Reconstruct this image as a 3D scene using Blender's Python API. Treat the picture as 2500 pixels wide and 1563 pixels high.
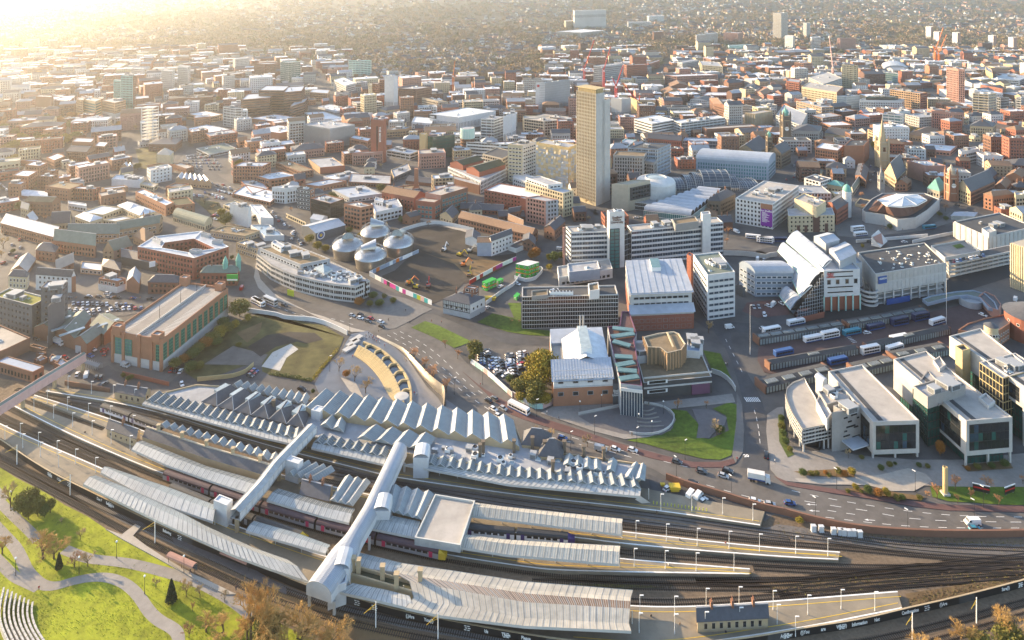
import bpy,random
from math import cos,sin,pi,atan2,hypot,radians
import numpy as np
from mathutils import Vector as V3,Matrix,noise
for o in list(bpy.data.objects):bpy.data.objects.remove(o)
SC=bpy.context.scene
COL=SC.collection
R=radians
random.seed(7)
rwh,bbn,rsl,rfw,cpl,bog,rme,gdk,rgy,brd='render_white','brick_brown','roof_slate','roof_white','concrete_pale','brick_orange','roof_metal','glass_dark','roof_grey','brick_red'
rcm,stn,rpl,pwt,pgy,bdg,ccr,rdk,bpk,pnw='render_cream','stone_tan','roof_pale','paint_white','panel_grey','building','concrete','roof_dark','brick_pink','panel_white'
fdk,ribw,fwh,fgy,offb,btn,spl,curt,wksh,skyl='frame_dark','rib_white','frame_white','frame_grey','office_block','brick_tan','stone_pale','curtain','workshop','skylight'
pbl,pgd,gpl,sgy,rbn,fst,pdk,rgrn,bkr,stf='panel_blue','panel_gold','glass_pale','stone_grey','roof_brown','frame_stone','panel_dark','roof_greenish','brick_range','student_flats'
hsb,gtl,ggn,gbl,cnw,cnc,univ,pch,aold,rtl='house_block','glass_teal','glass_green','glass_blue','canopy_white','canopy_cream','university','panel_charcoal','asphalt_old','roof_tile'
shpb,sst,pmt,cgn,ebn,pbk,cdk,airu,plh,pvp='shop_block','stone_soot','panel_mint','copper_green','earth_brown','paint_black','concrete_dark','air_unit','plant_housing','paving_pale'
ppk,pyl,prd,gab,stfk,flt='paint_pink','paint_yellow','paint_red','gable','stuff','flats'
rndm,rn,enm=random.Random,range,enumerate
def spot(t,q,z=0):return P(*t(q)[0],z)
def newo(n,d):
 e=bpy.data.objects.new(n,d)
 COL.objects.link(e);return e
def ang(d):return atan2(d[1],d[0])
def xy(p):return V3((p[0],p[1]))
# ------------------------------------------------------------------ camera, sky, sun, exposure
F,H,YH,CX=1655.0,200.0,-62.0,1250.0
cam=bpy.data.cameras.new('camera');camo=newo('camera',cam)
cam.sensor_width=36;cam.lens=36*F/2500
cam.shift_y=-(781.5-YH)/2500
cam.clip_start=1;cam.clip_end=30000
camo.location=(0,0,H);camo.rotation_euler=(R(90),0,0)
SC.camera=camo
SUN_EL,SUN_AZ=15.5,61.0
W=bpy.data.worlds.new('World');SC.world=W;W.use_nodes=True
nt=W.node_tree;bg=nt.nodes['Background']
sky=nt.nodes.new('ShaderNodeTexSky');sky.sky_type='NISHITA';sky.sun_disc=False
sky.sun_elevation=R(SUN_EL);sky.sun_rotation=R(-SUN_AZ);sky.altitude=200;sky.dust_density=1.0
nt.links.new(sky.outputs[0],bg.inputs[0]);bg.inputs[1].default_value=0.15
sd=bpy.data.lights.new('sun','SUN');sd.energy=5.0;sd.angle=R(0.6);sd.color=(1,0.73,0.43)
so=newo('sun',sd)
ce=cos(R(SUN_EL));SDIR=V3((-sin(R(SUN_AZ))*ce,cos(R(SUN_AZ))*ce,sin(R(SUN_EL))))
so.rotation_euler=SDIR.to_track_quat('Z','Y').to_euler();so.location=SDIR*3000
SC.view_settings.view_transform='Standard';SC.view_settings.look='None'
SC.view_settings.gamma=1;SC.view_settings.use_curve_mapping=False
SC.view_settings.exposure=1.62
# ------------------------------------------------------------------ terrain height, pixel to place
def sstep(a,b,x):
 t=min(1,max(0,(x-a)/(b-a)));return t*t*(3-2*t)
def ht(x,y):
 if y<1450:return 0.0
 s=sstep(1450,5000,y)
 h=95*s+26*sstep(1500,2800,y)*noise.noise(V3((x/800,y/800,3.1)))
 return max(0.0,h)
def P(px,py,z=0.0):
 Y=F*(H-z)/(py-YH)
 return V3(((px-CX)/F*Y,Y,z))
def G(px,py):
 z=0.0
 for _ in rn(14):
  p=P(px,py,z);z=0.6*z+0.4*ht(p.x,p.y)
 p=P(px,py,z);p.z=ht(p.x,p.y);return p
def pix(p):return(CX+F*p[0]/p[1],YH+F*(H-p[2])/p[1])
def tile(x0,y0,s):return lambda*pts:[(x0+x/s,y0+y/s) for x,y in pts]
TL={}
for i,x0 in enm((0,620,1240,1860)):
 for j,y0 in enm((0,380,760)):TL['%d%d'%(j+1,i+1)]=tile(x0,y0,3.7797)
for i,x0 in enm((0,620,1240,1840)):TL['4%d'%(i+1)]=tile(x0,1140,3.5742)
t11,t12,t13,t14,t21,t22,t23,t24,t31,t32,t33,t34,t41,t42,t43,t44=[TL[str(i)] for i in(11,12,13,14,21,22,23,24,31,32,33,34,41,42,43,44)]
def U_(z):return V3((0,0,z))
# ------------------------------------------------------------------ objects
ORG={}
def tag(o,lbl=None,cat=None,grp_=None,kind=None):
 if lbl:o['label']=lbl
 if cat:o['category']=cat
 if grp_:o['group']=grp_
 if kind:o['kind']=kind
 return o
def tng(name,loc,lbl,cat,grp_=None):
 o=newo(name,None);o.location=loc;o.empty_display_size=1
 ORG[o.name]=V3(loc);return tag(o,lbl,cat,grp_)
def inst(name,me,parent=None,loc=(0,0,0),rz=0,sc=(1,1,1),mats=None):
 o=newo(name,me)
 l=V3(loc)
 if parent:o.parent=parent;l=l-ORG[parent.name]
 o.location=l;o.rotation_euler=(0,0,rz);o.scale=sc
 ORG[o.name]=V3(loc)
 if mats:
  for i,m in enm(mats):
   o.material_slots[i].link='OBJECT';o.material_slots[i].material=MT.get(m,m) if isinstance(m,str) else m
 return o
KC={}
def kids(o):
 if o.name not in KC:KC[o.name]=[(c,list(c.children)) for c in o.children]
 return KC[o.name]
def cpt(o,loc,rz=0,sc=1,lbl=None,grp_=None,mats=None):
 r=o.copy();COL.objects.link(r);r.location=loc;r.rotation_euler=(0,0,rz);r.scale=(sc,sc,sc)
 if lbl:r['label']=lbl
 if grp_:r['group']=grp_
 for ch,gs in kids(o):
  c=ch.copy();COL.objects.link(c);c.parent=r
  for g in gs:
   d=g.copy();COL.objects.link(d);d.parent=c
   if mats:swap(d,mats)
  if mats:swap(c,mats)
 return r
def swap(o,mats):
 for s in o.material_slots:
  if s.material and s.material.name in mats:
   m=mats[s.material.name];s.link='OBJECT';s.material=m
class MB:
 def __init__(s):s.v=[];s.f=[];s.m=[]
 def fc(s,pts,m=0):
  n=len(s.v);s.v+=[tuple(p) for p in pts];s.f.append(tuple(rn(n,n+len(pts))));s.m.append(m);return s
 def bxx(s,c,d,rz=0,m=0,bottom=1):
  cx,cy,cz=c;dx,dy,dz=d[0]/2,d[1]/2,d[2]/2;ca,sa=cos(rz),sin(rz);n=len(s.v)
  for z in(-dz,dz):
   for x,y in((-dx,-dy),(dx,-dy),(dx,dy),(-dx,dy)):s.v.append((cx+x*ca-y*sa,cy+x*sa+y*ca,cz+z))
  fs=[(4,5,6,7),(0,1,5,4),(1,2,6,5),(2,3,7,6),(3,0,4,7)]+([(3,2,1,0)] if bottom else[])
  s.f+=[tuple(n+i for i in q) for q in fs];s.m+=[m]*len(fs);return s
 def bar(s,p,q,w,h,m=0):
  p,q=V3(p),V3(q);d=q-p
  if d.length<1e-4:return s
  side=V3((-d.y,d.x,0))
  side=side.normalized() if side.length>1e-5 else V3((1,0,0))
  up=side.cross(d).normalized()*-1 if abs(d.x)+abs(d.y)>1e-5 else V3((0,1,0))
  a,b=side*w/2,up*h/2;n=len(s.v)
  for e in(p,q):s.v+=[tuple(e-a-b),tuple(e+a-b),tuple(e+a+b),tuple(e-a+b)]
  fs=[(0,1,2,3),(7,6,5,4),(0,4,5,1),(1,5,6,2),(2,6,7,3),(3,7,4,0)]
  s.f+=[tuple(n+i for i in f) for f in fs];s.m+=[m]*6;return s
 def tube(s,p,q,r0,r1=None,n=6,m=0,cap=1):
  r1=r0 if r1 is None else r1;p,q=V3(p),V3(q);d=(q-p)
  if d.length<1e-5:return s
  d.normalize();a=d.orthogonal().normalized();b=d.cross(a);k=len(s.v)
  for e,r in((p,r0),(q,r1)):
   for i in rn(n):
    t=2*pi*i/n;s.v.append(tuple(e+a*cos(t)*r+b*sin(t)*r))
  for i in rn(n):
   j=(i+1)%n;s.f.append((k+i,k+j,k+n+j,k+n+i));s.m.append(m)
  if cap:s.f.append(tuple(k+n+i for i in rn(n)));s.m.append(m)
  return s
 def prm(s,pts,z0,z1,m=0,mt=None,top=1,bottom=0):
  n=len(pts)
  for i in rn(n):
   a,b=pts[i],pts[(i+1)%n];s.fc([(a[0],a[1],z0),(b[0],b[1],z0),(b[0],b[1],z1),(a[0],a[1],z1)],m)
  if top:s.fc([(p[0],p[1],z1) for p in pts],m if mt is None else mt)
  if bottom:s.fc([(p[0],p[1],z0) for p in reversed(pts)],m)
  return s
 def lth(s,c,prof,n=24,m=0,a0=0,a1=2*pi):
  k=len(s.v);full=abs(a1-a0-2*pi)<1e-6;nn=n if full else n+1
  for r,z in prof:
   for i in rn(nn):
    t=a0+(a1-a0)*i/n;s.v.append((c[0]+r*cos(t),c[1]+r*sin(t),c[2]+z))
  for j in rn(len(prof)-1):
   for i in rn(n):
    i2=(i+1)%nn;s.f.append((k+j*nn+i,k+j*nn+i2,k+(j+1)*nn+i2,k+(j+1)*nn+i))
    s.m.append(m[j] if isinstance(m,(list,tuple)) else m)
  return s
 def mesh(s,name,mats,org=None,smt=0):
  me=bpy.data.meshes.new(name)
  v=s.v
  if org is not None:ox,oy,oz=org;v=[(a-ox,b-oy,c-oz) for a,b,c in v]
  me.from_pydata(v,[],s.f)
  for m in(mats if isinstance(mats,(list,tuple)) else[mats]):me.materials.append(mt(m))
  if any(s.m):me.polygons.foreach_set('material_index',s.m)
  if smt:me.polygons.foreach_set('use_smooth',[True]*len(s.f))
  me.update();return me
 def mk(s,name,mats,parent=None,smt=0,kind=None):
  org=ORG[parent.name] if parent else None
  me=s.mesh(name,mats,org,smt)
  o=newo(name,me);ORG[o.name]=org if org is not None else U_(0)
  if parent:o.parent=parent
  if kind:o['kind']=kind
  return o
def one(mb,name,mats,lbl,cat,grp_=None,smt=0):
 xs=[v[0] for v in mb.v];ys=[v[1] for v in mb.v];zs=[v[2] for v in mb.v]
 c=V3(((min(xs)+max(xs))/2,(min(ys)+max(ys))/2,min(zs)))
 o=newo(name,mb.mesh(name,mats,c,smt));o.location=c;ORG[o.name]=c
 return tag(o,lbl,cat,grp_)
# ------------------------------------------------------------------ materials
MT={}
def mat(name,col,rough=.8,var=.16,scale=.35,metal=0.,spec=.35,bump=0.,big=.03,trans=0.,stretch=None):
 m=bpy.data.materials.new(name);m.use_nodes=True;n=m.node_tree.nodes;L=m.node_tree.links
 bs=n['Principled BSDF'];bs.inputs['Roughness'].default_value=rough;bs.inputs['Metallic'].default_value=metal
 bs.inputs['Specular IOR Level'].default_value=spec
 if trans:bs.inputs['Transmission Weight'].default_value=trans
 c1=tuple(max(0,c*(1-var)) for c in col)+(1,);c2=tuple(min(.95,c*(1+var)) for c in col)+(1,)
 if var<=0:bs.inputs['Base Color'].default_value=tuple(col)+(1,)
 else:
  tc=n.new('ShaderNodeTexCoord');src=tc.outputs['Object']
  if stretch:
   mp=n.new('ShaderNodeMapping');mp.inputs['Scale'].default_value=stretch;L.new(src,mp.inputs[0]);src=mp.outputs[0]
  n1=n.new('ShaderNodeTexNoise');n1.inputs['Scale'].default_value=scale;n1.inputs['Detail'].default_value=5;n1.inputs['Roughness'].default_value=.65
  n2=n.new('ShaderNodeTexNoise');n2.inputs['Scale'].default_value=big;n2.inputs['Detail'].default_value=3
  L.new(src,n1.inputs[0]);L.new(src,n2.inputs[0])
  ad=n.new('ShaderNodeMath');ad.operation='ADD';L.new(n1.outputs[0],ad.inputs[0]);L.new(n2.outputs[0],ad.inputs[1])
  mr=n.new('ShaderNodeMapRange');mr.inputs[1].default_value=.65;mr.inputs[2].default_value=1.35;L.new(ad.outputs[0],mr.inputs[0])
  mx=n.new('ShaderNodeMix');mx.data_type='RGBA';mx.inputs[6].default_value=c1;mx.inputs[7].default_value=c2
  L.new(mr.outputs[0],mx.inputs[0]);L.new(mx.outputs[2],bs.inputs['Base Color'])
  if bump:
   bp=n.new('ShaderNodeBump');bp.inputs['Strength'].default_value=bump;bp.inputs['Distance'].default_value=.3
   L.new(n1.outputs[0],bp.inputs['Height']);L.new(bp.outputs[0],bs.inputs['Normal'])
 MT[name]=m;return m
for a in[
 (brd,(.27,.10,.065)),(bog,(.31,.15,.09)),(bbn,(.20,.105,.07)),('brick_dark',(.12,.065,.05)),(btn,(.38,.25,.15)),(bpk,(.36,.20,.16)),
 (stn,(.42,.33,.21)),(spl,(.42,.37,.29)),(sst,(.15,.12,.09)),(sgy,(.30,.29,.28)),(ccr,(.42,.41,.39)),(cdk,(.24,.24,.235)),(cpl,(.45,.445,.43)),
 (rwh,(.58,.58,.57)),(rcm,(.52,.44,.29)),(pnw,(.54,.555,.57)),(pgy,(.33,.35,.37)),(pdk,(.10,.11,.12)),(pch,(.055,.058,.062)),(pbl,(.26,.32,.40)),('panel_teal',(.16,.36,.36)),(pmt,(.38,.60,.55)),(pgd,(.46,.36,.19)),('panel_purple',(.13,.06,.11)),
 ]:mat(*a)
mat(rgy,(.33,.345,.37),.85,.3,.25,bump=.1);mat(rdk,(.07,.073,.078),.85,.35,.3,bump=.1);mat(rfw,(.60,.625,.66),.7,.3,.25)
mat(rpl,(.38,.355,.325),.85,.25,.2);mat(rbn,(.20,.155,.10),.95,.35,.3,bump=.2);mat(rsl,(.085,.088,.10),.6,.3,.8,bump=.15);mat(rtl,(.26,.16,.10),.8,.3,.8,bump=.15)
mat('roof_sedum',(.20,.20,.045),.95,.5,.25,bump=.4);mat('roof_moss',(.07,.075,.045),.95,.4,.4,bump=.3);mat(rme,(.36,.395,.45),.5,.2,.3,spec=.5);mat('roof_blue',(.24,.31,.42),.55,.15,.3);mat(cgn,(.16,.38,.32),.7,.2,.4)
mat(rgrn,(.16,.19,.16),.75,.25,.4)
mat(gdk,(.018,.022,.026),.12,0,spec=.8);mat(ggn,(.02,.085,.075),.1,.5,.22,spec=.8);mat(gbl,(.03,.055,.085),.1,.5,.25,spec=.8);mat(gtl,(.05,.17,.18),.15,.4,.3,spec=.7);mat(gpl,(.30,.36,.38),.18,.35,.4,spec=.7);mat('glass_gold',(.20,.14,.06),.15,.4,.3,spec=.8)  # the gold glass carries low sun on tower windows in its colour
mat(skyl,(.10,.185,.19),.2,.25,.5,spec=.6)
mat(fwh,(.72,.72,.70),.5,0);mat(fgy,(.25,.26,.27),.5,0);mat(fdk,(.03,.03,.033),.5,0);mat(fst,(.45,.38,.28),.8,0);mat('frame_green',(.03,.22,.14),.5,0)
mat('steel',(.46,.47,.48),.35,.15,.5,metal=.85);mat('steel_brush',(.50,.46,.40),.38,.2,.6,metal=.9);mat(pwt,(.76,.76,.74),.55,.08,.6);mat(pyl,(.62,.42,.04),.6,.2,.6);mat(prd,(.50,.03,.025),.5,.1);mat('paint_orange',(.62,.17,.03),.5,.15);mat('paint_green',(.04,.36,.05),.5,.12);mat('paint_blue',(.03,.09,.30),.45,.1);mat(pbk,(.018,.018,.02),.5,.1);mat('paint_lime',(.42,.46,.03),.5,.1);mat('paint_magenta',(.48,.04,.26),.5,.1);mat('banner_purple',(.20,.02,.30),.5,.1);mat(ppk,(.55,.36,.33),.7,.15);mat('paint_teal',(.05,.36,.36),.5,.1)
mat('asphalt',(.066,.067,.072),.8,.4,.22,bump=.1,big=.02);mat(aold,(.115,.107,.10),.85,.4,.2,bump=.1,big=.02);mat('asphalt_new',(.030,.032,.036),.75,.2,.3);mat('red_tarmac',(.12,.066,.062),.85,.25,.3)
mat('paving',(.24,.225,.21),.85,.22,.5,big=.05);mat(pvp,(.36,.33,.29),.85,.2,.6,big=.05);mat('paving_dark',(.12,.115,.12),.75,.25,.5);mat('footway',(.15,.145,.14),.85,.25,.4);mat('brick_paving',(.085,.056,.055),.85,.3,.4)
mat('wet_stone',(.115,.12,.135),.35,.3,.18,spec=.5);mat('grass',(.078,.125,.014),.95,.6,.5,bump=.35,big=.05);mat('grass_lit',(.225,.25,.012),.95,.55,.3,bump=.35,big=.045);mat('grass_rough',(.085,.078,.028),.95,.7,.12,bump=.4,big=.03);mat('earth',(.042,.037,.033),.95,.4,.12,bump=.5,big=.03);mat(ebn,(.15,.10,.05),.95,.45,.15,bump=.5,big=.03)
mat('ballast',(.155,.115,.078),.95,.5,.9,bump=.5,big=.035);mat('ballast_grey',(.125,.115,.108),.95,.35,1.2,bump=.5,big=.03);mat('rail',(.060,.045,.036),.45,.2,metal=.3);mat('sleeper',(.040,.032,.027),.9,.3,1.5);mat('sleeper_pale',(.13,.12,.11),.9,.3,1.5);mat('platform',(.22,.19,.145),.85,.28,.22,big=.05)
mat('bark',(.11,.075,.045),.9,.3,2);mat('twig',(.46,.29,.10),.9,.35,.8);mat('twig_red',(.44,.24,.12),.9,.3,.8);mat('twig_pale',(.42,.31,.17),.9,.3,.8);mat('leaf_green',(.085,.115,.026),.8,.5,.6);mat('leaf_dark',(.022,.042,.016),.85,.4,.8);mat('leaf_olive',(.15,.14,.028),.8,.5,.5);mat('leaf_gold',(.27,.21,.025),.8,.55,.5);mat('leaf_orange',(.30,.13,.025),.8,.4,.6)  # the gold twig tone stands in for backlight through bare crowns
mat(cnw,(.37,.385,.385),.55,.3,.5,big=.08);mat('canopy_glass',(.24,.275,.285),.35,.22,.5,spec=.6,big=.08);mat('canopy_dark',(.13,.15,.155),.4,.25,.6,spec=.6);mat('canopy_bar',(.20,.21,.21),.6,.1);mat(ribw,(.52,.52,.49),.5,.1);mat(cnc,(.42,.385,.32),.6,.3,.5,big=.08)
mat('tyre',(.02,.02,.02),.8,0);mat('car_glass',(.015,.018,.022),.1,0,spec=.8);mat('train_grey',(.30,.29,.30),.4,.1);mat('train_roof',(.08,.05,.06),.6,.2);mat('train_pink',(.50,.03,.10),.5,0);mat('train_white',(.66,.66,.70),.4,.06);mat('train_purple',(.06,.04,.16),.4,0);mat('train_dark',(.045,.047,.05),.6,.2)
for n_,c_ in(('white',(.72,.72,.72)),('silver',(.40,.41,.42)),('black',(.015,.015,.017)),('grey',(.10,.105,.11)),('blue',(.03,.08,.24)),('red',(.34,.02,.02)),('navy',(.015,.025,.08)),('teal',(.03,.20,.28))):mat('car_'+n_,c_,.25,0,spec=.7)
for n_,c_ in(('navy',(.02,.025,.06)),('black',(.012,.012,.012)),('red',(.3,.03,.03)),('white',(.6,.6,.58)),('tan',(.28,.19,.10))):mat('cloth_'+n_,c_,.9,0)
mat('skin',(.45,.26,.18),.6,0)
def mt(x):return MT[x] if isinstance(x,str) else x
# ------------------------------------------------------------------ lines
def PL(pts,z=0.0):return[P(x,y,z) for x,y in pts]
def plen(pl):return sum((pl[i+1]-pl[i]).length for i in rn(len(pl)-1))
def pat(pl,s):
 for i in rn(len(pl)-1):
  d=pl[i+1]-pl[i];l=d.length
  if s<=l or i==len(pl)-2:return pl[i]+d*(s/l),d/l
  s-=l
def rsm(pl,n):
 L_=plen(pl);return[pat(pl,L_*i/n)[0] for i in rn(n+1)]
def smt(pl,it=3):
 for _ in rn(it):
  q=[pl[0]]
  for i in rn(len(pl)-1):
   a,b=pl[i],pl[i+1];q+=[a*.75+b*.25,a*.25+b*.75]
  pl=q+[pl[-1]]
 return pl
def off(pl,d):
 out=[]
 for i in rn(len(pl)):
  a=pl[max(0,i-1)];b=pl[min(len(pl)-1,i+1)];t=(b-a).normalized();out.append(pl[i]+V3((-t.y,t.x,0))*d)
 return out
def area2(pts):return sum(pts[i][0]*pts[(i+1)%len(pts)][1]-pts[(i+1)%len(pts)][0]*pts[i][1] for i in rn(len(pts)))
def ccw(pts):return list(pts) if area2(pts)>0 else list(reversed(pts))
def ins_(pts,d):
 n=len(pts);out=[]
 for i in rn(n):
  a,b,c=[V3((q[0],q[1])) for q in(pts[i-1],pts[i],pts[(i+1)%n])]
  u,v=(b-a).normalized(),(c-b).normalized();nu,nv=V3((-u.y,u.x)),V3((-v.y,v.x))
  k=1+nu.dot(nv)
  m=(nu+nv)/max(.35,k);out.append(b+m*d)
 return out
SHEETS=[]
ZI=[0]
def ribbon(name,pl,w,z,m,parent=None,dz=0):
 if not parent:ZI[0]+=1;z+=.0011*ZI[0]
 if name=='road':SHEETS.append([xy(p) for p in off(pl,w/2)+list(reversed(off(pl,-w/2)))])
 mb=MB();a,b=off(pl,w/2),off(pl,-w/2)
 for i in rn(len(pl)-1):mb.fc([(q.x,q.y,z) for q in(b[i],b[i+1],a[i+1],a[i])])
 return mb.mk(name,m,parent)
def flat(name,pts,z,m,kind='structure',parent=None,kerb=0):
 if not parent:ZI[0]+=1;z+=.0011*ZI[0]
 w=ccw([P(x,y,z) for x,y in pts]);mb=MB()
 if name not in('track_bed','park_lawn','platform'):SHEETS.append([xy(p) for p in w])
 if kerb:mb.prm(w,z-kerb,z)
 else:mb.fc([(q.x,q.y,z) for q in w])
 o=mb.mk(name,m,parent)
 if kind and not parent:o['kind']=kind
 return o
TXT={}
def _txt(s,size=1.0,boldy=.026):
 cu=bpy.data.curves.new('txt','FONT');cu.body=s;cu.size=size;cu.align_x='CENTER';cu.align_y='CENTER';cu.extrude=.03;cu.offset=boldy;cu.resolution_u=2;cu.space_line=.75
 t=newo('txt',cu)
 me=bpy.data.meshes.new_from_object(t.evaluated_get(bpy.context.evaluated_depsgraph_get()));bpy.data.objects.remove(t);bpy.data.curves.remove(cu)
 me.materials.clear();me.materials.append(None);me.name='lettering';TXT[s]=me
for s_ in['Sheffield\nHallam\nUniversity','THE MOOR','next','ODEON','Our Sheffield','(.)Are','You(?)','Us','or','Them','Please','Another','(!)You','are','Who(?)','Information','Not','Confirmation','(!)Are','Sure(?)','Do','Believing','Seeing','Don P','I Can','Believe In','20','BUS','A','3']:_txt(s_)
def text(s,parent,loc,size,rz,m,sx=1,tilt=90,name='lettering'):
 me=TXT[s];o=inst(name,me,parent,loc,0);o.rotation_euler=(R(tilt),0,rz);o.scale=(size*sx,size,1)
 o.material_slots[0].link='OBJECT';o.material_slots[0].material=mt(m);return o
# ------------------------------------------------------------------ people: one skinned body per pose
def person_mesh(k):
 st=.22 if k=='walk' else.03;V=[(0,0,.95),(0,0,1.2),(0,0,1.42),(0,0,1.53),(0,.02,1.66),(.1,0,.9),(.11,st,.5),(.11,st*1.3-.05,.08),(.11,st*1.3+.12,.04),(-.1,0,.9),(-.11,-st*.5,.5),(-.11,-st*1.7,.08),(-.11,-st*1.7+.15,.04),(.2,0,1.4),(.26,-st*.6,1.12),(.25,.1-st*.4,.88),(-.2,0,1.4),(-.26,st*.6,1.12),(-.25,.12+st*.6,.88)]
 E=[(0,1),(1,2),(2,3),(3,4),(0,5),(5,6),(6,7),(7,8),(0,9),(9,10),(10,11),(11,12),(2,13),(13,14),(14,15),(2,16),(16,17),(17,18)];RA=[.15,.14,.16,.06,.11,.09,.07,.05,.05,.09,.07,.05,.05,.07,.055,.045,.07,.055,.045]
 me=bpy.data.meshes.new('body');me.from_pydata(V,E,[]);o=newo('tmp',me);md=o.modifiers.new('s','SKIN')
 for i,r in enm(RA):me.skin_vertices[0].data[i].radius=(r,r)
 me.skin_vertices[0].data[0].use_root=True;sb=o.modifiers.new('u','SUBSURF');sb.levels=1;sb.render_levels=1
 r=bpy.data.meshes.new_from_object(o.evaluated_get(bpy.context.evaluated_depsgraph_get()));bpy.data.objects.remove(o)
 for n in('cloth_navy','cloth_black','skin'):r.materials.append(MT[n])
 for p in r.polygons:z=p.center.z;x=abs(p.center.x);p.material_index=2 if z>1.5 or(z<.93 and x>.2 and z>.8) else(1 if z<.92 else 0);p.use_smooth=True
 return r
PERSON={k:person_mesh(k) for k in('walk','stand')}
# ------------------------------------------------------------------ terrain
def terrain():
 ys=[-400,60,120]+[180+i*60 for i in rn(21)]+[1450+i*60 for i in rn(70)]+[6000,7500,10000,14000]
 xs=[-9000,-6000]+[-4400+i*80 for i in rn(111)]+[6000,9000]
 v=[(x,y,ht(x,y)) for y in ys for x in xs];n=len(xs)
 f=[(j*n+i,j*n+i+1,(j+1)*n+i+1,(j+1)*n+i) for j in rn(len(ys)-1) for i in rn(n-1)]
 m=bpy.data.materials.new('ground_mix');m.use_nodes=True;N=m.node_tree.nodes;L=m.node_tree.links;bs=N['Principled BSDF'];bs.inputs['Roughness'].default_value=.9
 tc=N.new('ShaderNodeTexCoord');n1=N.new('ShaderNodeTexNoise');n1.inputs['Scale'].default_value=.022;n1.inputs['Detail'].default_value=8;n1.inputs['Roughness'].default_value=.7;L.new(tc.outputs['Object'],n1.inputs[0])
 r1=N.new('ShaderNodeValToRGB');e=r1.color_ramp.elements;e[0].position=.36;e[0].color=(.045,.046,.050,1);e[1].position=.62;e[1].color=(.12,.115,.11,1)
 r2=N.new('ShaderNodeValToRGB');e=r2.color_ramp.elements;e[0].position=.38;e[0].color=(.035,.034,.016,1);e[1].position=.64;e[1].color=(.085,.066,.04,1)
 L.new(n1.outputs[0],r1.inputs[0]);L.new(n1.outputs[0],r2.inputs[0])
 sp=N.new('ShaderNodeSeparateXYZ');L.new(tc.outputs['Object'],sp.inputs[0]);mr=N.new('ShaderNodeMapRange');mr.inputs[1].default_value=1150;mr.inputs[2].default_value=1700;L.new(sp.outputs[1],mr.inputs[0])
 mx=N.new('ShaderNodeMix');mx.data_type='RGBA';L.new(mr.outputs[0],mx.inputs[0]);L.new(r1.outputs[0],mx.inputs[6]);L.new(r2.outputs[0],mx.inputs[7]);L.new(mx.outputs[2],bs.inputs['Base Color'])
 me=bpy.data.meshes.new('ground');me.from_pydata(v,[],f);me.materials.append(m)
 o=newo('ground',me);o['kind']='structure'
terrain()
T=TL
flat('track_bed',t31((-700,500),(420,690),(1330,850))+t32((0,1150),)+t42((1200,60),(2359,230))+t43((1270,360),(2245,470))+t44((180,415),(450,480),(1000,580),(1700,615),(2420,625),(2700,640),(2900,1300),(2900,2100),(-2900,2300),(-6000,2000))+t41((-800,0),(-800,-700)),.02,'ballast')
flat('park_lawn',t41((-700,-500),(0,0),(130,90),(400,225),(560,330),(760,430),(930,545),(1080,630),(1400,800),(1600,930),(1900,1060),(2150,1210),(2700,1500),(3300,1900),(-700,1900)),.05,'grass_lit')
ZC=[0]
def path(pts,w,m='paving',z=.08):return ribbon('park_path',smt(PL(pts,z),3),w,z,m)
PATHS=[(t41((-250,60),(0,310),(120,430),(260,560),(330,640)),3.2),(t41((-200,330),(0,560),(130,690),(190,800),(230,900),(290,970),(370,1035),(480,1045),(620,1000),(780,965),(930,960),(1060,1000),(1150,1060),(1230,1150),(1290,1250),(1380,1340),(1500,1400),(1560,1460),(1560,1600)),3.4),
   (t41((-200,640),(0,830),(120,960),(230,1010),(340,1060)),3.2),(t41((560,720),(760,800),(900,815),(1100,835),(1300,880),(1480,930),(1700,990),(1900,1090),(2050,1180),(2200,1300)),3.6),(t41((-250,-120),(-60,210),(20,300)),4.2)]
for p_,w_ in PATHS:o_=path(p_,w_);o_['kind']='structure'
for i_,p_ in enm([t41((920,540),(1060,590),(1180,500),(1230,520),(1160,600),(1280,690),(1450,800),(1700,940),(1900,1030),(2060,1110),(1960,1110),(1640,945),(1400,810),(1180,690),(1060,625))]):flat('tram_platform',p_,.35,pvp,kerb=.3)
flat('tram_platform',t41((1140,470),(1230,470),(1400,540),(1500,600),(1520,660),(1900,830),(2200,980),(2500,1110),(2500,1060),(2230,900),(1500,560)),.35,'paving_dark',kerb=.3)
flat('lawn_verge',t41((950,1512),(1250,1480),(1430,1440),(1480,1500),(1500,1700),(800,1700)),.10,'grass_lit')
# ---- roads
def band(name,l,r,m,z=.06):
 ZI[0]+=1;z+=.0011*ZI[0];a,b_=[rsm(smt(PL(p,z),2),60) for p in(l,r)];mb=MB();[mb.fc([b_[i],b_[i+1],a[i+1],a[i]] if a[0].x<a[-1].x else[a[i],a[i+1],b_[i+1],b_[i]]) for i in rn(60)];SHEETS.append([xy(p) for p in a+b_[::-1]]);o=mb.mk(name,m);o['kind']='structure'
band('road',t32((-60,-150),(600,0),(1150,50),(1420,100),(1800,290),(2010,540),(2419,820))+t33((560,1050),(1200,1260),(1800,1420),(2160,1440))+t44((170,60),(600,230),(1000,290),(1500,370),(2000,400),(2800,410)),t32((-60,-60),(500,20),(1000,190),(1320,330),(1560,550),(1800,750),(2300,990))+t33((500,1250),(900,1330),(1300,1420))+t43((1400,110),(2000,300),(2359,400))+t44((700,490),(1000,545),(1500,580),(2000,590),(2800,570)),aold)
band('road',t33((1860,140),(1990,300),(2060,460),(2120,640),(2160,780),(2190,1000),(2190,1300),(2150,1440)),t33((2060,200),(2060,300),(2200,560),(2300,720),(2360,860),(2400,1100),(2419,1300),(2400,1470)),'asphalt')
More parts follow.
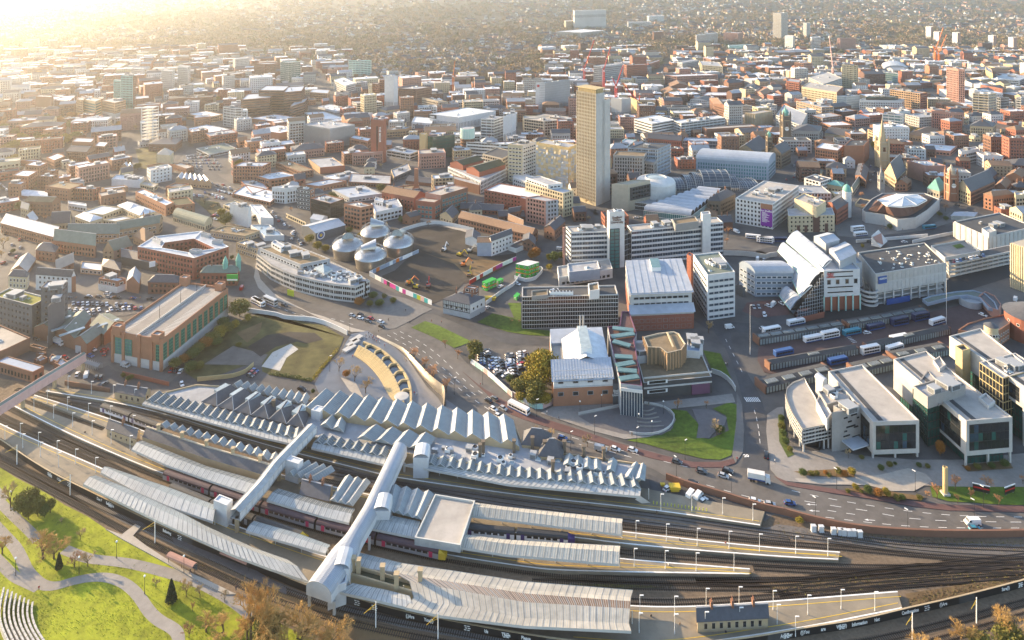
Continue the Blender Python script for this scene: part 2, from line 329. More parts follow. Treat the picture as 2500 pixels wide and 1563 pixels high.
ROADS=[
 ('asphalt',t33((1680,60),(1990,90),(2419,130),(2560,40),(2600,110),(2230,200),(1860,180))),
 ('asphalt',t32((1450,30),(1650,20),(1800,80),(2060,190),(2300,290),(2419,320))+t33((100,310),(390,320),(390,260),(230,230),(0,210))+t32((2250,190),(1960,80),(1750,0),(1560,-60),(1300,-170),(1080,-270),(980,-310),(900,-290),(1200,-160))),
]
for m_,p_ in ROADS:flat('road',p_,.06,m_)
for p_,w_,m_ in[
 (t21((0,1010),(70,1000),(130,920),(160,800),(60,700),(0,640)),9,'asphalt'),
 (t21((2419,1420),(2330,1230),(2240,1080),(2190,990),(2120,930),(2130,900)),12,aold),(t22((0,1080),(40,1210),(180,1330),(400,1420)),13,aold),
 (t22((470,880),(370,760),(290,660),(230,560),(160,470),(60,420),(-60,360),(-300,250),(-420,160),(-520,60),(-600,0)),11,'asphalt'),
 (t21((600,1300),(1000,1290),(1400,1310),(1700,1300),(2090,1350),(2300,1330)),8,aold),(t31((240,230),(420,290),(620,350),(800,400),(980,450),(1100,500),(1400,560),(1640,620),(1760,680)),9,aold),
 (t31((950,520),(1010,560),(1050,640),(1130,680)),5,'asphalt'),(t32((-40,560),(180,610),(440,690),(520,760)),9,'asphalt'),(t31((1640,600),(2000,650),(2419,590)),8,'asphalt'),
 (t23((1990,900),(2200,900),(2419,930))+t24((0,900),(300,860),(700,790),(1000,770),(1500,720),(1800,680),(2200,600)),14,'asphalt'),(t24((330,1500),(700,1440),(1100,1380),(1500,1280),(1900,1160),(2300,1040),(2700,900)),16,'asphalt_new'),
 (t23((440,860),(330,880),(200,850),(60,780)),9,'asphalt'),(t23((700,560),(800,500),(900,540),(1100,600),(1250,590)),16,'asphalt'),(t24((250,240),(300,130),(380,10)),8,'asphalt'),(t24((900,330),(1000,200),(1040,80),(1010,-40)),9,'asphalt'),
 (t24((860,340),(1200,350),(1500,360),(1750,480),(2000,500),(2419,520)),14,'asphalt'),(t21((900,350),(1200,380),(1240,320),(1380,290),(1560,260)),9,'asphalt'),(t21((1960,250),(2200,330),(2419,420)),9,aold),(t11((1560,1512),(1700,1370),(1780,1310),(2040,1500)),12,'asphalt'),(t11((1180,1380),(1240,1260),(1220,1210)),9,'asphalt'),
 (t11((1760,720),(1850,790),(2000,860),(2200,900)),14,aold),(t12((420,560),(560,640),(700,860),(840,920)),12,'asphalt'),(t14((1480,820),(1640,900),(1760,980)),12,'asphalt'),(t13((1500,440),(1490,540),(1400,680),(1240,760)),14,'asphalt'),
 (t22((1250,740),(1040,670),(850,640)),7,'paving'),(t22((1540,580),(1700,610),(1900,680),(2050,720)),7,pvp)]:
 o_=ribbon('road',smt(PL(p_,.05),2),w_,.05,m_);o_['kind']='structure'
PAVES=[(pvp,t22((20,980),(60,1140),(180,1270),(300,1340),(520,1450))+t32((650,50),(900,150),(1060,190),(900,190),(600,60),(440,-20))+t22((130,1300),(40,1220),(0,1120))),
 ('footway',t32((1080,-190),(1400,-120),(1650,-20),(1560,20),(1440,90),(1300,160),(1160,170),(1050,-60))),
 ('red_tarmac',t32((1930,560),(2100,700),(2300,820),(2419,870))+t33((200,950),(560,1060),(720,1110),(1000,1210),(1400,1320),(1700,1390),(1950,1390),(2080,1360),(2100,1400),(1980,1440),(1700,1440),(1300,1350),(900,1230),(500,1110),(180,1010),(0,940))),
 ('paving',t33((430,870),(1060,850),(1250,850),(1900,780),(2070,760),(2100,840),(1800,870),(1500,900),(1550,1000),(1500,1100),(1300,1160),(1080,1180),(800,1110),(480,1000),(300,940))),
 ('footway',t33((2110,740),(2160,860),(2180,1100),(2170,1300),(2100,1400),(2070,1320),(2110,1000),(2110,850))),
 ('paving',t34((50,950),(140,890),(200,880),(230,1250),(460,1290),(620,1270),(900,1330),(1400,1370),(1830,1370),(2419,1310),(2600,1330),(2600,1512),(2419,1620),(1900,1620),(1200,1600),(560,1600),(170,1560),(80,1460),(40,1100))),
 (pvp,t44((360,100),(700,110),(1100,70),(1350,10),(1500,60),(1560,120),(1400,210),(1200,210),(1000,160),(700,150),(400,130))),
 ('red_tarmac',t44((180,80),(300,130),(700,190),(1000,240),(1400,300),(1700,330),(2359,340),(2700,345),(2700,395),(2359,395),(1700,380),(1400,345),(1000,275),(600,215),(290,160))),
 ('brick_paving',t34((-30,330),(400,200),(1500,20),(1850,-60),(2100,-60),(2150,60),(1800,180),(1740,330),(1200,430),(600,520),(200,600),(20,560),(-40,450))),
 ('wet_stone',t32((560,670),(620,560),(700,480),(800,400),(840,300),(900,210),(1050,180),(1130,235),(1300,330),(1420,440),(1500,560),(1600,700),(1700,800),(1760,900),(1950,960),(1800,1000),(620,800))),
 (pvp,t32((800,610),(940,660),(1010,800),(1000,830),(880,730))),('wet_stone',t32((1750,800),(1830,850),(1960,960),(1850,960),(1740,890))),
 ('paving_dark',t33((650,970),(1060,880),(1260,860),(1440,890),(1540,990),(1520,1080),(1420,1140),(1280,1150),(1050,1130),(820,1070))),
 ('footway',t24((660,640),(830,600),(840,400),(910,480),(960,600),(1250,660),(1550,640),(1640,600),(1740,520),(1780,610),(1500,690),(900,760),(700,740))),
 ('paving_dark',t33((1700,900),(1880,910),(2020,980),(2000,1050),(1890,1130),(1860,1170),(1740,1170),(1760,1050)))]
for m_,p_ in PAVES:flat('pavement',p_,.16,m_,kerb=.1)
for n_,m_,p_ in[('grass_plot','grass',t22((1180,1420),(1290,1380),(1430,1440),(1290,1490))),('grass_plot','grass',t32((1450,150),(1580,90),(1700,130),(2010,280),(1850,340),(1660,240))),('grass_plot','grass',t23((0,1360),(120,1360),(120,1512))+t33((130,160),(390,180),(390,230),(200,220),(0,190))+t32((2060,100),(2200,20),(2400,60))),
 ('grass_plot','grass',t33((1500,900),(1650,920),(1760,1040),(1740,1160),(1860,1180),(2040,1100),(2010,960),(1890,900),(2040,840),(2110,860),(2110,1160),(2060,1330),(1960,1370),(1800,1360),(1500,1290),(1260,1220),(1100,1190),(1300,1160),(1480,1110),(1540,1000))),('grass_plot','grass',t33((1800,360),(1960,390),(2060,620),(2090,690),(1960,580),(1890,560))),('grass_plot','grass',t44((1540,170),(1700,130),(2359,90),(2700,90),(2700,340),(2200,330),(1700,300),(1560,260))),
 ('waste_ground','grass_rough',t31((1700,560),(1900,330),(2150,120),(2419,0))+t32((0,30),(260,60),(640,130),(830,240),(780,370),(600,560),(530,650),(150,590),(0,520))+t31((2300,530),(2220,610),(1820,640))),('waste_ground','grass_rough',t11((1250,1380),(1450,1330),(1440,1560),(1300,1560))),('waste_ground','grass_rough',t21((1780,400),(2020,430),(2080,560),(2080,650),(1990,600),(1900,500))),
 ('building_site','earth',t22((1180,1110),(1300,1060),(1470,900),(1240,760),(1560,660),(1700,650),(1900,690),(2030,730),(1960,820),(2190,930),(2419,900),(2419,980),(2060,1160),(1930,1180),(1830,1290),(1640,1370),(1200,1150))),('spoil_heap',ebn,t22((1500,870),(1850,1000),(1990,1130),(2100,1140),(2300,1030),(2340,980),(2100,960),(1900,960),(1700,940))),
 ('car_park','asphalt',t21((620,1330),(1320,1330),(1330,1440),(1150,1480),(640,1490))),('car_park',aold,t32((2010,480),(2030,350),(2230,350),(2419,340))+t33((190,380),(180,500),(30,640))+t32((2419,700),(2300,620),(2150,560))),('car_park','asphalt',t21((1760,350),(2000,300),(2200,350),(2180,420),(2050,420),(1900,400))),('car_park','asphalt',t11((1700,1440),(1900,1400),(2080,1480),(2100,1600),(1760,1590),(1620,1540))),
 ('car_park','asphalt',t43((1220,60),(1400,130),(1770,270),(2245,390),(2200,470),(1750,390),(1260,300))),('car_park','asphalt',t31((640,600),(700,540),(940,540),(1010,640),(990,710),(640,680))),('yard','red_tarmac',t34((-140,-80),(220,-120),(260,30),(-40,60),(-180,0))),('car_park','asphalt',t31((1880,640),(2240,510),(2419,470),(2419,580),(2060,650))),('waste_ground',aold,t31((1880,490),(2150,320),(2419,390))+t32((0,380),(130,400),(60,500),(0,500))),('bare_patch','earth',t32((-60,330),(120,220),(330,190),(560,200),(640,260),(480,300),(400,280),(200,330),(60,420))),('bare_patch',ebn,t31((2180,200),(2419,100),(2400,190),(2280,290))),('concrete_slab',ccr,t32((70,510),(170,380),(340,300),(410,350),(300,430),(240,550))),
 ('planting_bed','leaf_green',t34((150,960),(200,960),(230,1230),(300,1320),(240,1350),(160,1200))),('planting_bed',ebn,t44((350,40),(700,20),(880,30),(880,90),(500,80))),('planting_bed',ebn,t44((780,190),(1000,180),(1300,230),(1500,260),(1440,290),(1000,240))),('planting_bed',ebn,t34((1840,1420),(2280,1380),(2320,1450),(1900,1480)))]:
 z_={'bare_patch':.12,'spoil_heap':.16,'concrete_slab':.12,'planting_bed':.22}.get(n_,.1 if n_!='waste_ground' or m_=='grass_rough' else.12)
 flat(n_,p_,z_,m_)
# ------------------------------------------------------------------ haze
def haze():
 m=bpy.data.materials.new('haze');m.use_nodes=True;N=m.node_tree.nodes;N.remove(N['Principled BSDF'])
 v=N.new('ShaderNodeVolumePrincipled');v.inputs['Color'].default_value=(.96,.95,.93,1);v.inputs['Density'].default_value=.00014;v.inputs['Anisotropy'].default_value=.78
 m.node_tree.links.new(v.outputs[0],N['Material Output'].inputs['Volume'])
 mb=MB();mb.bxx((0,7000,108.5),(18600,15200,239));o=mb.mk('haze',m);o['kind']=stfk
haze()
# ------------------------------------------------------------------ building kit
UNIT={}
def win_unit(gls,frm):
 k=('w',gls,frm)
 if k not in UNIT:
  mb=MB();b=.09
  o_=[(-.5,-.5),(.5,-.5),(.5,.5),(-.5,.5)];i_=[(-.5+b,-.5+b),(.5-b,-.5+b),(.5-b,.5-b),(-.5+b,.5-b)]
  for q in rn(4):
   r=(q+1)%4;A,B,C,D=o_[q],o_[r],i_[r],i_[q]
   mb.fc([(A[0],-.12,A[1]),(B[0],-.12,B[1]),(C[0],-.12,C[1]),(D[0],-.12,D[1])],1)
   mb.fc([(A[0],0,A[1]),(B[0],0,B[1]),(B[0],-.12,B[1]),(A[0],-.12,A[1])],1)
   mb.fc([(D[0],-.12,D[1]),(C[0],-.12,C[1]),(C[0],-.03,C[1]),(D[0],-.03,D[1])],1)
  mb.fc([(x,-.03,z) for x,z in i_],0)
  UNIT[k]=mb.mesh('window',[gls,frm])
 return UNIT[k]
def plant_unit(k):
 if k in UNIT:return UNIT[k]
 mb=MB()
 if k==plh:
  mb.bxx((0,0,.45),(1,1,.9)).bxx((0,0,.95),(1.08,1.08,.1))
  for i in rn(4):mb.bxx((0,-.51,.2+i*.17),(.8,.03,.07),m=1)
  for i in rn(4):mb.bxx((-.51,0,.2+i*.17),(.03,.8,.07),m=1)
  UNIT[k]=mb.mesh(k,[pgy,fdk])
 elif k==airu:
  mb.bxx((0,0,.5),(1,1,.7));mb.bxx((-.35,0,.08),(.1,.9,.16)).bxx((.35,0,.08),(.1,.9,.16));mb.lth((0,0,.86),[(.38,0),(.38,.1),(.3,.1),(.05,.04)],10,1)
  UNIT[k]=mb.mesh(k,[pwt,fdk])
 elif k==skyl:
  mb.bxx((0,0,.15),(1,1,.3),m=0);mb.fc([(-.45,-.45,.31),(.45,-.45,.31),(.2,0,.6),(-.2,0,.6)],1).fc([(.45,.45,.31),(-.45,.45,.31),(-.2,0,.6),(.2,0,.6)],1).fc([(-.45,.45,.31),(-.45,-.45,.31),(-.2,0,.6)],1).fc([(.45,-.45,.31),(.45,.45,.31),(.2,0,.6)],1)
  UNIT[k]=mb.mesh(k,[fwh,gpl])
 elif k=='duct':
  mb.bxx((0,0,.6),(1,.5,.5));mb.bxx((.4,0,.2),(.3,.5,.4)).bxx((-.4,0,.2),(.3,.5,.4));mb.bxx((0,0,.6),(.08,.56,.56)).bxx((.3,0,.6),(.08,.56,.56))
  UNIT[k]=mb.mesh(k,['steel'])
 elif k=='chimney':
  mb.bxx((0,0,.5),(1,.6,1)).bxx((0,0,.92),(1.15,.75,.1))
  for x in(-.3,0,.3):mb.tube((x,0,1),(x,0,1.3),.1,.08,6,1)
  UNIT[k]=mb.mesh(k,[bbn,bog])
 return UNIT[k]
OCC=[]
LAND=[]
def fcg(a,b):
 m=((a[0]+b[0])/2,(a[1]+b[1])/2);n=(b[1]-a[1],a[0]-b[0]);return n[0]*-m[0]+n[1]*-m[1]>-.25*hypot(*n)*hypot(*m)
def facade(ro,a,b,z0,z1,w,gls=gdk,frm=fwh,joined=None,count=[0]):
 """windows of one wall; w = (width, height, spacing, storey, first sill)"""
 ww,wh,sp,st,sill=w;d=V3((b[0]-a[0],b[1]-a[1]));L_=d.length
 if L_<sp*.8:return
 d.normalize();n=max(1,int((L_-.6)/sp));pad=(L_-n*sp)/2;nf=max(1,int((z1-z0-sill-wh*.6)/st)+1)
 Y=max(60,(a[1]+b[1])/2);big=max(ww,wh)*F/Y>=7.0;rz=ang(d);nx,ny=d.y,-d.x
 for f in rn(nf):
  z=z0+sill+f*st+wh/2
  if z+wh/2>z1-.2:break
  for i in rn(n):
   s=pad+sp*(i+.5);x,y=a[0]+d.x*s,a[1]+d.y*s
   if big and count[0]<300:
    inst('window',win_unit(gls,frm),ro,(x,y,z),rz,(ww,1,wh));count[0]+=1
   else:
    p=[(x-d.x*ww/2*e1+nx*k,y-d.y*ww/2*e1+ny*k,z+e2*wh/2) for k in(0,.07) for e1,e2 in((1,-1),(-1,-1),(-1,1),(1,1))]
    m=len(joined.v);joined.v+=p
    joined.f+=[(m+4,m+5,m+6,m+7),(m,m+1,m+5,m+4),(m+1,m+2,m+6,m+5),(m+2,m+3,m+7,m+6),(m+3,m,m+4,m+7)];joined.m+=[0]*5
STY={
 'std':(1.3,1.7,2.7,3.3,1.0),'wide':(2.2,1.7,3.2,3.3,1.0),'tall':(1.2,2.2,2.4,3.4,.9),'big':(2.6,2.2,3.4,3.6,.8),'small':(1.1,1.3,3.2,3.2,1.1),'strip':(3.0,1.4,3.25,3.4,1.0),'slit':(.8,9,2.4,40,1.5),'dense':(1.5,2.1,2.0,3.2,.6),'ind':(2.4,2.2,4.2,4.2,1.0)}
def roof_flat(ro,pts,z1,rof,par,wallm,pn='roof',ppt=.7):
 inn=ins_(pts,.45);mb=MB();n=len(pts)
 for i in rn(n):
  j=(i+1)%n
  mb.fc([(pts[i][0],pts[i][1],z1),(pts[j][0],pts[j][1],z1),(inn[j][0],inn[j][1],z1),(inn[i][0],inn[i][1],z1)])
  mb.fc([(inn[i][0],inn[i][1],z1),(inn[j][0],inn[j][1],z1),(inn[j][0],inn[j][1],z1-ppt),(inn[i][0],inn[i][1],z1-ppt)])
 mb.mk('parapet',mt(par or wallm),ro)
 MB().fc([(p[0],p[1],z1-ppt) for p in inn]).mk(pn,rof,ro)
def roof_pitched(ro,pts,z1,ris,kind,rof,wallm):
 """pts four corners; the ridge runs along the longer side"""
 A,B,C,D=[V3((p[0],p[1])) for p in pts]
 if(B-A).length<(C-B).length:A,B,C,D=B,C,D,A
 u=(B-A).normalized();v=(D-A).normalized();o=.35
 a,b,c,d=A-u*o-v*o,B+u*o-v*o,C+u*o+v*o,D-u*o+v*o
 r0,r1=(a+d)/2,(b+c)/2;mb=MB();V=lambda p,z:(p.x,p.y,z)
 if kind=='hip':
  h=min((D-A).length/2,(B-A).length*.45);r0=r0+u*h;r1=r1-u*h
 zt=z1+ris;t=.18
 if kind=='barrel':
  N_=10;prev=None
  for i in rn(N_+1):
   th=pi*i/N_;k=(1-cos(th))/2;z=z1+ris*sin(th);e0=a+(d-a)*k;e1=b+(c-b)*k
   if prev:mb.fc([V(prev[0],prev[2]),V(prev[1],prev[2]),V(e1,z),V(e0,z)])
   prev=(e0,e1,z)
  mb.mk('roof',rof,ro,smt=1)
  for p,q in((A,D),(B,C)):MB().fc([V(p+(q-p)*(1-cos(pi*i/N_))/2,z1+ris*.97*sin(pi*i/N_)) for i in rn(N_+1)]).mk('gable_wall',wallm,ro)
  return
 mb.fc([V(a,z1),V(b,z1),V(r1,zt),V(r0,zt)]).fc([V(c,z1),V(d,z1),V(r0,zt),V(r1,zt)])
 if kind=='hip':mb.fc([V(d,z1),V(a,z1),V(r0,zt)]).fc([V(b,z1),V(c,z1),V(r1,zt)])
 mb.fc([V(a,z1-t),V(b,z1-t),V(b,z1),V(a,z1)]).fc([V(c,z1-t),V(d,z1-t),V(d,z1),V(c,z1)])
 mb.mk('roof',rof,ro)
 MB().bar(V(r0,zt+.05),V(r1,zt+.05),.35,.2).mk('ridge',rgy,ro)
 if kind==gab:
  for p,q in((D,A),(B,C)):MB().fc([V(p,z1-.02),V(q,z1-.02),V((p+q)/2,zt-.12)]).mk('gable_wall',wallm,ro)
def bld(pts,z0,z1,name,lbl,cat=bdg,wa=brd,wall2=None,rof=rgy,rt='flat',ris=3.0,win='std',gls=gdk,frm=fwh,par=None,pln=0,ro=None,grp_=None,sty='punch',band=cpl,base=None,cnt=None,rng=None,chim=0,occ=1,ppt=.7,floors=None,mull=1.6):
 pts=ccw([V3((p[0],p[1])) for p in pts]);cx=sum(p.x for p in pts)/len(pts);cy=sum(p.y for p in pts)/len(pts)
 rng=rng or rndm(int(cx*7+cy*13))
 if ro is None:ro=tng(name,(cx,cy,z0),lbl,cat,grp_)
 if occ:
  rad=max((p-V3((cx,cy))).length for p in pts);OCC.append((cx,cy,rad,pts))
 cnt=cnt if cnt is not None else[0];n=len(pts);h=z1-z0
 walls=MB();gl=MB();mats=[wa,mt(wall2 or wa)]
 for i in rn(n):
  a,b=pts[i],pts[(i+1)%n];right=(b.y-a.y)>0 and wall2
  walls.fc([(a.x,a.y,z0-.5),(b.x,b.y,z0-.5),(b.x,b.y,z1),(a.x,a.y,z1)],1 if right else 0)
 if sty=='punch':
  walls.mk('wall',mats,ro)
  if win:
   w=STY[win] if isinstance(win,str) else win
   for i in rn(n):
    a,b=pts[i],pts[(i+1)%n]
    if fcg(a,b):facade(ro,a,b,z0,z1-ppt*.4,w,gls,frm,gl,cnt)
 elif sty=='bands':
  core=MB();core.prm(ins_(pts,.3),z0,z1-.4,top=0);core.mk('glazing',gls,ro)
  nf=floors or max(1,round(h/3.6));st=h/nf;th=st*.4
  for f in rn(nf+1):
   za=z0+f*st-(th*.5 if f else 0);zb=za+(th if f not in(0,nf) else th*.7)
   if f==nf:za,zb=z1-th*.8,z1
   m=MB();q=ins_(pts,.3);k=len(pts)
   m.prm(pts,za,zb,top=0)
   for i in rn(k):
    j=(i+1)%k;m.fc([(pts[i].x,pts[i].y,zb),(pts[j].x,pts[j].y,zb),(q[j].x,q[j].y,zb),(q[i].x,q[i].y,zb)]);m.fc([(q[i].x,q[i].y,za),(q[j].x,q[j].y,za),(pts[j].x,pts[j].y,za),(pts[i].x,pts[i].y,za)])
   if f<nf or True:m.mk('spandrel',wa,ro)
  ml=MB()
  for i in rn(n):
   a,b=pts[i],pts[(i+1)%n]
   if not fcg(a,b):continue
   d=b-a;L_=d.length;k=max(1,int(L_/mull));d.normalize()
   for j in rn(k+1):
    p=a+d*(L_*j/k)+V3((-d.y,d.x))*.16;ml.bxx((p.x,p.y,(z0+z1)/2-.2),(.14 if j%4 else.5,.24,h-.4),ang(d),bottom=0)
  ml.mk('mullion',frm,ro,kind=stfk)
 elif sty==curt:
  walls.mk('glazing',gls,ro);ml=MB();nf=floors or max(1,round(h/3.5))
  for i in rn(n):
   a,b=pts[i],pts[(i+1)%n]
   if not fcg(a,b):continue
   d=b-a;L_=d.length;k=max(1,int(L_/mull));d.normalize();rz=ang(d);o=V3((d.y,-d.x))*.06
   for j in rn(k+1):p=a+d*(L_*j/k)+o;ml.bxx((p.x,p.y,(z0+z1)/2),(.14,.16,h),rz,bottom=0)
   for f in rn(nf+1):p=(a+b)/2+o;ml.bxx((p.x,p.y,min(z1-.2,z0+h*f/nf)),(L_,.2,.35),rz)
  ml.mk('glazing_bar',frm,ro,kind=stfk)
 elif sty=='fins':
  walls.mk('wall',mats,ro);ml=MB()
  for i in rn(n):
   a,b=pts[i],pts[(i+1)%n]
   if not fcg(a,b):continue
   d=b-a;L_=d.length;k=max(1,int(L_/mull));d.normalize();rz=ang(d);o=V3((d.y,-d.x))*.15
   for j in rn(k+1):p=a+d*(L_*j/k)+o;ml.bxx((p.x,p.y,(z0+z1)/2+rng.uniform(-.6,.6)),(mull*.35,.35,h*rng.uniform(.84,.95)),rz,bottom=0)
  ml.mk('fin',frm,ro,kind=stfk)
 if gl.f:gl.mk('windows',gls,ro,kind=stfk)
 if base:
  MB().prm(ins_(pts,-.12),z0,z0+base[1],top=0).mk('plinth',mt(base[0]),ro)
 if rt=='flat':roof_flat(ro,pts,z1,rof,par,wa,ppt=ppt)
 elif rt in(gab,'hip','barrel') and n==4:roof_pitched(ro,pts,z1,ris,rt,rof,wa)
 elif rt=='pyramid' or rt in('hip',gab):
  m=MB();q=ins_(pts,-.4)
  for i in rn(n):a,b=q[i],q[(i+1)%n];m.fc([(a.x,a.y,z1),(b.x,b.y,z1),(cx,cy,z1+ris)])
  m.mk('roof',rof,ro)
 for k in rn(pln):
  u,v=rng.uniform(-.62,.62),rng.uniform(-.62,.62);e=pts[rng.randrange(n)];e2=pts[rng.randrange(n)]
  x=cx+(e.x-cx)*abs(u)*.8+(e2.x-cx)*.12;y=cy+(e.y-cy)*abs(u)*.8+(e2.y-cy)*.12
  kind=rng.choice([plh,airu,skyl,'duct',airu,skyl,plh]);s=rng.uniform(1.2,3.2) if kind!=plh else rng.uniform(2.5,6)
  d=pts[1]-pts[0]
  inst(kind,plant_unit(kind),ro,(x,y,z1-ppt if rt=='flat' else z1),ang(d),(s,s*rng.uniform(.7,1.4),min(2.6,s*rng.uniform(.6,.9))))
 for k in rn(chim):
  A_,B_=pts[0],pts[1]
  if(pts[2]-pts[1]).length>(B_-A_).length:A_,B_=pts[1],pts[2]
  t_=(k+.5)/chim;cc=V3((cx,cy))+(B_-A_)*(t_-.5)*.9
  inst('chimney',plant_unit('chimney'),ro,(cc.x,cc.y,z1+ris*.6),atan2((B_-A_).y,(B_-A_).x)+1.57,(1.1,1.1,ris*.4+1.8))
 return ro
def quad(t,A,B,C,yb,zb=None):
 """roof corners A (nearest), B (left), C (right) as seen, yb where A's edge meets the ground"""
 (ax,ay),(bx,by),(cx,cy),(_,gy)=TL[t](A,B,C,(0,yb))
 g=G(ax,gy);z1=H-(ay-YH)*g.y/F
 a,b,c=P(ax,ay,z1),P(bx,by,z1),P(cx,cy,z1)
 return[a,c,c+b-a,b],g.z,z1
def b(t,A,B,C,yb,name,lbl,**k):
 pts,z0,z1=quad(t,A,B,C,yb)
 r=bld(pts,z0,max(z1,z0+2.5),name,lbl,**k)
 LAND.append((pix(((pts[0].x+pts[2].x)/2,(pts[0].y+pts[2].y)/2,z0)),lbl)) if k.get('land') else None
 return r
def bp(t,pts,i,yb,name,lbl,**k):
 """a roof outline of many corners; yb is the ground below corner i"""
 q=TL[t](*pts);gy=TL[t]((0,yb))[0][1];g=G(q[i][0],gy);z1=H-(q[i][1]-YH)*g.y/F
 return bld([P(x,y,z1) for x,y in q],g.z,z1,name,lbl,**k),z1
def top(ro,t,A,B,C,z0,dz,**k):
 q=TL[t](A,B,C);z1=z0+dz;a,b_,c=[P(x,y,z1) for x,y in q]
 return bld([a,c,c+b_-a,b_],z0,z1,None,None,ro=ro,occ=0,**k)
# ------------------------------------------------------------------ far rows, left (hazy)
b('11',(1225,705),(1115,700),(1252,695),1060,'residential_tower','tall teal-glass tower with brown edge, half lost in golden haze',cat='tower',wa='panel_teal',wall2=bbn,win='tall',frm=fdk,pln=2)
b('11',(1113,745),(1048,740),(1122,735),1010,'tower_wing','lower teal wing against the left side of the teal-glass tower',wa='panel_teal',wall2=bbn,win='tall')
b('11',(1060,950),(940,925),(1160,925),1112,offb,'brown round-fronted office on tall white columns below the teal tower',wa=btn,win='tall',base=(cpl,9),pln=3)
b('11',(880,937),(770,915),(935,915),1102,offb,'beige grid-fronted office left of the brown round-fronted office',wa=stn,win='big',gls=gtl,pln=2)
b('11',(765,925),(705,915),(792,905),1090,offb,'narrow olive office at the left end of the hazy office group',wa=btn)
b('11',(470,895),(330,890),(495,880),1060,'apartment_block','brown block with vertical stripes, leftmost tall block in the haze',wa=bbn,win='slit',pln=1)
b('11',(640,930),(500,925),(682,905),1020,'warehouse','low brown building between the striped block and the olive office',wa=bbn,rof=rfw)
b('11',(1320,640),(1215,632),(1337,628),792,'tower_block','pale concrete tower block, left one of three in a row',cat='tower',wa=cpl,pln=1)
b('11',(1590,655),(1490,648),(1612,643),840,'tower_block','pale concrete tower block, nearest and middle of three in a row',cat='tower',wa=cpl,pln=1)
b('11',(1735,620),(1640,612),(1757,605),802,'tower_block','pale concrete tower block, right one of three in a row',cat='tower',wa=cpl,pln=1)
b('11',(2170,545),(2150,535),(2297,535),655,'slab_block','small hazy slab block at the edge of the far woods',wa=ccr)
b('11',(2130,690),(2095,680),(2265,672),800,'slab_block','square brown slab block left of the green glass tower',wa=bbn)
b('11',(540,612),(410,602),(780,600),652,'school','long low pale-roofed building far left in the haze',wa=stn,rof=rpl)
b('11',(1100,625),(975,620),(1182,585),695,'school','low pale-roofed building just left of the three tower blocks',wa=stn,rof=rpl)
b('11',(1960,1255),(1680,1195),(2190,1205),1290,'retail_shed','wide white-roofed retail shed beside a full car park',cat='shed',wa=pgy,rof=rfw,win=0,pln=2)
b('11',(2200,872),(1960,845),(2245,830),908,'retail_shed','pink-brick shed with bright white roof below the right tower block',cat='shed',wa=bpk,rof=rfw,win=0)
b('11',(1490,995),(1270,965),(1600,970),1032,'retail_shed','low white-roofed shed right of the teal-glass tower',cat='shed',wa=ccr,rof=rfw,win=0)
b('11',(1890,1085),(1735,1050),(2055,1055),1140,shpb,'low angled shop block with white roof left of the small white office slab',wa=btn,rof=rfw,win='wide')
b('11',(2175,1000),(2060,985),(2240,998),1180,offb,'white office slab with ribbon windows beside the brown stepped offices',wa=cpl,sty='bands',pln=2)
b('11',(840,1312),(665,1305),(878,1275),1425,'mill_building','orange brick block with pale blue flat roof on its top storey',wa=bog,rof=rme,win='tall')
b('11',(800,1402),(612,1395),(882,1370),1500,'mill_building','dark brick mill with slate roof in front of the orange brick block',wa=bbn,rof=rsl,rt=gab,ris=4)
b('11',(965,1352),(872,1345),(1002,1310),1452,'mill_building','brick block with white dormers right of the slate-roofed mill',wa=bbn,rof=rfw,win='tall')
b('11',(1620,1332),(1370,1330),(1682,1280),1402,bkr,'long dark brick range with rows of small windows beside the red crane foot',wa=bbn,rof=rsl,rt='hip',ris=3,win='small',chim=2)
b('11',(1570,1432),(1445,1425),(1602,1400),1535,'cream_tower','squat cream tower with pale hipped roof by the far car park',cat='tower',wa=rcm,rof=rpl,rt='hip',ris=5,win=0)
b('11',(1930,1425),(1810,1370),(2192,1370),1455,'glazed_shed','long grey-green glazed shed right of the far car park',cat='shed',wa=pgy,rof=rgrn,win='strip',pln=2)
b('11',(300,1490),(180,1480),(440,1480),1540,flt,'small white-roofed brick flats at the left among golden trees',wa=bog,rof=rfw)
b('11',(500,1480),(430,1450),(600,1440),1560,flt,'white-roofed brick house block with a tilted roof near golden trees',wa=bog,rof=rfw)
# ------------------------------------------------------------------ far rows, centre left
b('12',(320,577),(245,572),(428,570),795,'glass_tower','pale green glass tower behind the brown stepped offices',cat='tower',sty=curt,gls=ggn,mull=2.5,wa=pmt)
b('12',(95,592),(0,585),(242,585),730,'slab_block','long brown slab block left of the pale green glass tower',wa=bbn,pln=1)
b('12',(985,562),(875,560),(1085,556),728,'office_tower','mint-green banded tower standing alone among bare woods',cat='tower',wa=pmt,sty='bands',gls=ggn,pln=2)
z_=b('12',(440,838),(275,852),(470,790),1052,'stepped_offices','huge brown brick stepped office complex with terraced wings',wa=bbn,sty='bands',frm=fdk,rof=rme,pln=2)
for A_,B_,C_,y_ in(((275,835),(45,832),(330,792),1045),((150,900),(-120,920),(200,850),1060),((60,990),(-150,1010),(150,940),1065),((470,940),(330,985),(500,900),1058)):
 q_,g_,t_=quad('12',A_,B_,C_,y_);bld(q_,g_,t_,None,None,ro=z_,wa=bbn,sty='bands',frm=fdk,rof=rme)
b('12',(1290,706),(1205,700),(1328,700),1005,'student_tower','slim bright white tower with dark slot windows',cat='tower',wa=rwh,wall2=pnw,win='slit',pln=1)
b('12',(1205,737),(1155,735),(1212,728),915,stf,'orange tower section attached left of the slim white tower',cat='tower',wa=bog)
b('12',(1153,772),(1090,770),(1158,762),925,stf,'lower orange section left of the taller orange tower section',wa=bog)
b('12',(1090,782),(1055,778),(1094,772),930,stf,'narrow cream section at the left end of the orange tower sections',wa=rcm)
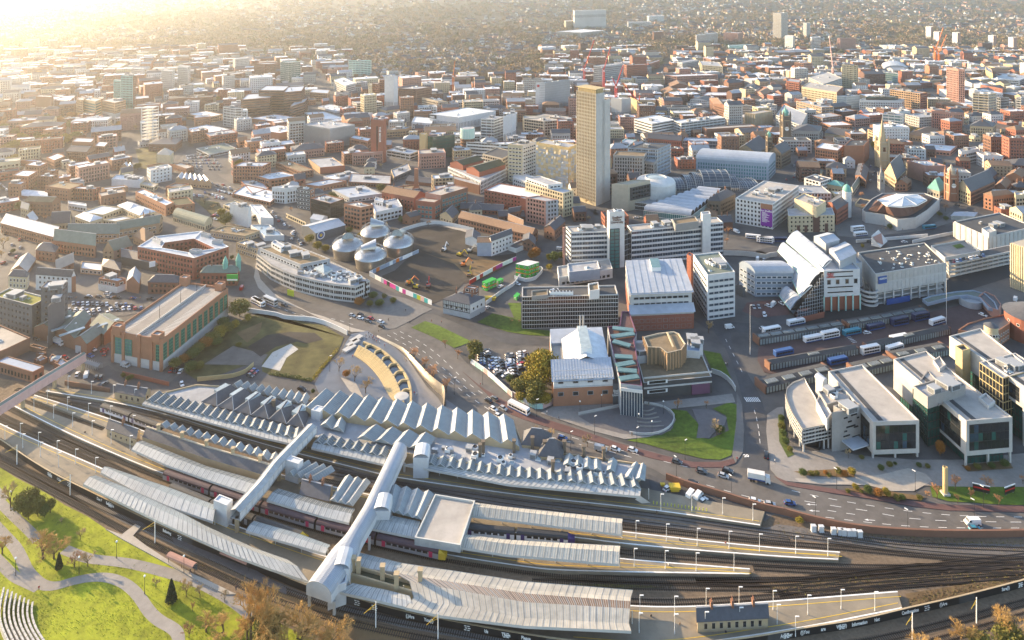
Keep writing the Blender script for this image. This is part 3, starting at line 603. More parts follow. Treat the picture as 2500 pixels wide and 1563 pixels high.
b('12',(1500,822),(1330,815),(1642,800),985,stf,'long brown grid-fronted flats right of the slim white tower',wa=bbn,pln=3)
b('12',(848,788),(738,735),(936,765),892,offb,'pale long office with white roof left of the slim white tower',wa=cpl,rof=rfw,win='wide',pln=2)
b('12',(680,862),(515,850),(702,830),948,offb,'low brown office with pale roof right of the stepped offices',wa=btn,rof=rme,win='wide')
b('12',(950,952),(905,935),(1187,942),1036,'car_park_building','concrete multi-storey car park with open decks by the slim white tower',cat='car park',wa=cpl,sty='bands',pln=4,mull=6)
b('12',(1010,1052),(830,1045),(1092,1040),1122,shpb,'white block with vertical fins in front of the concrete car park',wa=pnw,sty='fins',rof=rfw)
b('12',(760,1027),(590,985),(872,1000),1045,'market_hall','low market hall with white roof and dark skylight strips',cat='hall',wa=pnw,rof=rfw,win=0,pln=6)
b('12',(640,1100),(465,1040),(830,1090),1130,shpb,'long low white shop block below the white-roofed market hall',wa=pnw,rof=rfw,win='strip')
b('12',(700,1187),(457,1145),(932,1150),1372,'cinema_building','grey cube clad in uneven vertical fins',cat=bdg,wa=pgy,sty='fins',frm=cdk,mull=1.3,pln=4)
b('12',(238,1228),(0,1195),(460,1182),1295,'shopping_centre','sprawling white-roofed shopping block left of the grey finned cube',cat=bdg,wa=bog,rof=rfw,win=0,pln=7)
b('12',(240,1130),(-40,1090),(470,1090),1165,'shopping_centre','pale vaulted shop roofs behind the sprawling shopping block',wa=bog,rof=rfw,win=0,pln=6)
tw_=b('12',(1195,1110),(1078,1103),(1222,1100),1505,'brick_tower','plain dark red brick tower with vertical white lettering',cat='tower',win=0,pln=2)
b('12',(1440,1422),(1225,1385),(1532,1390),1482,'car_park_building','flat car park with blue-tinted roof deck right of the red brick tower',cat='car park',wa=ccr,sty='bands',mull=6,rof='roof_blue',pln=5)
b('12',(1580,1242),(1527,1235),(1602,1230),1482,'stair_tower','blank tan slab tower left of the dark glass office',cat='tower',wa=pgd,win=0)
b('12',(1650,1264),(1605,1255),(1852,1240),1472,'glass_office','dark glass office cube reflecting gold light',cat='office',sty=curt,gls=ggn,frm=fdk,mull=2.0,pln=4,rof=rdk,wa=pdk)
b('12',(2215,1102),(2095,1095),(2302,1075),1292,flt,'white flats with dark window strips right of the turquoise-topped drum',wa=rwh,sty='bands',pln=3)
b('12',(2340,1060),(2300,1080),(2419,1045),1290,flt,'narrow white stair block joined to the white striped flats',wa=pnw,win='slit')
nx_=b('12',(1890,1084),(1620,1052),(2232,1022),1205,'department_store','white store with vertical dark slits and wide white roof',cat='store',wa=pnw,win='slit',rof=rfw,pln=4)
b('12',(1640,1140),(1455,1125),(1660,1090),1205,'department_store','lower white wing left of the white store with dark slits',cat='store',wa=pnw,rof=rfw,win='tall')
b('12',(1880,935),(1860,925),(2266,920),1015,offb,'long white office with square window grid behind the white store',wa=rwh,win='big',pln=3)
b('12',(1700,932),(1550,900),(1792,940),1032,offb,'cream office with banded windows beside a round tree',wa=spl,win='wide',pln=2)
b('12',(1050,1302),(882,1270),(1086,1275),1402,flt,'orange brick flats with green glazed top storey left of the red tower',wa=bog,win='tall',rof=rfw,pln=3)
b('12',(1000,1400),(905,1415),(1190,1395),1512,flt,'pink-grey flats with bay strips at the foot of the red brick tower',wa=bpk,win='tall',pln=2,rof=rpl)
of_=b('12',(2270,1332),(1960,1310),(2430,1335),1505,offb,'white and cream office with thin black window slots',cat='office',wa=rwh,wall2=rcm,win='strip',pln=3,rof=rpl)
b('12',(900,1190),(830,1175),(1075,1180),1270,shpb,'tan low shop block behind the orange flats with green top',wa=btn)
b('12',(1400,1190),(1225,1200),(1455,1165),1260,shpb,'tan low offices right of the red brick tower',wa=btn,win='wide',pln=2)
b('12',(2240,1360),(2110,1420),(2419,1400),1512,'pavilion','stone-fronted low block below the white and cream office',wa=spl,win='wide',rof=rdk)
def drum_tower():
 c=G(*t12((1970,1425))[0]);r=7.8;ro=tng('round_tower',c,'round brick tower with turquoise glazed top','tower');c.z=0
 zt=H-(1180/3.7797-YH)*c.y/F
 MB().lth(c,[(r,-.3),(r,zt-11)],28).mk('wall',bbn,ro);MB().lth(c,[(r,zt-11),(r+.3,zt-11),(r+.3,zt-1),(r,zt-1),(r,zt)],28).mk('glazed_top',pmt,ro);MB().lth(c,[(r,zt),(r-.5,zt),(r-.5,zt-.5),(0.01,zt-.3)],28).mk('roof',rgy,ro)
 for i in rn(28):
  a=2*pi*i/28
  if sin(a)<.4:MB().bxx((c.x+cos(a)*(r+.35),c.y+sin(a)*(r+.35),zt-6),(.3,.3,9.6),a).mk('fin',fwh,ro)
 g=MB()
 for f in rn(5):
  for i in rn(0,22):
   a=2*pi*i/22
   if sin(a)<.4:g.bxx((c.x+cos(a)*r,c.y+sin(a)*r,3+f*3.4),(.15,1.1,1.6),a)
 g.mk('windows',gdk,ro,kind=stfk);OCC.append((c.x,c.y,r,None))
drum_tower()
# ------------------------------------------------------------------ far rows, centre right
b('13',(615,100),(600,95),(906,92),278,'hospital','broad pale hospital slab on the wooded hillside',cat='hospital',wa=cpl,win='slit',gls=gbl,pln=4)
b('13',(535,196),(520,190),(600,190),275,'hospital_wing','low beige wing left of the broad hospital slab',cat='hospital',wa=spl)
b('13',(680,270),(450,290),(900,280),315,'hospital_wing','long low podium in front of the broad hospital slab',cat='hospital',wa=ccr,win='strip',rof=rfw)
b('13',(1300,152),(1285,145),(1442,145),212,'laboratory','white stepped block right of the hospital, upper part',wa=rwh)
b('13',(1112,207),(1102,200),(1322,205),256,'laboratory','white curved-looking ribbon-window block right of the hospital',wa=rwh,sty='bands')
b('13',(1345,297),(1335,290),(1437,290),398,'slab_block','brown slab block above the terraced houses',wa=bbn,pln=1)
b('13',(1740,327),(1732,320),(1937,305),442,offb,'hillside office with brown and white bands',wa=cpl,sty='bands',gls=bbn,pln=3)
b('13',(2120,307),(1990,300),(2167,300),412,'slab_block','pinkish brick block right of the banded hillside office',wa=bpk,pln=3)
b('13',(2040,422),(2030,415),(2252,415),478,'clad_block','turquoise-clad long box on the hillside',wa=pmt,win=0)
hb_=b('13',(332,767),(258,768),(573,735),1035,'hotel','white-edged slab hotel with grey glass side and small red sign',cat='hotel',wa=pgy,sty=curt,gls=pgy,frm=cdk,mull=1.8,pln=2)
q_,g_,t_=quad('13',(332,767),(258,768),(573,735),1035)
bld([q_[0],q_[0]+(q_[1]-q_[0])*.03+(q_[0]-q_[3]).normalized()*.2,q_[3]+(q_[1]-q_[0])*.03,q_[3]-(q_[1]-q_[0])*.01],0,t_+.6,None,None,ro=hb_,wa=rwh,win=0)
MB().bxx((q_[3].x*.7+q_[0].x*.3,min(q_[3].y,q_[0].y)-.6,t_-4),(3.4,.5,3.4),atan2((q_[0]-q_[3]).y,(q_[0]-q_[3]).x)).mk('sign',prd,hb_)
b('13',(1050,917),(950,905),(1136,905),1105,'pale_tower','pale grey tower with notched top behind the tall gold tower',cat='tower',wa=cpl,win='slit',pln=2)
b('13',(1200,927),(1130,895),(1241,955),1082,'gold_slab','sunlit tan slab with blank wall beside a red crane',cat=bdg,wa=pgd,win=0)
b('13',(1250,962),(1242,955),(1357,955),1075,offb,'white window-grid office right of the blank tan slab',wa=rwh,win='big')
b('13',(330,1120),(145,1095),(515,1105),1255,offb,'round-cornered office with pale stone grid left of the gold tower',wa=spl,win='big',pln=4,rof=rpl)
b('13',(560,1100),(250,1065),(636,1080),1160,offb,'low grey office with white dome lights behind the pale stone grid office',wa=pdk,win=0,rof=rpl,pln=6)
b('13',(1330,1142),(1165,1095),(1532,1105),1272,'department_store','white store block with black slot windows, left half',cat='store',wa=rwh,win='strip',pln=4,rof=rfw)
b('13',(1600,1135),(1532,1112),(2002,1085),1262,'department_store','white store with four glazed strip floors, right half',cat='store',wa=rwh,sty='bands',pln=5,rof=rfw)
b('13',(1830,1192),(1790,1170),(2292,1165),1282,'brick_hall','plain red-brown brick hall with pale roof right of the white store',cat='hall',wa=bbn,win=0,rof=rpl)
b('13',(2280,1052),(2190,1040),(2440,1025),1175,'city_hall','sunlit classical stone hall with tall columns',cat='hall',wa=stn,win='tall',rof=rpl,sty='fins',frm=spl,mull=3)
b('13',(870,612),(790,605),(1062,590),800,flt,'grey and brown tower flats behind the red cranes',cat=flt,wa=pgy,win='tall',pln=2)
b('13',(1095,602),(1070,595),(1286,595),745,flt,'dark red brick flats right of the red cranes',cat=flt,win='tall',pln=2)
b('13',(1300,590),(1290,580),(1400,560),660,flt,'smaller red flats right of the dark red brick flats',cat=flt)
b('13',(1560,705),(1450,692),(1936,690),795,flt,'long cream and red flats with stepped balconies',cat=flt,wa=bpk,win='wide',rof=rfw,pln=3)
b('13',(1790,600),(1765,560),(1982,615),695,flt,'cream terraced flats with setback top above the long cream flats',cat=flt,wa=rcm,win='wide',pln=2)
b('13',(1610,580),(1562,570),(1760,555),650,flt,'grey-white flats left of the cream terraced flats',cat=flt,wa=pgy)
b('13',(1270,800),(1235,780),(1420,770),850,'chapel','brown gabled hall with warm-lit roof, left of three',wa=bbn,rt=gab,rof=rtl,ris=5)
b('13',(1500,800),(1480,770),(1660,790),850,'chapel','brown gabled hall with warm-lit roof, right of the first',wa=bbn,rt=gab,rof=rtl,ris=5)
b('13',(1450,860),(1410,830),(1600,850),920,'chapel','gabled hall with warm-lit roof, nearest of the gabled halls',wa=btn,rt=gab,rof=rtl,ris=5)
b('13',(2060,1010),(1900,960),(2010,950),1110,'market_building','brown-roofed angular hall right of the white stores',wa=bbn,rt=gab,rof=rtl,ris=4)
b('13',(2110,975),(2060,960),(2240,975),1110,'glass_office','small dark glass office on columns beside the stone hall',sty=curt,gls=gbl,wa=pdk,rof=rdk)
b('13',(2020,880),(1790,880),(2060,850),930,flt,'long red flats with white top floor in the middle distance',cat=flt,win='wide',rof=rfw,pln=2)
b('13',(1840,930),(1680,920),(1900,905),990,flt,'pale terraced shops with slate roof behind the white stores',wa=rwh,rt=gab,rof=rsl)
b('13',(2310,720),(2190,695),(2419,690),760,'retail_shed','wide white-roofed shed in the upper right middle distance',cat='shed',wa=pnw,rof=rfw,win=0,pln=3)
b('13',(2290,830),(2185,800),(2330,800),880,flt,'white gabled block below the wide white-roofed shed',wa=rwh,rt=gab,rof=rsl)
b('13',(2360,880),(2290,850),(2430,840),960,flt,'orange-roofed brick block at the right of the white gabled block',wa=bpk,rt=gab,rof=rtl)
# ------------------------------------------------------------------ far rows, right
b('14',(178,122),(103,118),(239,118),378,'university_tower','tall slab tower on the horizon, sunlit cream side and grey side',cat='tower',wa=pgy,sty='bands',gls='glass_gold',floors=20,pln=1)
b('14',(412,213),(380,210),(448,210),365,'tower_block','thin tower right of the tall horizon slab',cat='tower',wa=cpl)
b('14',(285,337),(212,330),(303,330),484,'tower_block','white tower block with blue foot below the tall horizon slab',cat='tower',wa=rwh,base=(pbl,12))
b('14',(462,347),(447,340),(543,340),488,'tower_block','white tower block with square windows',cat='tower',wa=rwh,win='big')
b('14',(722,357),(695,355),(867,352),495,'slab_block','broad mauve-brown slab with a white end wall',wa=bpk)
for i_,(x0_,x1_,y_,g_,l_) in enm(((1512,1582,246,368,'leftmost and tallest'),(1585,1660,292,405,'second from left'),(1757,1833,300,430,'middle'),(2088,2166,326,448,'second from right'),(2272,2354,342,478,'rightmost and nearest'))):
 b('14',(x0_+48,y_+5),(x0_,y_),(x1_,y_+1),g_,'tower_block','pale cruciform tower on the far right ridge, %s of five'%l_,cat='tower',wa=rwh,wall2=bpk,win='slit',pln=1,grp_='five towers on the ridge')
b('14',(385,582),(300,575),(469,578),735,flt,'orange brick tower flats with white window bands',cat=flt,wa=bog,wall2=bpk,win='wide',pln=2)
b('14',(842,602),(737,595),(890,605),825,'student_tower','cream and tan residential tower with vertical strips',cat='tower',wa=rcm,wall2=ccr,win='tall',pln=1)
b('14',(1760,624),(1703,620),(1872,640),945,'student_tower','tall pink brick tower with pale window columns',cat='tower',wa=bpk,win='tall',pln=2)
b('14',(1905,1000),(1745,930),(1990,960),1020,'pavilion','small white shop with flat roof at the foot of the pink brick tower',wa=rwh,win='wide',rof=rfw)
b('14',(1290,662),(1257,655),(1393,660),795,flt,'square red brick flats with flat roof, middle of the right distance',cat=flt,win='small')
b('14',(2090,872),(1945,860),(2168,860),1095,'office_tower','cream office tower with dark ribbon windows',cat='tower',wa=rcm,sty='bands',pln=3)
b('14',(2200,905),(2170,900),(2280,900),1050,'glass_office','dark glass block right of the cream ribbon-window tower',sty=curt,wa=pdk,rof=rdk)
b('14',(2390,905),(2345,900),(2470,890),1040,offb,'cream ribbon office at the right edge of the picture',wa=cpl,sty='bands',pln=2)
b('14',(1290,928),(900,922),(1316,912),1035,'grand_store','grand white classical building with dark glazed top floor',cat=bdg,wa=rwh,win='tall',pln=5)
top(bpy.data.objects['grand_store'],'14',(1230,895),(960,895),(1260,885),quad('14',(1290,928),(900,922),(1316,912),1035)[2]-.7,5,wa=ggn,win='dense',rof=rpl,pln=4)
b('14',(1460,862),(1180,825),(1527,855),1035,offb,'long brown brick office with lit tan top storey',cat='office',wa=btn,wall2=brd,win='wide',pln=3)
b('14',(690,852),(367,800),(750,800),995,'civic_block','long cream office with tall window rows and green trim',cat='office',wa=rcm,wall2=brd,win='tall',rof=rpl,pln=4)
b('14',(550,992),(320,930),(662,985),1115,offb,'tan stepped office with ribbon windows behind the clock tower',cat='office',wa=btn,sty='bands',pln=3)
b('14',(560,1090),(440,1060),(740,1065),1200,offb,'dark brown banded office with a mint end wall',cat='office',wa=bbn,sty='bands',pln=2)
b('14',(345,762),(225,745),(363,738),905,flt,'red and cream stair-stepped flats',cat=flt,win='wide')
b('14',(780,892),(690,885),(906,880),1005,'glass_office','blue-grey glass office beside the grand white building',sty=curt,gls=gpl,wa=pgy,pln=3)
b('14',(1100,665),(1075,655),(1255,680),790,'glass_office','pale teal glass office left of the square red brick flats',sty=curt,gls=gtl,wa=pgy,pln=2)
b('14',(1130,640),(1105,600),(1360,650),680,'glass_hall','grey glass hall with a big curved roof',cat='hall',wa=pgy,rof=rme,rt='barrel',ris=9,win='strip')
b('14',(960,600),(790,570),(1062,570),635,'long_office','long low cream office above the cream residential tower',cat='office',wa=rcm,win='wide',pln=3)
b('14',(1760,1035),(1565,1020),(1862,1040),1205,'brick_store','rounded red brick and cream building left of the cream ribbon tower',wa=bpk,win='tall',rof=rpl,pln=3)
b('14',(1295,1067),(1115,1050),(1312,1050),1185,offb,'small white office with four teal window bands',cat='office',wa=rwh,sty='bands',gls=gtl,floors=4,pln=3)
b('14',(2130,1172),(1920,1160),(2162,1140),1295,'stone_hotel','dark-gold Victorian stone building with steep slate roof',wa=stn,win='tall',rt='hip',rof=rsl,ris=7,chim=2)
b('14',(1500,1260),(1335,1240),(1640,1200),1310,'brick_hall','low brown hall with wide hipped roof right of the spire',cat='hall',wa=btn,rt='hip',rof=rtl,ris=5)
b('14',(940,1345),(760,1345),(990,1290),1520,'theatre_fly_tower','big windowless orange-brown brick block left of the spire',wa=bog,win=0,rof=rdk,pln=2)
b('14',(700,1390),(490,1360),(760,1340),1530,'brick_hall','brown brick hall with white roof lights left of the windowless brick block',cat='hall',wa=bbn,win='tall',rof=rfw,pln=3)
b('14',(530,1210),(290,1205),(555,1165),1345,'corner_building','curved-corner stone building with columns by the clock tower',wa=sgy,win='tall',rof=rsl,rt='hip',ris=5)
b('14',(360,1160),(130,1060),(420,1050),1290,offb,'pale banded office right behind the clock tower',cat='office',wa=cpl,sty='bands',pln=2)
b('14',(2180,1370),(2000,1340),(2300,1300),1450,'white_round_block','white block with rows of small dark square windows',wa=rwh,win='dense',rof=rfw,pln=2)
b('14',(1840,1400),(1815,1380),(2002,1370),1520,offb,'white-framed office with tall glass panels',cat='office',wa=rwh,win='big',pln=2)
b('14',(1740,1395),(1445,1370),(1800,1345),1440,shpb,'long low white-topped shop row right of the spire',wa=bpk,win='wide',rof=rfw,pln=3)
b('14',(1250,800),(1105,790),(1150,780),850,flt,'small red brick tower below the pale teal glass office',cat=flt)
b('14',(2060,790),(2015,780),(2220,820),890,flt,'dark red flats behind the cream ribbon-window tower',cat=flt,win='small')
b('14',(2130,680),(2070,645),(2120,640),780,'lift_tower','slim tan stair tower among pale roofs, upper right',cat='tower',wa=pgd,win=0)
b('14',(2380,740),(2130,720),(2480,700),800,'retail_shed','broad pale-roofed shed complex at the upper right edge',cat='shed',wa=pbl,rof=rme,win='strip',pln=4)
b('14',(600,660),(430,710),(740,720),780,'building_frame','grey concrete frame under construction by the pink crane',wa=ccr,sty='bands',rof=ccr,pln=2)
def scaffold_tower():
 q=t11((1385,1300))[0];g=G(*q);ro=tng('scaffold_tower',g,'tall pale scaffolding stack between hazy roofs','scaffolding');zt=H-(990/3.7797-YH)*g.y/F;w=6.5
 for x in(-1,0,1):
  for y in(-1,1):MB().tube((g.x+x*w,g.y+y*w,0),(g.x+x*w,g.y+y*w,zt),.3,n=5).mk('standard',pwt,ro)
 k=int(zt/3.4)
 for i in rn(1,k+1):MB().bxx((g.x,g.y,zt*i/k),(2*w+1,2*w+1,.5)).mk('deck',cpl,ro)
 OCC.append((g.x,g.y,12,None))
scaffold_tower()
# ------------------------------------------------------------------ tower cranes
def crane(tl,foot,hook,tip,back,m,lbl):
 f,h_,t_,bk=TL[tl](foot,hook,tip,back);g=G(*f);ro=tng('tower_crane',g,lbl,'crane','tower cranes over the city')
 zh=H-(h_[1]-YH)*g.y/F;up=lambda q:P(q[0],q[1],H-(q[1]-YH)*g.y/F)
 hp,tp,bp_=V3((g.x,g.y,zh)),up(t_),up(bk);w=1.2;mast=MB()
 for x,y in((-w,-w),(w,-w),(w,w),(-w,w)):mast.bar((g.x+x,g.y+y,g.z),(g.x+x,g.y+y,zh),1,1)
 k=max(4,int((zh-g.z)/4))
 for i in rn(k):
  za,zb=g.z+(zh-g.z)*i/k,g.z+(zh-g.z)*(i+1)/k
  for s in(-w,w):mast.bar((g.x-w,g.y+s,za),(g.x+w,g.y+s,zb),.35,.35).bar((g.x+s,g.y-w,za),(g.x+s,g.y+w,zb),.35,.35)
 mast.mk('mast',m,ro)
 for nm,e in(('jib',tp),('counter_jib',bp_)):
  jb=MB();d=e-hp;n=max(3,int(d.length/4));s=V3((0,.8,0))
  jb.bar(hp+s,e,1,1).bar(hp-s,e,1,1).bar(hp+U_(1.8),e,1,1)
  for i in rn(n):a=hp+d*(i/n);c_=hp+d*((i+.5)/n);k2=1-i/n;jb.bar(a+s*k2,c_+U_(1.8*k2),.2,.2).bar(a-s*k2,c_+U_(1.8*k2),.2,.2)
  jb.mk(nm,m,ro)
 MB().bxx((hp.x,hp.y-1.6,zh-.8),(1.8,1.6,2.2)).mk('cab',pwt,ro);MB().bxx(bp_+U_(-.8),(2.6,2,2)).mk('counterweight',ccr,ro)
crane('13',(705,800),(715,640),(798,370),(685,600),prd,'red luffing crane, left one above the tall gold tower')
crane('13',(885,880),(885,650),(948,430),(870,620),prd,'red luffing crane just right of the tall gold tower top')
crane('13',(998,1070),(1000,800),(1065,600),(960,710),prd,'largest red crane with crossed jib, right of the gold tower')
crane('13',(1208,1060),(1205,950),(1060,770),(1220,865),prd,'red crane with low jib reaching left, farthest right of the red group')
crane('12',(1838,890),(1840,700),(1855,565),(1825,690),'paint_orange','single orange crane over the left middle distance')
crane('14',(1600,600),(1605,470),(1675,255),(1570,410),'paint_orange','orange crane on the far right, jib tilted right')
crane('14',(1635,600),(1625,490),(1705,320),(1580,415),'paint_orange','orange crane on the far right, shorter of the pair')
crane('14',(655,790),(655,620),(622,330),(690,570),ppk,'pale pink and red crane left of the cream residential tower')
# ------------------------------------------------------------------ middle left
h_=b('21',(295,1382),(-60,1290),(442,1306),1665,'hotel','charcoal hotel with yellow-green sedum roof at the left edge',cat='hotel',wa=pdk,rof='roof_sedum',win='small',frm=fgy,pln=4,par=cpl)
b('21',(570,1228),(377,1215),(626,1165),1660,'hotel','taller dark hotel block with pale roof beside the sedum roof',cat='hotel',wa=pdk,win='small',rof=rme,pln=3)
b('21',(590,1290),(442,1395),(600,1270),1660,'hotel','low dark hotel wing with grey roof between the two hotel blocks',cat='hotel',wa=pdk,win=0,rof=rme,pln=2)
b('21',(660,1120),(330,1095),(700,1110),1265,'terrace','cream and teal terrace with dark slate roof behind the dark hotel',wa=rwh,wall2=bog,rt=gab,rof=rsl,ris=4,win='small')
b('21',(250,1120),(78,1110),(270,1085),1235,'stone_hall','small cream classical hall with pilasters at the left',cat='hall',wa=rcm,rt='hip',rof=rsl,ris=3,win='tall')
b('21',(250,1070),(100,1060),(330,950),1110,bkr,'brick range with glaring pale roof slope, left of the cream terrace',wa=bbn,rt=gab,rof=rpl,ris=4,win='small')
b('21',(520,1055),(510,1040),(680,985),1110,bkr,'steep gabled block with sun-white roof behind the cream terrace',wa=bbn,rt=gab,rof=rpl,ris=6,win='small')
b('21',(510,890),(330,870),(540,840),985,bkr,'brick flats with grey roof left of the teal-bay range',wa=bog,rt='hip',rof=rsl,ris=4,win='small')
b('21',(880,830),(495,780),(890,770),945,bkr,'long brick range with mossy grey roof and one teal bay',wa=bog,rt=gab,rof=rgrn,ris=6)
b('21',(1050,880),(950,880),(1220,830),960,bkr,'tan gable-fronted range with white balconies right of the teal-bay range',wa=btn,wall2=bpk,rt=gab,rof=rgrn,ris=7,win='small')
b('21',(1100,720),(620,720),(1110,660),810,bkr,'long brick flats with rows of gabled dormers and dark roof',wa=btn,rt=gab,rof=rgrn,ris=5,win='wide')
b('21',(1470,620),(1065,690),(1500,590),720,bkr,'yellow brick dormer range with green-grey roof, right end',wa=btn,rt=gab,rof=rgrn,ris=5,win='wide')
b('21',(1340,790),(1230,740),(1420,720),860,bkr,'hipped brick pavilion with sunlit roof left of the courtyard block',wa=btn,rt='hip',rof=rtl,ris=5,win='small')
b('21',(500,750),(10,620),(590,690),850,bkr,'long curved-looking brick range with blue-grey roof, far left',wa=bog,rt=gab,rof='roof_blue',ris=5)
b('21',(300,620),(200,620),(350,580),700,bkr,'tall brick gable with pale roof above the long blue-roofed range',wa=bbn,rt=gab,rof=rme,ris=6,win=0)
b('21',(640,620),(470,630),(660,590),680,'chapel','gothic chapel with white-framed arched window',cat='chapel',wa=stn,rt=gab,rof=rsl,ris=8,win='tall')
b('21',(830,610),(695,560),(945,575),670,flt,'cream and timber block with white pyramid roof, front left of the courtyard flats',wa=rcm,rt='hip',rof=rfw,ris=3)
b('21',(1290,550),(1180,505),(1432,515),640,flt,'cream block with white pyramid roof, right front of the courtyard flats',wa=rcm,rt='hip',rof=rfw,ris=3)
b('21',(1190,505),(1085,460),(1320,475),560,flt,'block with white pyramid roof at the back of the courtyard flats',wa=rcm,rt='hip',rof=rfw,ris=3)
b('21',(950,545),(760,520),(1130,480),600,flt,'low white-roofed link between the pyramid-roofed blocks',wa=rcm,rof=rfw)
b('21',(1060,605),(945,590),(1250,570),650,flt,'low front link with white roof below the pyramid-roofed blocks',wa=rcm,rof=rfw)
b('21',(1530,460),(1250,330),(1605,430),560,stf,'long brick block with cluttered white roof beside a green roof',wa=bog,rof=rfw,win='small',pln=8)
b('21',(1620,460),(1560,400),(1797,440),545,stf,'brick block with flat green roof',wa=bog,rof='roof_moss',win='small')
b('21',(1660,290),(1530,285),(1745,255),380,stf,'plain orange brick cube left of the small car park',wa=bog,rof=rsl,win=0)
b('21',(1890,650),(1595,560),(1960,610),700,'sports_hall','cream hall with wide curved grey roof',cat='hall',wa=rcm,rt='barrel',rof=rgrn,ris=5,win='tall')
def court():
 t=t21;O=t((1270,840),(1420,745),(1860,695),(2110,840),(1790,945));I=t((1490,850),(1520,802),(1790,765),(1985,855),(1740,892));g=G(O[4][0],t((0,1150))[0][1]);z=H-(O[4][1]-YH)*g.y/F
 ro=tng(stf,P(O[4][0],O[4][1],z),'red brick courtyard block with wide pale-grey roof overhang',bdg)
 for i in rn(5):
  j=(i+1)%5;q=[P(*v,z) for v in(O[i],O[j],I[j],I[i])];bld(q,0,z,None,None,ro=ro,rof=rme,frm=fgy,par=rfw)
 for A_,B_,C_ in(((1480,795),(1405,755),(1500,780)),((1930,735),(1855,715),(1945,722)),((2040,790),(1955,785),(2060,775)),((1830,878),(1745,870),(1865,862))):top(ro,'21',A_,B_,C_,z-.5,2.2,wa=pgy,win=0,rof=rme)
court()
for k_,(A_,B_,C_,y_,lab) in enm([((190,265),(75,258),(240,235),385,'orange brick stepped block, lowest left of the brick cluster'),((260,190),(115,180),(350,140),330,'orange brick block with white roof behind the lowest stepped block'),((370,95),(235,85),(440,60),200,'tall orange brick block with white roof, back of the cluster'),((460,195),(340,185),(540,175),320,'brown brick block with white balconies in the brick cluster'),((540,210),(540,185),(655,190),260,'small white-roofed block right of the balcony block'),((520,140),(390,150),(540,130),200,'white-roofed brick block at the top right of the cluster')]):
 b('21',A_,B_,C_,y_,stf,lab,wa=bog if k_!=3 else bbn,rof=rfw,win='small',pln=1)
b('21',(640,310),(415,280),(770,260),425,stf,'long orange brick flats with green-brown roof and white bay',wa=bog,rof=rbn,win='small',pln=2)
b('21',(860,310),(660,300),(925,290),420,stf,'orange brick flats with big white framed bay, right end',wa=bog,wall2=brd,rof=rfw,win='tall',pln=2)
b('21',(440,395),(200,370),(430,350),420,wksh,'low workshop with striped white roof lights at the left',cat=wksh,wa=bbn,rt='barrel',rof=rfw,ris=3,win=0)
b('21',(480,430),(230,420),(560,400),560,'mill_building','brown brick mill with small windows below the striped workshop',wa=bbn,rt=gab,rof=rbn,ris=3,win='small')
b('21',(260,500),(190,480),(280,480),580,'mill_building','pale gabled end house left of the brown mill',wa=stn,rt=gab,rof=rpl,ris=4,win='small')
b('21',(800,465),(630,440),(795,440),520,wksh,'single-storey white-roofed workshop behind the pyramid-roofed flats',cat=wksh,wa=rwh,rof=rfw,win='wide')
b('21',(970,310),(935,295),(1180,285),360,'retail_shed','brown brick shed with white roof and blue doors',cat='shed',wa=btn,rof=rfw,win=0)
b('21',(1290,230),(1030,215),(1330,190),300,'warehouse','white warehouse roofs with dark roof lights',cat='warehouse',wa=pnw,rof=rfw,win=0,pln=8)
b('21',(1420,290),(1290,260),(1460,260),330,hsb,'tan flat-roofed block with white rear rooms',wa=rcm,rof=rpl,win='wide',pln=1)
b('21',(1490,100),(1360,90),(1600,80),175,stf,'dark brick block with mossy flat roof left of the crowded car park',wa=bog,rof='roof_moss',win='small')
b('21',(1720,120),(1600,80),(1790,100),170,stf,'tan-roofed block attached right of the mossy-roofed block',wa=bbn,rof=rpl,win='small')
def sawshed(tl,front,back,n,zt,z0r,lbl,rof=rme,wa=btn,ris=2.6):
 fa,fb=TL[tl](*front);ba,bb=TL[tl](*back);fa,fb,ba,bb=[P(x,y,zt) for x,y in(fa,fb,ba,bb)]
 c=(fa+fb+ba+bb)/4;c.z=0;ro=tng(wksh,c,lbl,wksh);bld([fa,fb,bb,ba],0,zt,None,None,ro=ro,wa=wa,rt='none',win='small')
 for i in rn(n):
  p,q=fa+(fb-fa)*(i/n),fa+(fb-fa)*((i+1)/n);r,s=ba+(bb-ba)*(i/n),ba+(bb-ba)*((i+1)/n);k=.5;up=U_(ris);m=MB()
  e,g=p+(q-p)*k+up,r+(s-r)*k+up
  m.fc([p,e,g,r]);m.fc([e,q,s,g]);m.fc([p,q,e],1).fc([s,r,g],1);m.mk('roof_bay',[rof,wa],ro)
 return ro
sawshed('21',((1620,215),(1950,250)),((1660,170),(1900,200)),6,6,0,'zigzag-roofed brick workshop with pale sawtooth gables')
sawshed('21',((1120,95),(1230,110)),((1150,75),(1220,85)),2,6,0,'twin pale gabled workshop in the hazy left')
b('22',(150,430),(-200,350),(260,340),470,flt,'long orange brick flats with cascading white balconies',wa=bog,rof=rfw,win='wide',pln=5)
b('21',(2419,100),(2150,95),(2500,60),260,flt,'orange-topped long flats with blue-white roof, upper block',wa=bog,rof=rme,pln=3)
b('21',(2330,350),(2135,140),(2480,300),385,flt,'red and white striped flats with blue glazed stair strips',rof=rme,win='wide',pln=5)
b('21',(2290,480),(2120,440),(2320,470),665,'stair_tower','tall white blank tower with brown plant on its roof',cat='tower',wa=rwh,win=0,rof=rbn,pln=4)
b('21',(2320,560),(2060,450),(2430,520),600,hsb,'low tan block left behind the white blank tower',wa=rcm,win='wide')
b('21',(2260,740),(1940,690),(2400,690),800,shpb,'row of old shops with grey flat roofs and roof clutter',wa=stn,win='tall',rof=rbn,pln=7)
b('21',(2420,880),(2180,800),(2520,850),980,shpb,'grey-roofed pale shops along the curving road',wa=stn,win='tall',pln=5)
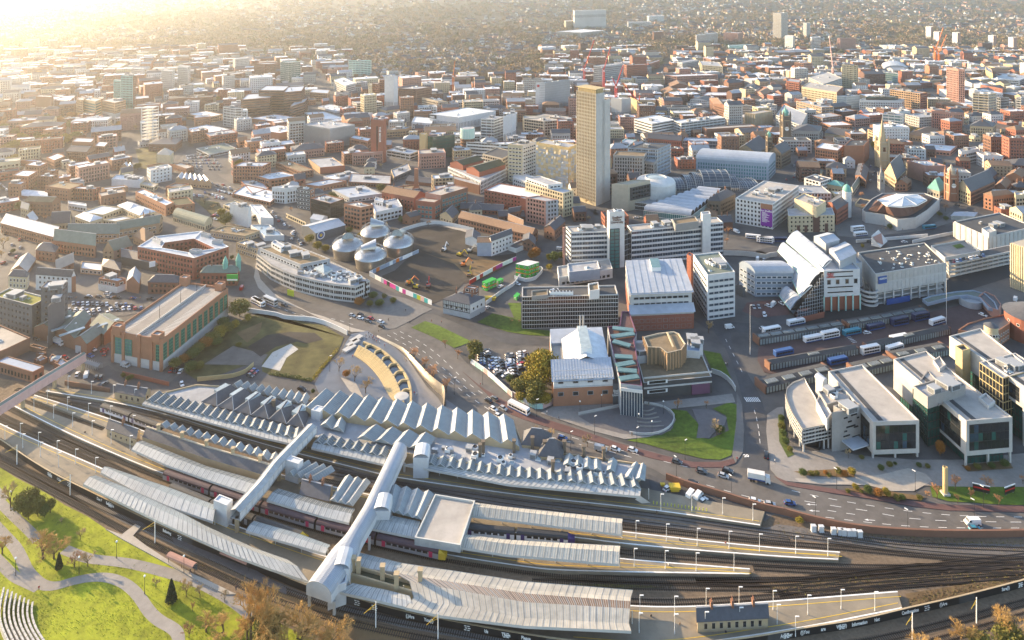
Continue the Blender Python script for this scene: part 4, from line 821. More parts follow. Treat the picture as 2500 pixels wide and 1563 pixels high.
b('22',(60,570),(-40,450),(180,575),640,'theatre','white angular hall with sloping white roofs by the curving road',cat='hall',wa=rwh,rof=rfw,win=0,pln=2)
b('22',(100,740),(-30,640),(280,735),790,'showroom','low white glazed-roof showroom at the bend of the road',cat=bdg,wa=rwh,rof=gpl,win=0,pln=3)
b('21',(1080,1160),(910,1130),(1160,1130),1270,'cinema','small red brick club with white shopfronts and glass roof',wa=bog,rof=rfw,win='wide',base=(rwh,4),pln=2)
b('21',(1280,1180),(1170,1160),(1300,1090),1275,wksh,'orange brick workshop with pale pitched roof right of the small club',cat=wksh,wa=bog,rt=gab,ris=4,win=0)
b('21',(1640,1170),(1365,1165),(1680,1120),1280,bkr,'two-storey brick office with white-framed windows and slate roof',wa=bbn,rt='hip',rof=rsl,ris=3)
b('21',(940,1060),(740,1040),(950,990),1110,'garage','tan garage with bright white roof panels behind the small club',cat='garage',wa=btn,rof=rfw,win='wide')
b('21',(1110,1060),(940,1020),(1120,990),1110,hsb,'dark slate-roofed house right of the white-panel garage',wa=bbn,rt='hip',rof=rsl,ris=3,win='small')
lg_=b('21',(1450,1000),(1120,930),(1440,930),1080,wksh,'dark grey hall with a white round emblem on its end wall',cat='hall',wa=pch,rt=gab,rof=rsl,ris=3,win=0)
pub_=b('21',(2190,1080),(1850,1080),(2210,1030),1200,'corner_building','ornate red brick corner building with turrets and a green billboard',rof=rgrn,rt='hip',ris=3,frm=fst,chim=2)
def turret():
 for x,y,yb in((2080,1040,1180),(2200,1020,1150)):
  q=t21((x,yb))[0];g=G(*q);z=13
  MB().lth((g.x,g.y,0),[(1.5,6),(1.7,z),(1.9,z),(1.3,z+2.2),(.05,z+5)],10).mk('turret',cgn,pub_)
 p=spot(t21,(2150,1150),6);MB().bxx((p.x,p.y-1,8),(7,.5,4)).mk('billboard','paint_green',pub_);MB().bxx((p.x,p.y-1.3,6.8),(6.6,.2,.9)).mk('billboard_strip',pwt,pub_)
turret()
def carpark_block():
 pts,z0,z1=quad('31',(1490,262),(1035,180),(2105,-215),555);wood=bog
 ro=bld(pts,z0,z1,'car_park_building','large brick car park with green window strips and lined roof deck',cat='car park',wa=wood,win=0,rof='paving',base=(cpl,4.6),ppt=1.1)
 P4=ccw([xy(p) for p in pts])
 def strip(a,b_,ts,w,m,bars=1,z_a=None,depth=.25):
  d=b_-a;L_=d.length;d.normalize();rz=ang(d);o=V3((d.y,-d.x))
  for t in ts:
   p=a+d*(L_*t)+o*.14;za=z_a or 5;zb=z1-3
   s=MB();s.bxx((p.x,p.y,(za+zb)/2),(w,.2,zb-za),rz);g=s.mk('window',m,ro)
   k=MB()
   for i in rn(6):k.bxx((p.x+o.x*.12,p.y+o.y*.12,za+(zb-za)*i/5),(w,.12,.25),rz)
   for e in(-.5,0,.5):k.bxx((p.x+d.x*w*e+o.x*.12,p.y+d.y*w*e+o.y*.12,(za+zb)/2),(.18,.12,zb-za),rz)
   k.mk('frame','frame_green',g)
 A,C,D,B=[xy(p) for p in pts]
 strip(A,C,[.04,.12,.20,.285,.37,.455,.54,.625,.71,.795,.88,.95],2.6,ggn);strip(B,A,[.14,.34],4.2,gtl);strip(B,A,[.93],2,ggn)
 for t in(.02,.24,.56,.80,1.0):
  p=B+(A-B)*t;MB().bxx((p.x,p.y-.2,(z1+.6)/2),(1.6,.9,z1+.6),atan2((A-B).y,(A-B).x)).mk('pier',wood,ro)
 ln=MB()
 for rowt in(.14,.5,.86):
  for i in rn(44):
   t=.03+.94*i/43;p=B+(D-B)*t+(A-B)*rowt;d=(A-B).normalized();ln.bxx((p.x,p.y,z1-1.085),(5,.16,.02),ang(d))
 ln.mk('bay_marking',pwt,ro,kind=stfk)
 e0,e1=B+(A-B)*.5,B+(A-B)*.5+(D-B);MB().bar((e0.x,e0.y,z1-.5),(e1.x,e1.y,z1-.5),.5,1.1).mk('kerb_wall',ccr,ro)
 for t,s,dz in((.02,.1,3),(.02,.9,2.4),(.97,.06,4),(.98,.85,3)):
  p=B+(D-B)*t+(A-B)*s;bld([p+(A-B)*e+(D-B)*f*.35 for e,f in((-.08,-.1),(.08,-.1),(.08,.1),(-.08,.1))],z1-1,z1+dz,None,None,ro=ro,wa=wood,win=0,rof=ccr,occ=0)
 for t in(.3,.6,.85):
  p=B+(D-B)*t+(A-B)*.5;MB().tube((p.x,p.y,z1),(p.x,p.y,z1+7),.15,.1).mk('lamp_pole',fdk,ro)
carpark_block()
bp('31',((0,125),(278,242),(60,345),(-200,450),(-420,330)),2,470,'warehouse','brown brick warehouse with pale flat roof at the left edge',cat='warehouse',wa=bbn,rof=rpl,win=0,pln=3)
b('31',(300,562),(-40,462),(406,508),662,offb,'low brick office with sloping blue metal roof by the railway',cat='office',wa=bbn,rof='roof_blue',win='tall',frm=fdk,ppt=.3)
def workshops():
 z=6.5;c=spot(t31,(650,300));ro=tng(wksh,c,'old brick workshops with three grey gabled roofs and long skylights',wksh)
 for f0,f1,b0,b1,ris in(((310,150),(500,175),(520,30),(690,20),3),((500,175),(690,250),(700,20),(840,50),3),((800,300),(960,180),(690,250),(850,140),3),((960,210),(1140,90),(830,130),(1010,20),3)):
  q=[P(x,y,z) for x,y in t31(f0,f1,b1,b0)];bld(q,0,z,None,None,ro=ro,wa=bbn,rt=gab,rof=rgrn,ris=ris,win=0)
 for x,y in((590,150),(665,195),(540,85),(990,115)):
  p=spot(t31,(x,y),8.2);MB().bar((p.x-4,p.y-4.4,8.6),(p.x+4,p.y+4.4,8.6),2.2,.3).mk(skyl,gpl,ro)
 for x,y,w in((470,255,3.4),(730,345,3.6),(345,200,2.4)):
  p=spot(t31,(x,y),2);MB().bxx((p.x,p.y-.6,1.9),(w,.4,3.8),-.25).mk('door',pgy,ro)
workshops()
for A_,B_,C_,y_,l_ in(((370,480),(310,455),(440,440),510,'tiny white-roofed shed nearest the pink footbridge'),((400,420),(330,410),(430,395),445,'tiny white-roofed shed behind the blue-roofed office'),((560,520),(500,490),(630,475),550,'low white-roofed hut under the pink footbridge'),((530,470),(450,430),(560,430),520,'brick hut with white roof clutter by the pink footbridge'),((400,370),(275,335),(430,345),400,'dark flat container shed behind the blue-roofed office')):
 b('31',A_,B_,C_,y_,'shed',l_,cat='shed',wa=bbn,rof=rfw if 'dark' not in l_ else rdk,win=0,pln=1)
# ------------------------------------------------------------------ middle centre: curved white block, drums, brick offices
def curved_block():
 ro,z=bp('22',((25,905),(155,1005),(270,1060),(385,1105),(560,1150),(735,1185),(935,1207),(1070,1150),(880,1050),(700,965),(250,790),(40,850)),5,1335,'curved_white_building','curving white concrete building with ribbon windows and roof full of ducts',cat=bdg,wa=cpl,sty='bands',floors=3,frm=cpl,mull=1.4)
 top(ro,'22',(430,1005),(50,850),(700,950),z-.7,4.2,wa=pgy,win='strip',rof=rbn,pln=6,par=cpl)
 top(ro,'22',(250,850),(160,800),(285,825),z+3.4,3,wa=pnw,win='strip',rof=rme)
 top(ro,'22',(650,1080),(555,1040),(725,1050),z-.7,3.2,wa=rwh,win=0,rt='pyramid',ris=3,rof=gpl)
 rg=rndm(5)
 for i in rn(46):
  x,y=t22((rg.uniform(430,1000),0))[0][0],0;u=rg.random();xx=430+560*u;yy=rg.uniform(1050+60*u,1100+90*u)
  p=spot(t22,(xx,yy),z-.7);k=rg.choice([airu,'duct','duct',plh,airu]);s=rg.uniform(1.6,3.8);inst(k,plant_unit(k),ro,p,rg.uniform(0,3.1),(s,s,s*.7))
 p=spot(t22,(1005,1240),5);MB().bxx((p.x,p.y-.6,6),(4.2,.6,9),.2).mk('sign_panel',pbk,ro);MB().bxx((p.x,p.y-1,7),(2.4,.3,5),.2).mk('sign_emblem',pwt,ro)
 p=spot(t22,(340,1300));MB().bxx((p.x,p.y-.4,2.4),(5,.4,3.6),-.42).mk('shop_sign','paint_lime',ro)
curved_block()
def steel_drum(x,y,yaw,lbl):
 c=spot(t22,(x,y),-2);ro=tng('steel_drum',c,lbl,bdg,'four steel drums');r=10.8
 MB().lth(c,[(r*.84,-2),(r*.9,2),(r,8.2),(r*1.01,9)],40).mk('wall','steel_brush',ro,smt=1)
 MB().lth(c,[(r*1.01,9.0),(r*.98,10),(r*.86,11.6),(r*.66,12.9),(r*.4,13.7),(.01,14)],40).mk('roof','steel',ro,smt=1)
 sm=MB()
 for i in rn(40):
  a=2*pi*i/40;f=lambda rr,z:(c.x+cos(a)*rr,c.y+sin(a)*rr,z)
  sm.bar(f(r*.845,.1),f(r*1.005,8.3),.1,.1);sm.bar(f(r*.99,10),f(r*.66,12.98),.1,.1)
 for z,rr in((9.0,1.015),(11.6,.865),(12.9,.665),(4,.91)):
  for i in rn(40):
   a,a2=2*pi*i/40,2*pi*(i+1)/40;sm.bar((c.x+cos(a)*r*rr,c.y+sin(a)*r*rr,z),(c.x+cos(a2)*r*rr,c.y+sin(a2)*r*rr,z),.12,.12)
 sm.mk('seam',pgy,ro,kind=stfk)
 cw=MB();n=10;ca,sa=cos(yaw),sin(yaw)
 for side in(0,1):
  for i in rn(n):
   pts=[]
   for j,k in((i,0),(i+1,0),(i+1,1),(i,1)):
    th=pi*j/n;w=4.4 if k else 3.2;xx=w*cos(th);zz=13+(5 if k else 1.2)*sin(th);yy=3.4 if k else-6.5;o=-.25*side
    pts.append((c.x+(xx*ca-yy*sa),c.y+(xx*sa+yy*ca),zz+o))
   cw.fc(pts if not side else pts[::-1])
 cw.mk('cowl','steel',ro,smt=1)
 cw=MB();pts=[]
 for j in rn(n+1):th=pi*j/n;xx,yy,zz=4.2*cos(th),3.0,13+4.6*sin(th);pts.append((c.x+xx*ca-yy*sa,c.y+xx*sa+yy*ca,zz))
 cw.fc(pts).mk('cowl_glazing',gpl,ro)
 for i in rn(10):
  a=2*pi*i/10+.2;MB().bxx((c.x+cos(a)*r*.86,c.y+sin(a)*r*.86,1.5),(.25,2.4,2.6),a).mk('door',gdk,ro)
 OCC.append((c.x,c.y,12,None))
steel_drum(868,950,-2.9,'shiny steel drum building, leftmost of four');steel_drum(1078,1045,-1.3,'shiny steel drum building, nearest of four');steel_drum(1120,820,1.7,'shiny steel drum building, farthest of four');steel_drum(1335,920,2.9,'shiny steel drum building, rightmost of four')
b('22',(985,480),(830,445),(1104,455),692,'brick_apartments','square orange brick apartments with pale trim and glazed top floor',cat='apartments',wa=bog,win='wide',rof=rpl,frm=fgy,pln=3)
b('22',(705,442),(527,395),(832,400),602,'college_block','dark green glass college block with orange brick pier',cat=bdg,wa=bog,sty=curt,frm=fdk,pln=4)
b('22',(520,320),(395,300),(560,300),510,'college_block','dark grey clad block with orange brick end, left of the dark green glass block',wa=pdk,wall2=bog,win='strip',rof=rdk,pln=2)
b('22',(600,282),(440,262),(856,232),335,'college_block','long orange brick block with grey raised roof storey',wa=bog,rof=rme,win='small',pln=2)
b('22',(880,390),(720,310),(1180,350),440,'college_block','grey metal-roofed range behind the dark green glass block',wa=pgy,rof=rme,win='strip',pln=4)
b('22',(1120,522),(1080,440),(1370,468),625,'workshop_white','white-painted two-storey block with small dark windows',wa=rwh,win='wide',frm=fdk,rof=rme,pln=2)
b('22',(1190,430),(1110,410),(1200,400),560,flt,'narrow white flats beside the orange brick apartments',wa=rwh,win='tall',rof=rme)
b('22',(290,300),(165,290),(425,280),445,flt,'white modern flats with angled windows and orange balconies',wa=rwh,win='tall',frm=fdk,rof=rfw,pln=2)
sh_=b('22',(570,715),(440,650),(842,640),795,'arts_shed','blue-grey metal shed with round target emblem',cat='shed',wa=pdk,rt=gab,rof=rme,ris=2.5,win=0)
b('22',(480,620),(305,540),(470,610),660,shpb,'low white and brick shops behind the blue-grey metal shed',wa=rcm,rof=rme,win='wide')
b('22',(620,600),(520,580),(680,560),650,wksh,'pale gabled workshop behind the blue-grey metal shed',cat=wksh,wa=rwh,rt=gab,rof=rme,ris=2,win=0)
b('22',(1200,650),(1065,640),(1235,620),700,hsb,'small tan brick house right of the orange brick apartments',cat='house',wa=btn,rt=gab,rof=rsl,ris=2.5,win='small')
b('22',(1440,570),(1370,560),(1535,545),640,hsb,'old brick house with green mural wall',cat='house',wa=bbn,rt=gab,rof=rsl,ris=3,win='small',chim=1)
b('22',(1725,367),(1580,340),(1973,292),565,'brick_office','long brick office with teal bays and cream roof',cat='office',wa=bpk,wall2=bbn,win='big',gls=gtl,frm=fgy,rof=rpl,pln=2)
b('22',(1665,432),(1490,412),(1722,402),592,'brick_office','lower brick office with turquoise bay windows and cream roof',cat='office',win='big',gls=gtl,frm=fgy,rof=rpl)
b('22',(1480,390),(1180,335),(1580,350),525,'brick_warehouse','long red brick warehouse with tiled roof and white ridge vents',cat='warehouse',rt=gab,rof=rtl,ris=4,win='small',chim=3)
ct_=b('22',(1515,300),(1290,330),(1520,260),350,'brick_ruin','roofless brick works with one square brick chimney',cat=bdg,wa=bog,rof=rbn,win=0)
MB().bxx((spot(t22,(1498,340)).x,spot(t22,(1498,340)).y,11),(3.4,3.4,22)).mk('chimney_stack',bog,ct_)
gp_=b('22',(2090,238),(1790,100),(2336,115),352,'market_offices','white panelled block with brick and green gabled pods on its roof',cat='offices',wa=pnw,win='tall',frm=fgy)
z_=quad('22',(2090,238),(1790,100),(2336,115),352)[2]
for A_,B_,C_ in(((2080,150),(1960,110),(2320,80)),((1930,90),(1810,60),(2120,40))):top(gp_,'22',A_,B_,C_,z_-.7,5,rt=gab,ris=3,rof='roof_moss',win=0)
b('22',(2080,275),(1750,190),(2110,250),360,'brick_podium','windowless red-brown brick podium in front of the white panelled block',wa=bbn,win=0)
b('22',(2590,397),(2125,315),(2720,330),545,'brick_hall','large plain red brick hall with white roof',cat='hall',win='small',rof=rfw)
b('22',(2560,735),(1885,570),(2620,690),825,'brick_terrace','very long three-storey brick terrace with brown tiled roof',cat='terrace',wa=bbn,rt=gab,rof=rtl,ris=3.5,frm=fst)
b('22',(1830,580),(1715,540),(1890,520),640,hsb,'brick house under scaffolding with grey slate roof and skylights',cat='house',wa=stn,rt=gab,rof=rsl,ris=4,win='small')
b('22',(2090,480),(1900,490),(2110,440),520,hsb,'low slate-roofed cottages behind the long brick terrace, left',cat='house',wa=bbn,rt=gab,rof=rsl,ris=3,win='small',chim=2)
b('22',(2300,510),(2080,500),(2310,460),550,hsb,'low slate-roofed brick works with skylight row and chimney',cat=wksh,rt=gab,rof=rsl,ris=3,win='small',chim=1)
b('22',(2500,560),(2260,560),(2480,520),600,hsb,'slate-roofed works right of the skylight works',cat=wksh,wa=bbn,rt=gab,rof=rsl,ris=3,win='small')
b('22',(1260,260),(870,240),(1265,180),300,flt,'brown brick and grey stepped flats in the middle distance',wa=bbn,pln=3)
b('22',(1290,200),(1265,130),(1450,130),245,'brick_office','tan office with close-set windows and a dark end',cat='office',wa=stn,wall2=pdk,win='tall',pln=2)
b('22',(430,150),(200,60),(550,130),215,flt,'brown brick courtyard flats, left of the stepped flats',wa=bbn,rof=rbn,pln=2)
b('22',(610,110),(500,30),(840,90),170,flt,'grey and brick flats with strip windows left of the pink-grey flats',wa=btn,wall2=brd,win='slit',pln=2)
b('22',(740,220),(640,190),(990,170),250,shpb,'white-roofed low shops with vents in the middle distance',wa=rwh,rof=rfw,win=0,pln=6)
b('22',(140,220),(0,180),(400,180),300,flt,'orange brick flats with white flat roof above the balcony flats',wa=bog,rof=rfw,win='wide',pln=4)
b('22',(1680,260),(1400,230),(1740,230),290,hsb,'slate-roofed works with roof lights behind the red warehouse',cat=wksh,wa=bbn,rt=gab,rof=rsl,ris=3,win=0)
b('22',(2190,790),(2170,770),(2385,720),930,'derelict_house','derelict white house with dark roof inside the building site',cat='house',wa=rwh,rt=gab,rof=rsl,ris=3,win='small')
b('22',(2080,790),(1950,760),(2090,720),850,'derelict_house','derelict gabled house with white wall left of the white derelict house',cat='house',wa=rwh,rt=gab,rof=rsl,ris=2.5,win=0)
b('22',(2190,800),(2060,800),(2200,750),930,'derelict_house','derelict house with a big grey mural on its end wall',cat='house',wa=pbl,rt=gab,rof=rtl,ris=2,win=0)
b('22',(2419,860),(2335,830),(2560,800),900,'shed','low white shed with blue cars behind, at the site corner',cat='shed',wa=rwh,rof=rdk,win=0)
b('23',(140,650),(0,590),(145,610),775,'brick_terrace','brick gable-end house at the right end of the long terrace',cat='house',wa=bbn,rt=gab,rof=rtl,ris=3)
b('23',(250,820),(135,790),(255,760),900,'derelict_house','half-white brick house with slate roof by the orange trees',cat='house',wa=bbn,rt=gab,rof=rsl,ris=3,win='small')
b('23',(430,690),(335,660),(530,600),790,hsb,'brick house with a bright painted mural on its gable',cat='house',wa=bbn,rt=gab,rof=rsl,ris=3,win='small',chim=1)
def pub():
 pts,z0,z1=quad('22',(1992,1375),(1748,1325),(2132,1305),1508)
 ro=bld(pts,z0,z1,'old_pub','old black-and-white timbered pub with grey ground floor',cat='pub',wa=rwh,rt='hip',rof=rsl,ris=3,win='small',base=(pgy,3.2),chim=3)
 A,C,D,B=[xy(p) for p in pts];d=(A-B).normalized();o=V3((d.y,-d.x))*.1;L_=(A-B).length;rz=ang(d);k=int(L_/1.1)
 for i in rn(k+1):
  p=B+d*(L_*i/k)+o;MB().bxx((p.x,p.y,(3.3+z1)/2),(.28,.16,z1-3.3),rz).mk('timber',pbk,ro)
 for z in(3.4,5.6,z1-.2):p=(A+B)/2+o;MB().bxx((p.x,p.y,z),(L_,.2,.3),rz).mk('beam',pbk,ro)
pub()
b('22',(2040,1230),(1940,1215),(2075,1205),1330,hsb,'narrow three-storey brown house behind the timbered pub',cat='house',wa=bbn,win='wide')
# ------------------------------------------------------------------ the gold tower
def gold_tower():
 pts,z0,z1=quad('13',(812,868),(638,838),(892,850),1905)
 A,C,D,B=[xy(p) for p in pts];ro=tng('gold_tower',((A.x+D.x)/2,(A.y+D.y)/2,0),'tallest tower, sun-gold window grid on its left face and shade-grey right face','tower')
 bld([A,C,D,B],0,z1,None,None,ro=ro,wa=rcm,wall2=ccr,win=0,pln=5)  # cream left and grey right walls put sunlit and shaded sides into colour
 d=(A-B).normalized();L_=(A-B).length;rz=ang(d);o=V3((d.y,-d.x));n=12;f=31;sp=L_/n;st=(z1-3)/f
 for i in rn(n):
  for j in rn(f):
   p=B+d*(sp*(i+.5));z=2.5+st*(j+.5)
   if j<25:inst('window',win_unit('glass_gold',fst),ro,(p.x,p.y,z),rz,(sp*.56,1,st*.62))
 up=MB()
 for i in rn(n):
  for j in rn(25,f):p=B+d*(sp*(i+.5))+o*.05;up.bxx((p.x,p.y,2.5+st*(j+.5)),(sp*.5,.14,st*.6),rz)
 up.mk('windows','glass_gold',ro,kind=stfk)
 fn=MB()
 for i in rn(n+1):p=B+d*(sp*i)+o*.2;fn.bxx((p.x,p.y,z1/2+2),(.55,.5,z1-3),rz)
 fn.mk('pilaster',spl,ro,kind=stfk)
 MB().prm(ccw(ins_([A,C,D,B] if area2([A,C,D,B])>0 else[B,D,C,A],.8)),z1-.5,z1+3.2).mk('crown',pgd,ro)
 cr=MB();q=ccw([A,C,D,B])
 for i in rn(4):
  a,b_=q[i],q[(i+1)%4];k=int((b_-a).length/2.2)
  for j in rn(k+1):p=a+(b_-a)*(j/k);cr.bxx((p.x,p.y,z1+1.6),(.4,.4,4.2))
 cr.mk('crown_post',pgd,ro,kind=stfk);MB().prm(ccw(ins_(q,-.3)),z1+3.4,z1+4,bottom=1).mk('crown_cap',pgd,ro)
 e=(C-A);bld([A+e*.72-o*0,A+e*.72+e*.95,D+e*.65,D-e*.3],0,z1-7,None,None,ro=ro,wa=ccr,win=0,rof=rbn,occ=0)
gold_tower()
ch_=b('13',(560,1362),(262,1312),(642,1332),1760,'panelled_car_park','cube clad in folded silver and gold panels left of the gold tower',cat='car park',wa=pgd,win=0,pln=3)
def folded_panels():
 pts,z0,z1=quad('13',(560,1362),(262,1312),(642,1332),1760);q=ccw([xy(p) for p in pts]);rg=rndm(3);done=0
 for i in rn(4):
  a,b_=q[i],q[(i+1)%4]
  if not fcg(a,b_):continue
  d=(b_-a);L_=d.length;d.normalize();o=V3((d.y,-d.x));k=int(L_/2.6);kz=int((z1-1)/2.6);j_=MB()
  for u in rn(k):
   for v in rn(kz):
    s0,s1=L_*u/k+.08,L_*(u+1)/k-.08;za,zb=1+v*2.6+.08,1+(v+1)*2.6-.08;f=[rg.choice((.08,.7)) for _ in rn(4)]
    if rg.random()<.5:f=[.08,.08,.75,.75] if rg.random()<.5 else[.75,.1,.1,.7]
    P_=lambda s,z,e:(a.x+d.x*s+o.x*e,a.y+d.y*s+o.y*e,z)
    p4=[P_(s0,za,f[0]),P_(s1,za,f[1]),P_(s1,zb,f[2]),P_(s0,zb,f[3])]
    if done<300 and i==i:m_=MB();m_.fc([p4[0],p4[1],p4[2]]).fc([p4[0],p4[2],p4[3]]);m_.mk('panel',mt(rme if rg.random()<.45 else rcm),ch_);done+=1
    else:j_.fc([p4[0],p4[1],p4[2]]).fc([p4[0],p4[2],p4[3]])
  if j_.f:j_.mk('panels',rcm,ch_,kind=stfk)
folded_panels()
b('13',(135,1342),(0,1330),(262,1302),1690,'cream_office','cream rounded office with dark horizontal slots left of the folded-panel cube',cat='office',wa=rcm,wall2=rwh,win='strip',rof=rpl,pln=3)
b('13',(1255,1442),(970,1432),(1282,1402),1690,'hotel','grey stone hotel with black upper floors behind the gold tower',cat='hotel',wa=sgy,win='tall',rof=rbn,frm=fdk)
b('13',(1350,1500),(1255,1480),(1375,1470),1690,'hotel','low grey stone wing right of the black-topped hotel',cat='hotel',wa=sgy,win='tall',frm=fdk)
b('13',(1380,1378),(1110,1362),(1505,1328),1650,'glass_office','blue-grey glass office with white raised roof room',cat='office',sty='bands',wa=pbl,gls=gbl,rof=rdk,pln=2)
b('13',(1080,1370),(970,1360),(1185,1290),1420,'glass_office','low office with turquoise glazed roof rim behind the gold tower',cat='office',sty=curt,gls=gtl,wa=pmt,rof=rme,pln=2)
b('13',(1600,1300),(1290,1275),(1610,1270),1400,bkr,'ornate Victorian red brick row with gables right of the gold tower',rt=gab,rof=rsl,ris=4,win='tall',chim=4)
b('13',(2080,1305),(1615,1295),(2095,1280),1400,offb,'long dark blue glazed hall roof behind the winter garden',cat='office',wa=pbl,sty=curt,gls=gbl,rof='roof_blue')
# ------------------------------------------------------------------ theatre-like hotel, cream flats
nv_=b('23',(1110,268),(957,264),(1312,226),512,'stone_hotel_modern','angular sandstone hotel with dark gridded recess',cat='hotel',wa=spl,win=0,rof=spl)
q_,g_,t_=quad('23',(1110,268),(957,264),(1312,226),512)
bld([q_[0]+(q_[1]-q_[0])*.1+V3((.3,-.6,0)),q_[1]+V3((.3,-.6,0)),q_[1]+(q_[2]-q_[1])*.1,q_[0]+(q_[1]-q_[0])*.1+(q_[3]-q_[0])*.1],g_+9,t_-3,None,None,ro=nv_,wa=pch,win='wide',rt='none',occ=0)
b('23',(1385,345),(1310,250),(1552,302),455,'stone_hotel_modern','sandstone corner block with sloping dark glass, right of the angular hotel',cat='hotel',wa=spl,win=0)
b('23',(1370,450),(1145,425),(1380,400),520,'pavilion','low dark glazed entrance in front of the sandstone hotel',wa=pch,sty=curt)
def round_hall():
 c=spot(t23,(1375,330));ro=tng('round_hall',c,'white rounded roof with circular glass top behind the sandstone hotel',bdg);zt=22
 o_=spot(t23,(1365,215),19)
 MB().lth((o_.x,o_.y,0),[(17,0),(17,17),(16,18.5),(9,21),(8.6,20)],32,0).mk('wall',rwh,ro);MB().lth((o_.x,o_.y,0),[(8.6,20.2),(4,20.9),(.01,21.1)],24).mk('glass_roof',gpl,ro);OCC.append((o_.x,o_.y,18,None))
round_hall()
b('23',(510,347),(160,247),(602,322),572,'cream_apartments','cream apartments with penthouse roof and glass corner',cat='apartments',wa=rcm,rof=rme,pln=3)
top(bpy.data.objects['cream_apartments'],'23',(370,270),(165,200),(505,255),quad('23',(510,347),(160,247),(602,322),572)[2]-.7,4,wa=rwh,win='strip')
b('23',(350,422),(165,385),(466,405),652,'brick_apartments','red brick apartments with dark grey end wall',cat='apartments',wa=bpk,wall2=pgy)
b('23',(170,400),(110,390),(180,380),560,'brick_apartments','narrow red brick link left of the grey-ended apartments',cat='apartments',win=0)
b('23',(110,510),(0,530),(130,490),600,hsb,'dark brick works with grey roof by the grey-ended apartments',cat=wksh,wa=bbn,rt=gab,rof=rsl,ris=3,win='small')
b('23',(220,260),(45,200),(240,190),340,flt,'white stepped flats behind the cream apartments',wa=rwh,rof=rfw)
# ------------------------------------------------------------------ university: long slab with sign tower
def owen():
 q,z0,z1=quad('23',(585,707),(535,650),(940,694),1012);r=bld(q,z0,z1,'university_slab','left half of the long white university slab with ribbon windows',cat=univ,wa=pnw,sty='bands',floors=7,gls=gbl,frm=fgy,rof=rpl,pln=14,mull=1.9)
 MB().bar((q[0].x-5,q[0].y+1,0),(q[0].x-5,q[0].y+1,z1+3),1.4,1.4).mk('stair_fin',bpk,r)
 q2,_,z2=quad('23',(1140,692),(1100,640),(1986,613),1012);r2=bld(q2,z0,z2,'university_slab','right half of the long white university slab with ribbon windows',cat=univ,wa=pnw,sty='bands',floors=7,gls=gbl,frm=fgy,rof=rpl,pln=26,mull=1.9)
 top(r2,'23',(1545,635),(1515,585),(1760,605),z2-.7,4.5,wa=cdk,win=0,rof=rbn)
 q3,_,z3=quad('23',(1795,545),(1780,520),(1872,535),960);bld(q3,z0,z3,None,None,ro=r2,wa=rwh,win=0,occ=0)
 q4,_,z4=quad('23',(937,522),(915,502),(1076,512),1042);r4=bld(q4,z0,z4,'sign_tower','white tower with university lettering above teal glass',cat='tower',wa=rwh,win=0,pln=2)
 A,C,D,B=[xy(p) for p in q4];d=(C-A).normalized();L_=(C-A).length;rz=ang(d);o=V3((d.y,-d.x));zt=z4-11.5
 m=A+d*L_*.33+o*.3;g=MB();g.bxx((m.x,m.y,zt/2),(L_*.62,.5,zt),rz);g.mk('glazing',gtl,r4)
 k=MB()
 for i in rn(12):k.bxx((m.x+o.x*.3,m.y+o.y*.3,zt*i/11),(L_*.62,.2,.4),rz)
 for e in(-.5,0,.5):k.bxx((m.x+d.x*L_*.62*e+o.x*.3,m.y+d.y*L_*.62*e+o.y*.3,zt/2),(.4,.2,zt),rz)
 k.mk('glazing_frame',fdk,r4)
 t=A+d*L_*.5+o*.25;text('Sheffield\nHallam\nUniversity',r4,(t.x,t.y,z4-5.6),2.15,rz,'brick_dark')
 q5=[q4[1]+V3((0,1,0)),q2[0]+V3((0,2,0)),q2[3],q4[2]];bld(q5,z0,z1-1,None,None,ro=r4,wa=pch,sty=curt,frm=fgy,rof=rdk,occ=0)
owen()
w_=b('23',(470,1122),(455,1022),(966,1042),1212,'university_block','low white university block with grey roof room and brick end',cat=univ,wa=rwh,win='wide',rof=rpl,frm=fgy,pln=4)
top(w_,'23',(565,1075),(550,995),(850,1045),quad('23',(470,1122),(455,1022),(966,1042),1212)[2]-.7,6,wa=pbl,win='slit',par=rwh,pln=2)
g_=b('23',(132,1302),(132,1212),(1016,1282),1597,'glass_grid_block','wide low block with dark gridded glass front and black roof',cat=univ,wa=pch,sty=curt,frm=cpl,mull=1.35,floors=8,rof=rdk,pln=3,par=cpl)
z_=quad('23',(132,1302),(132,1212),(1016,1282),1597)[2]
top(g_,'23',(750,1250),(740,1180),(845,1235),z_-.7,4.5,wa=rwh,win=0,rof=rbn);top(g_,'23',(220,1300),(218,1245),(370,1285),z_-.7,1.6,wa=cdk,win=0,rof=rbn)
for i in rn(7):p=spot(t23,(400+i*31,1275),z_);inst(airu,plant_unit(airu),g_,(p.x,p.y,z_-.6),.03,(1.9,1.9,2.4))
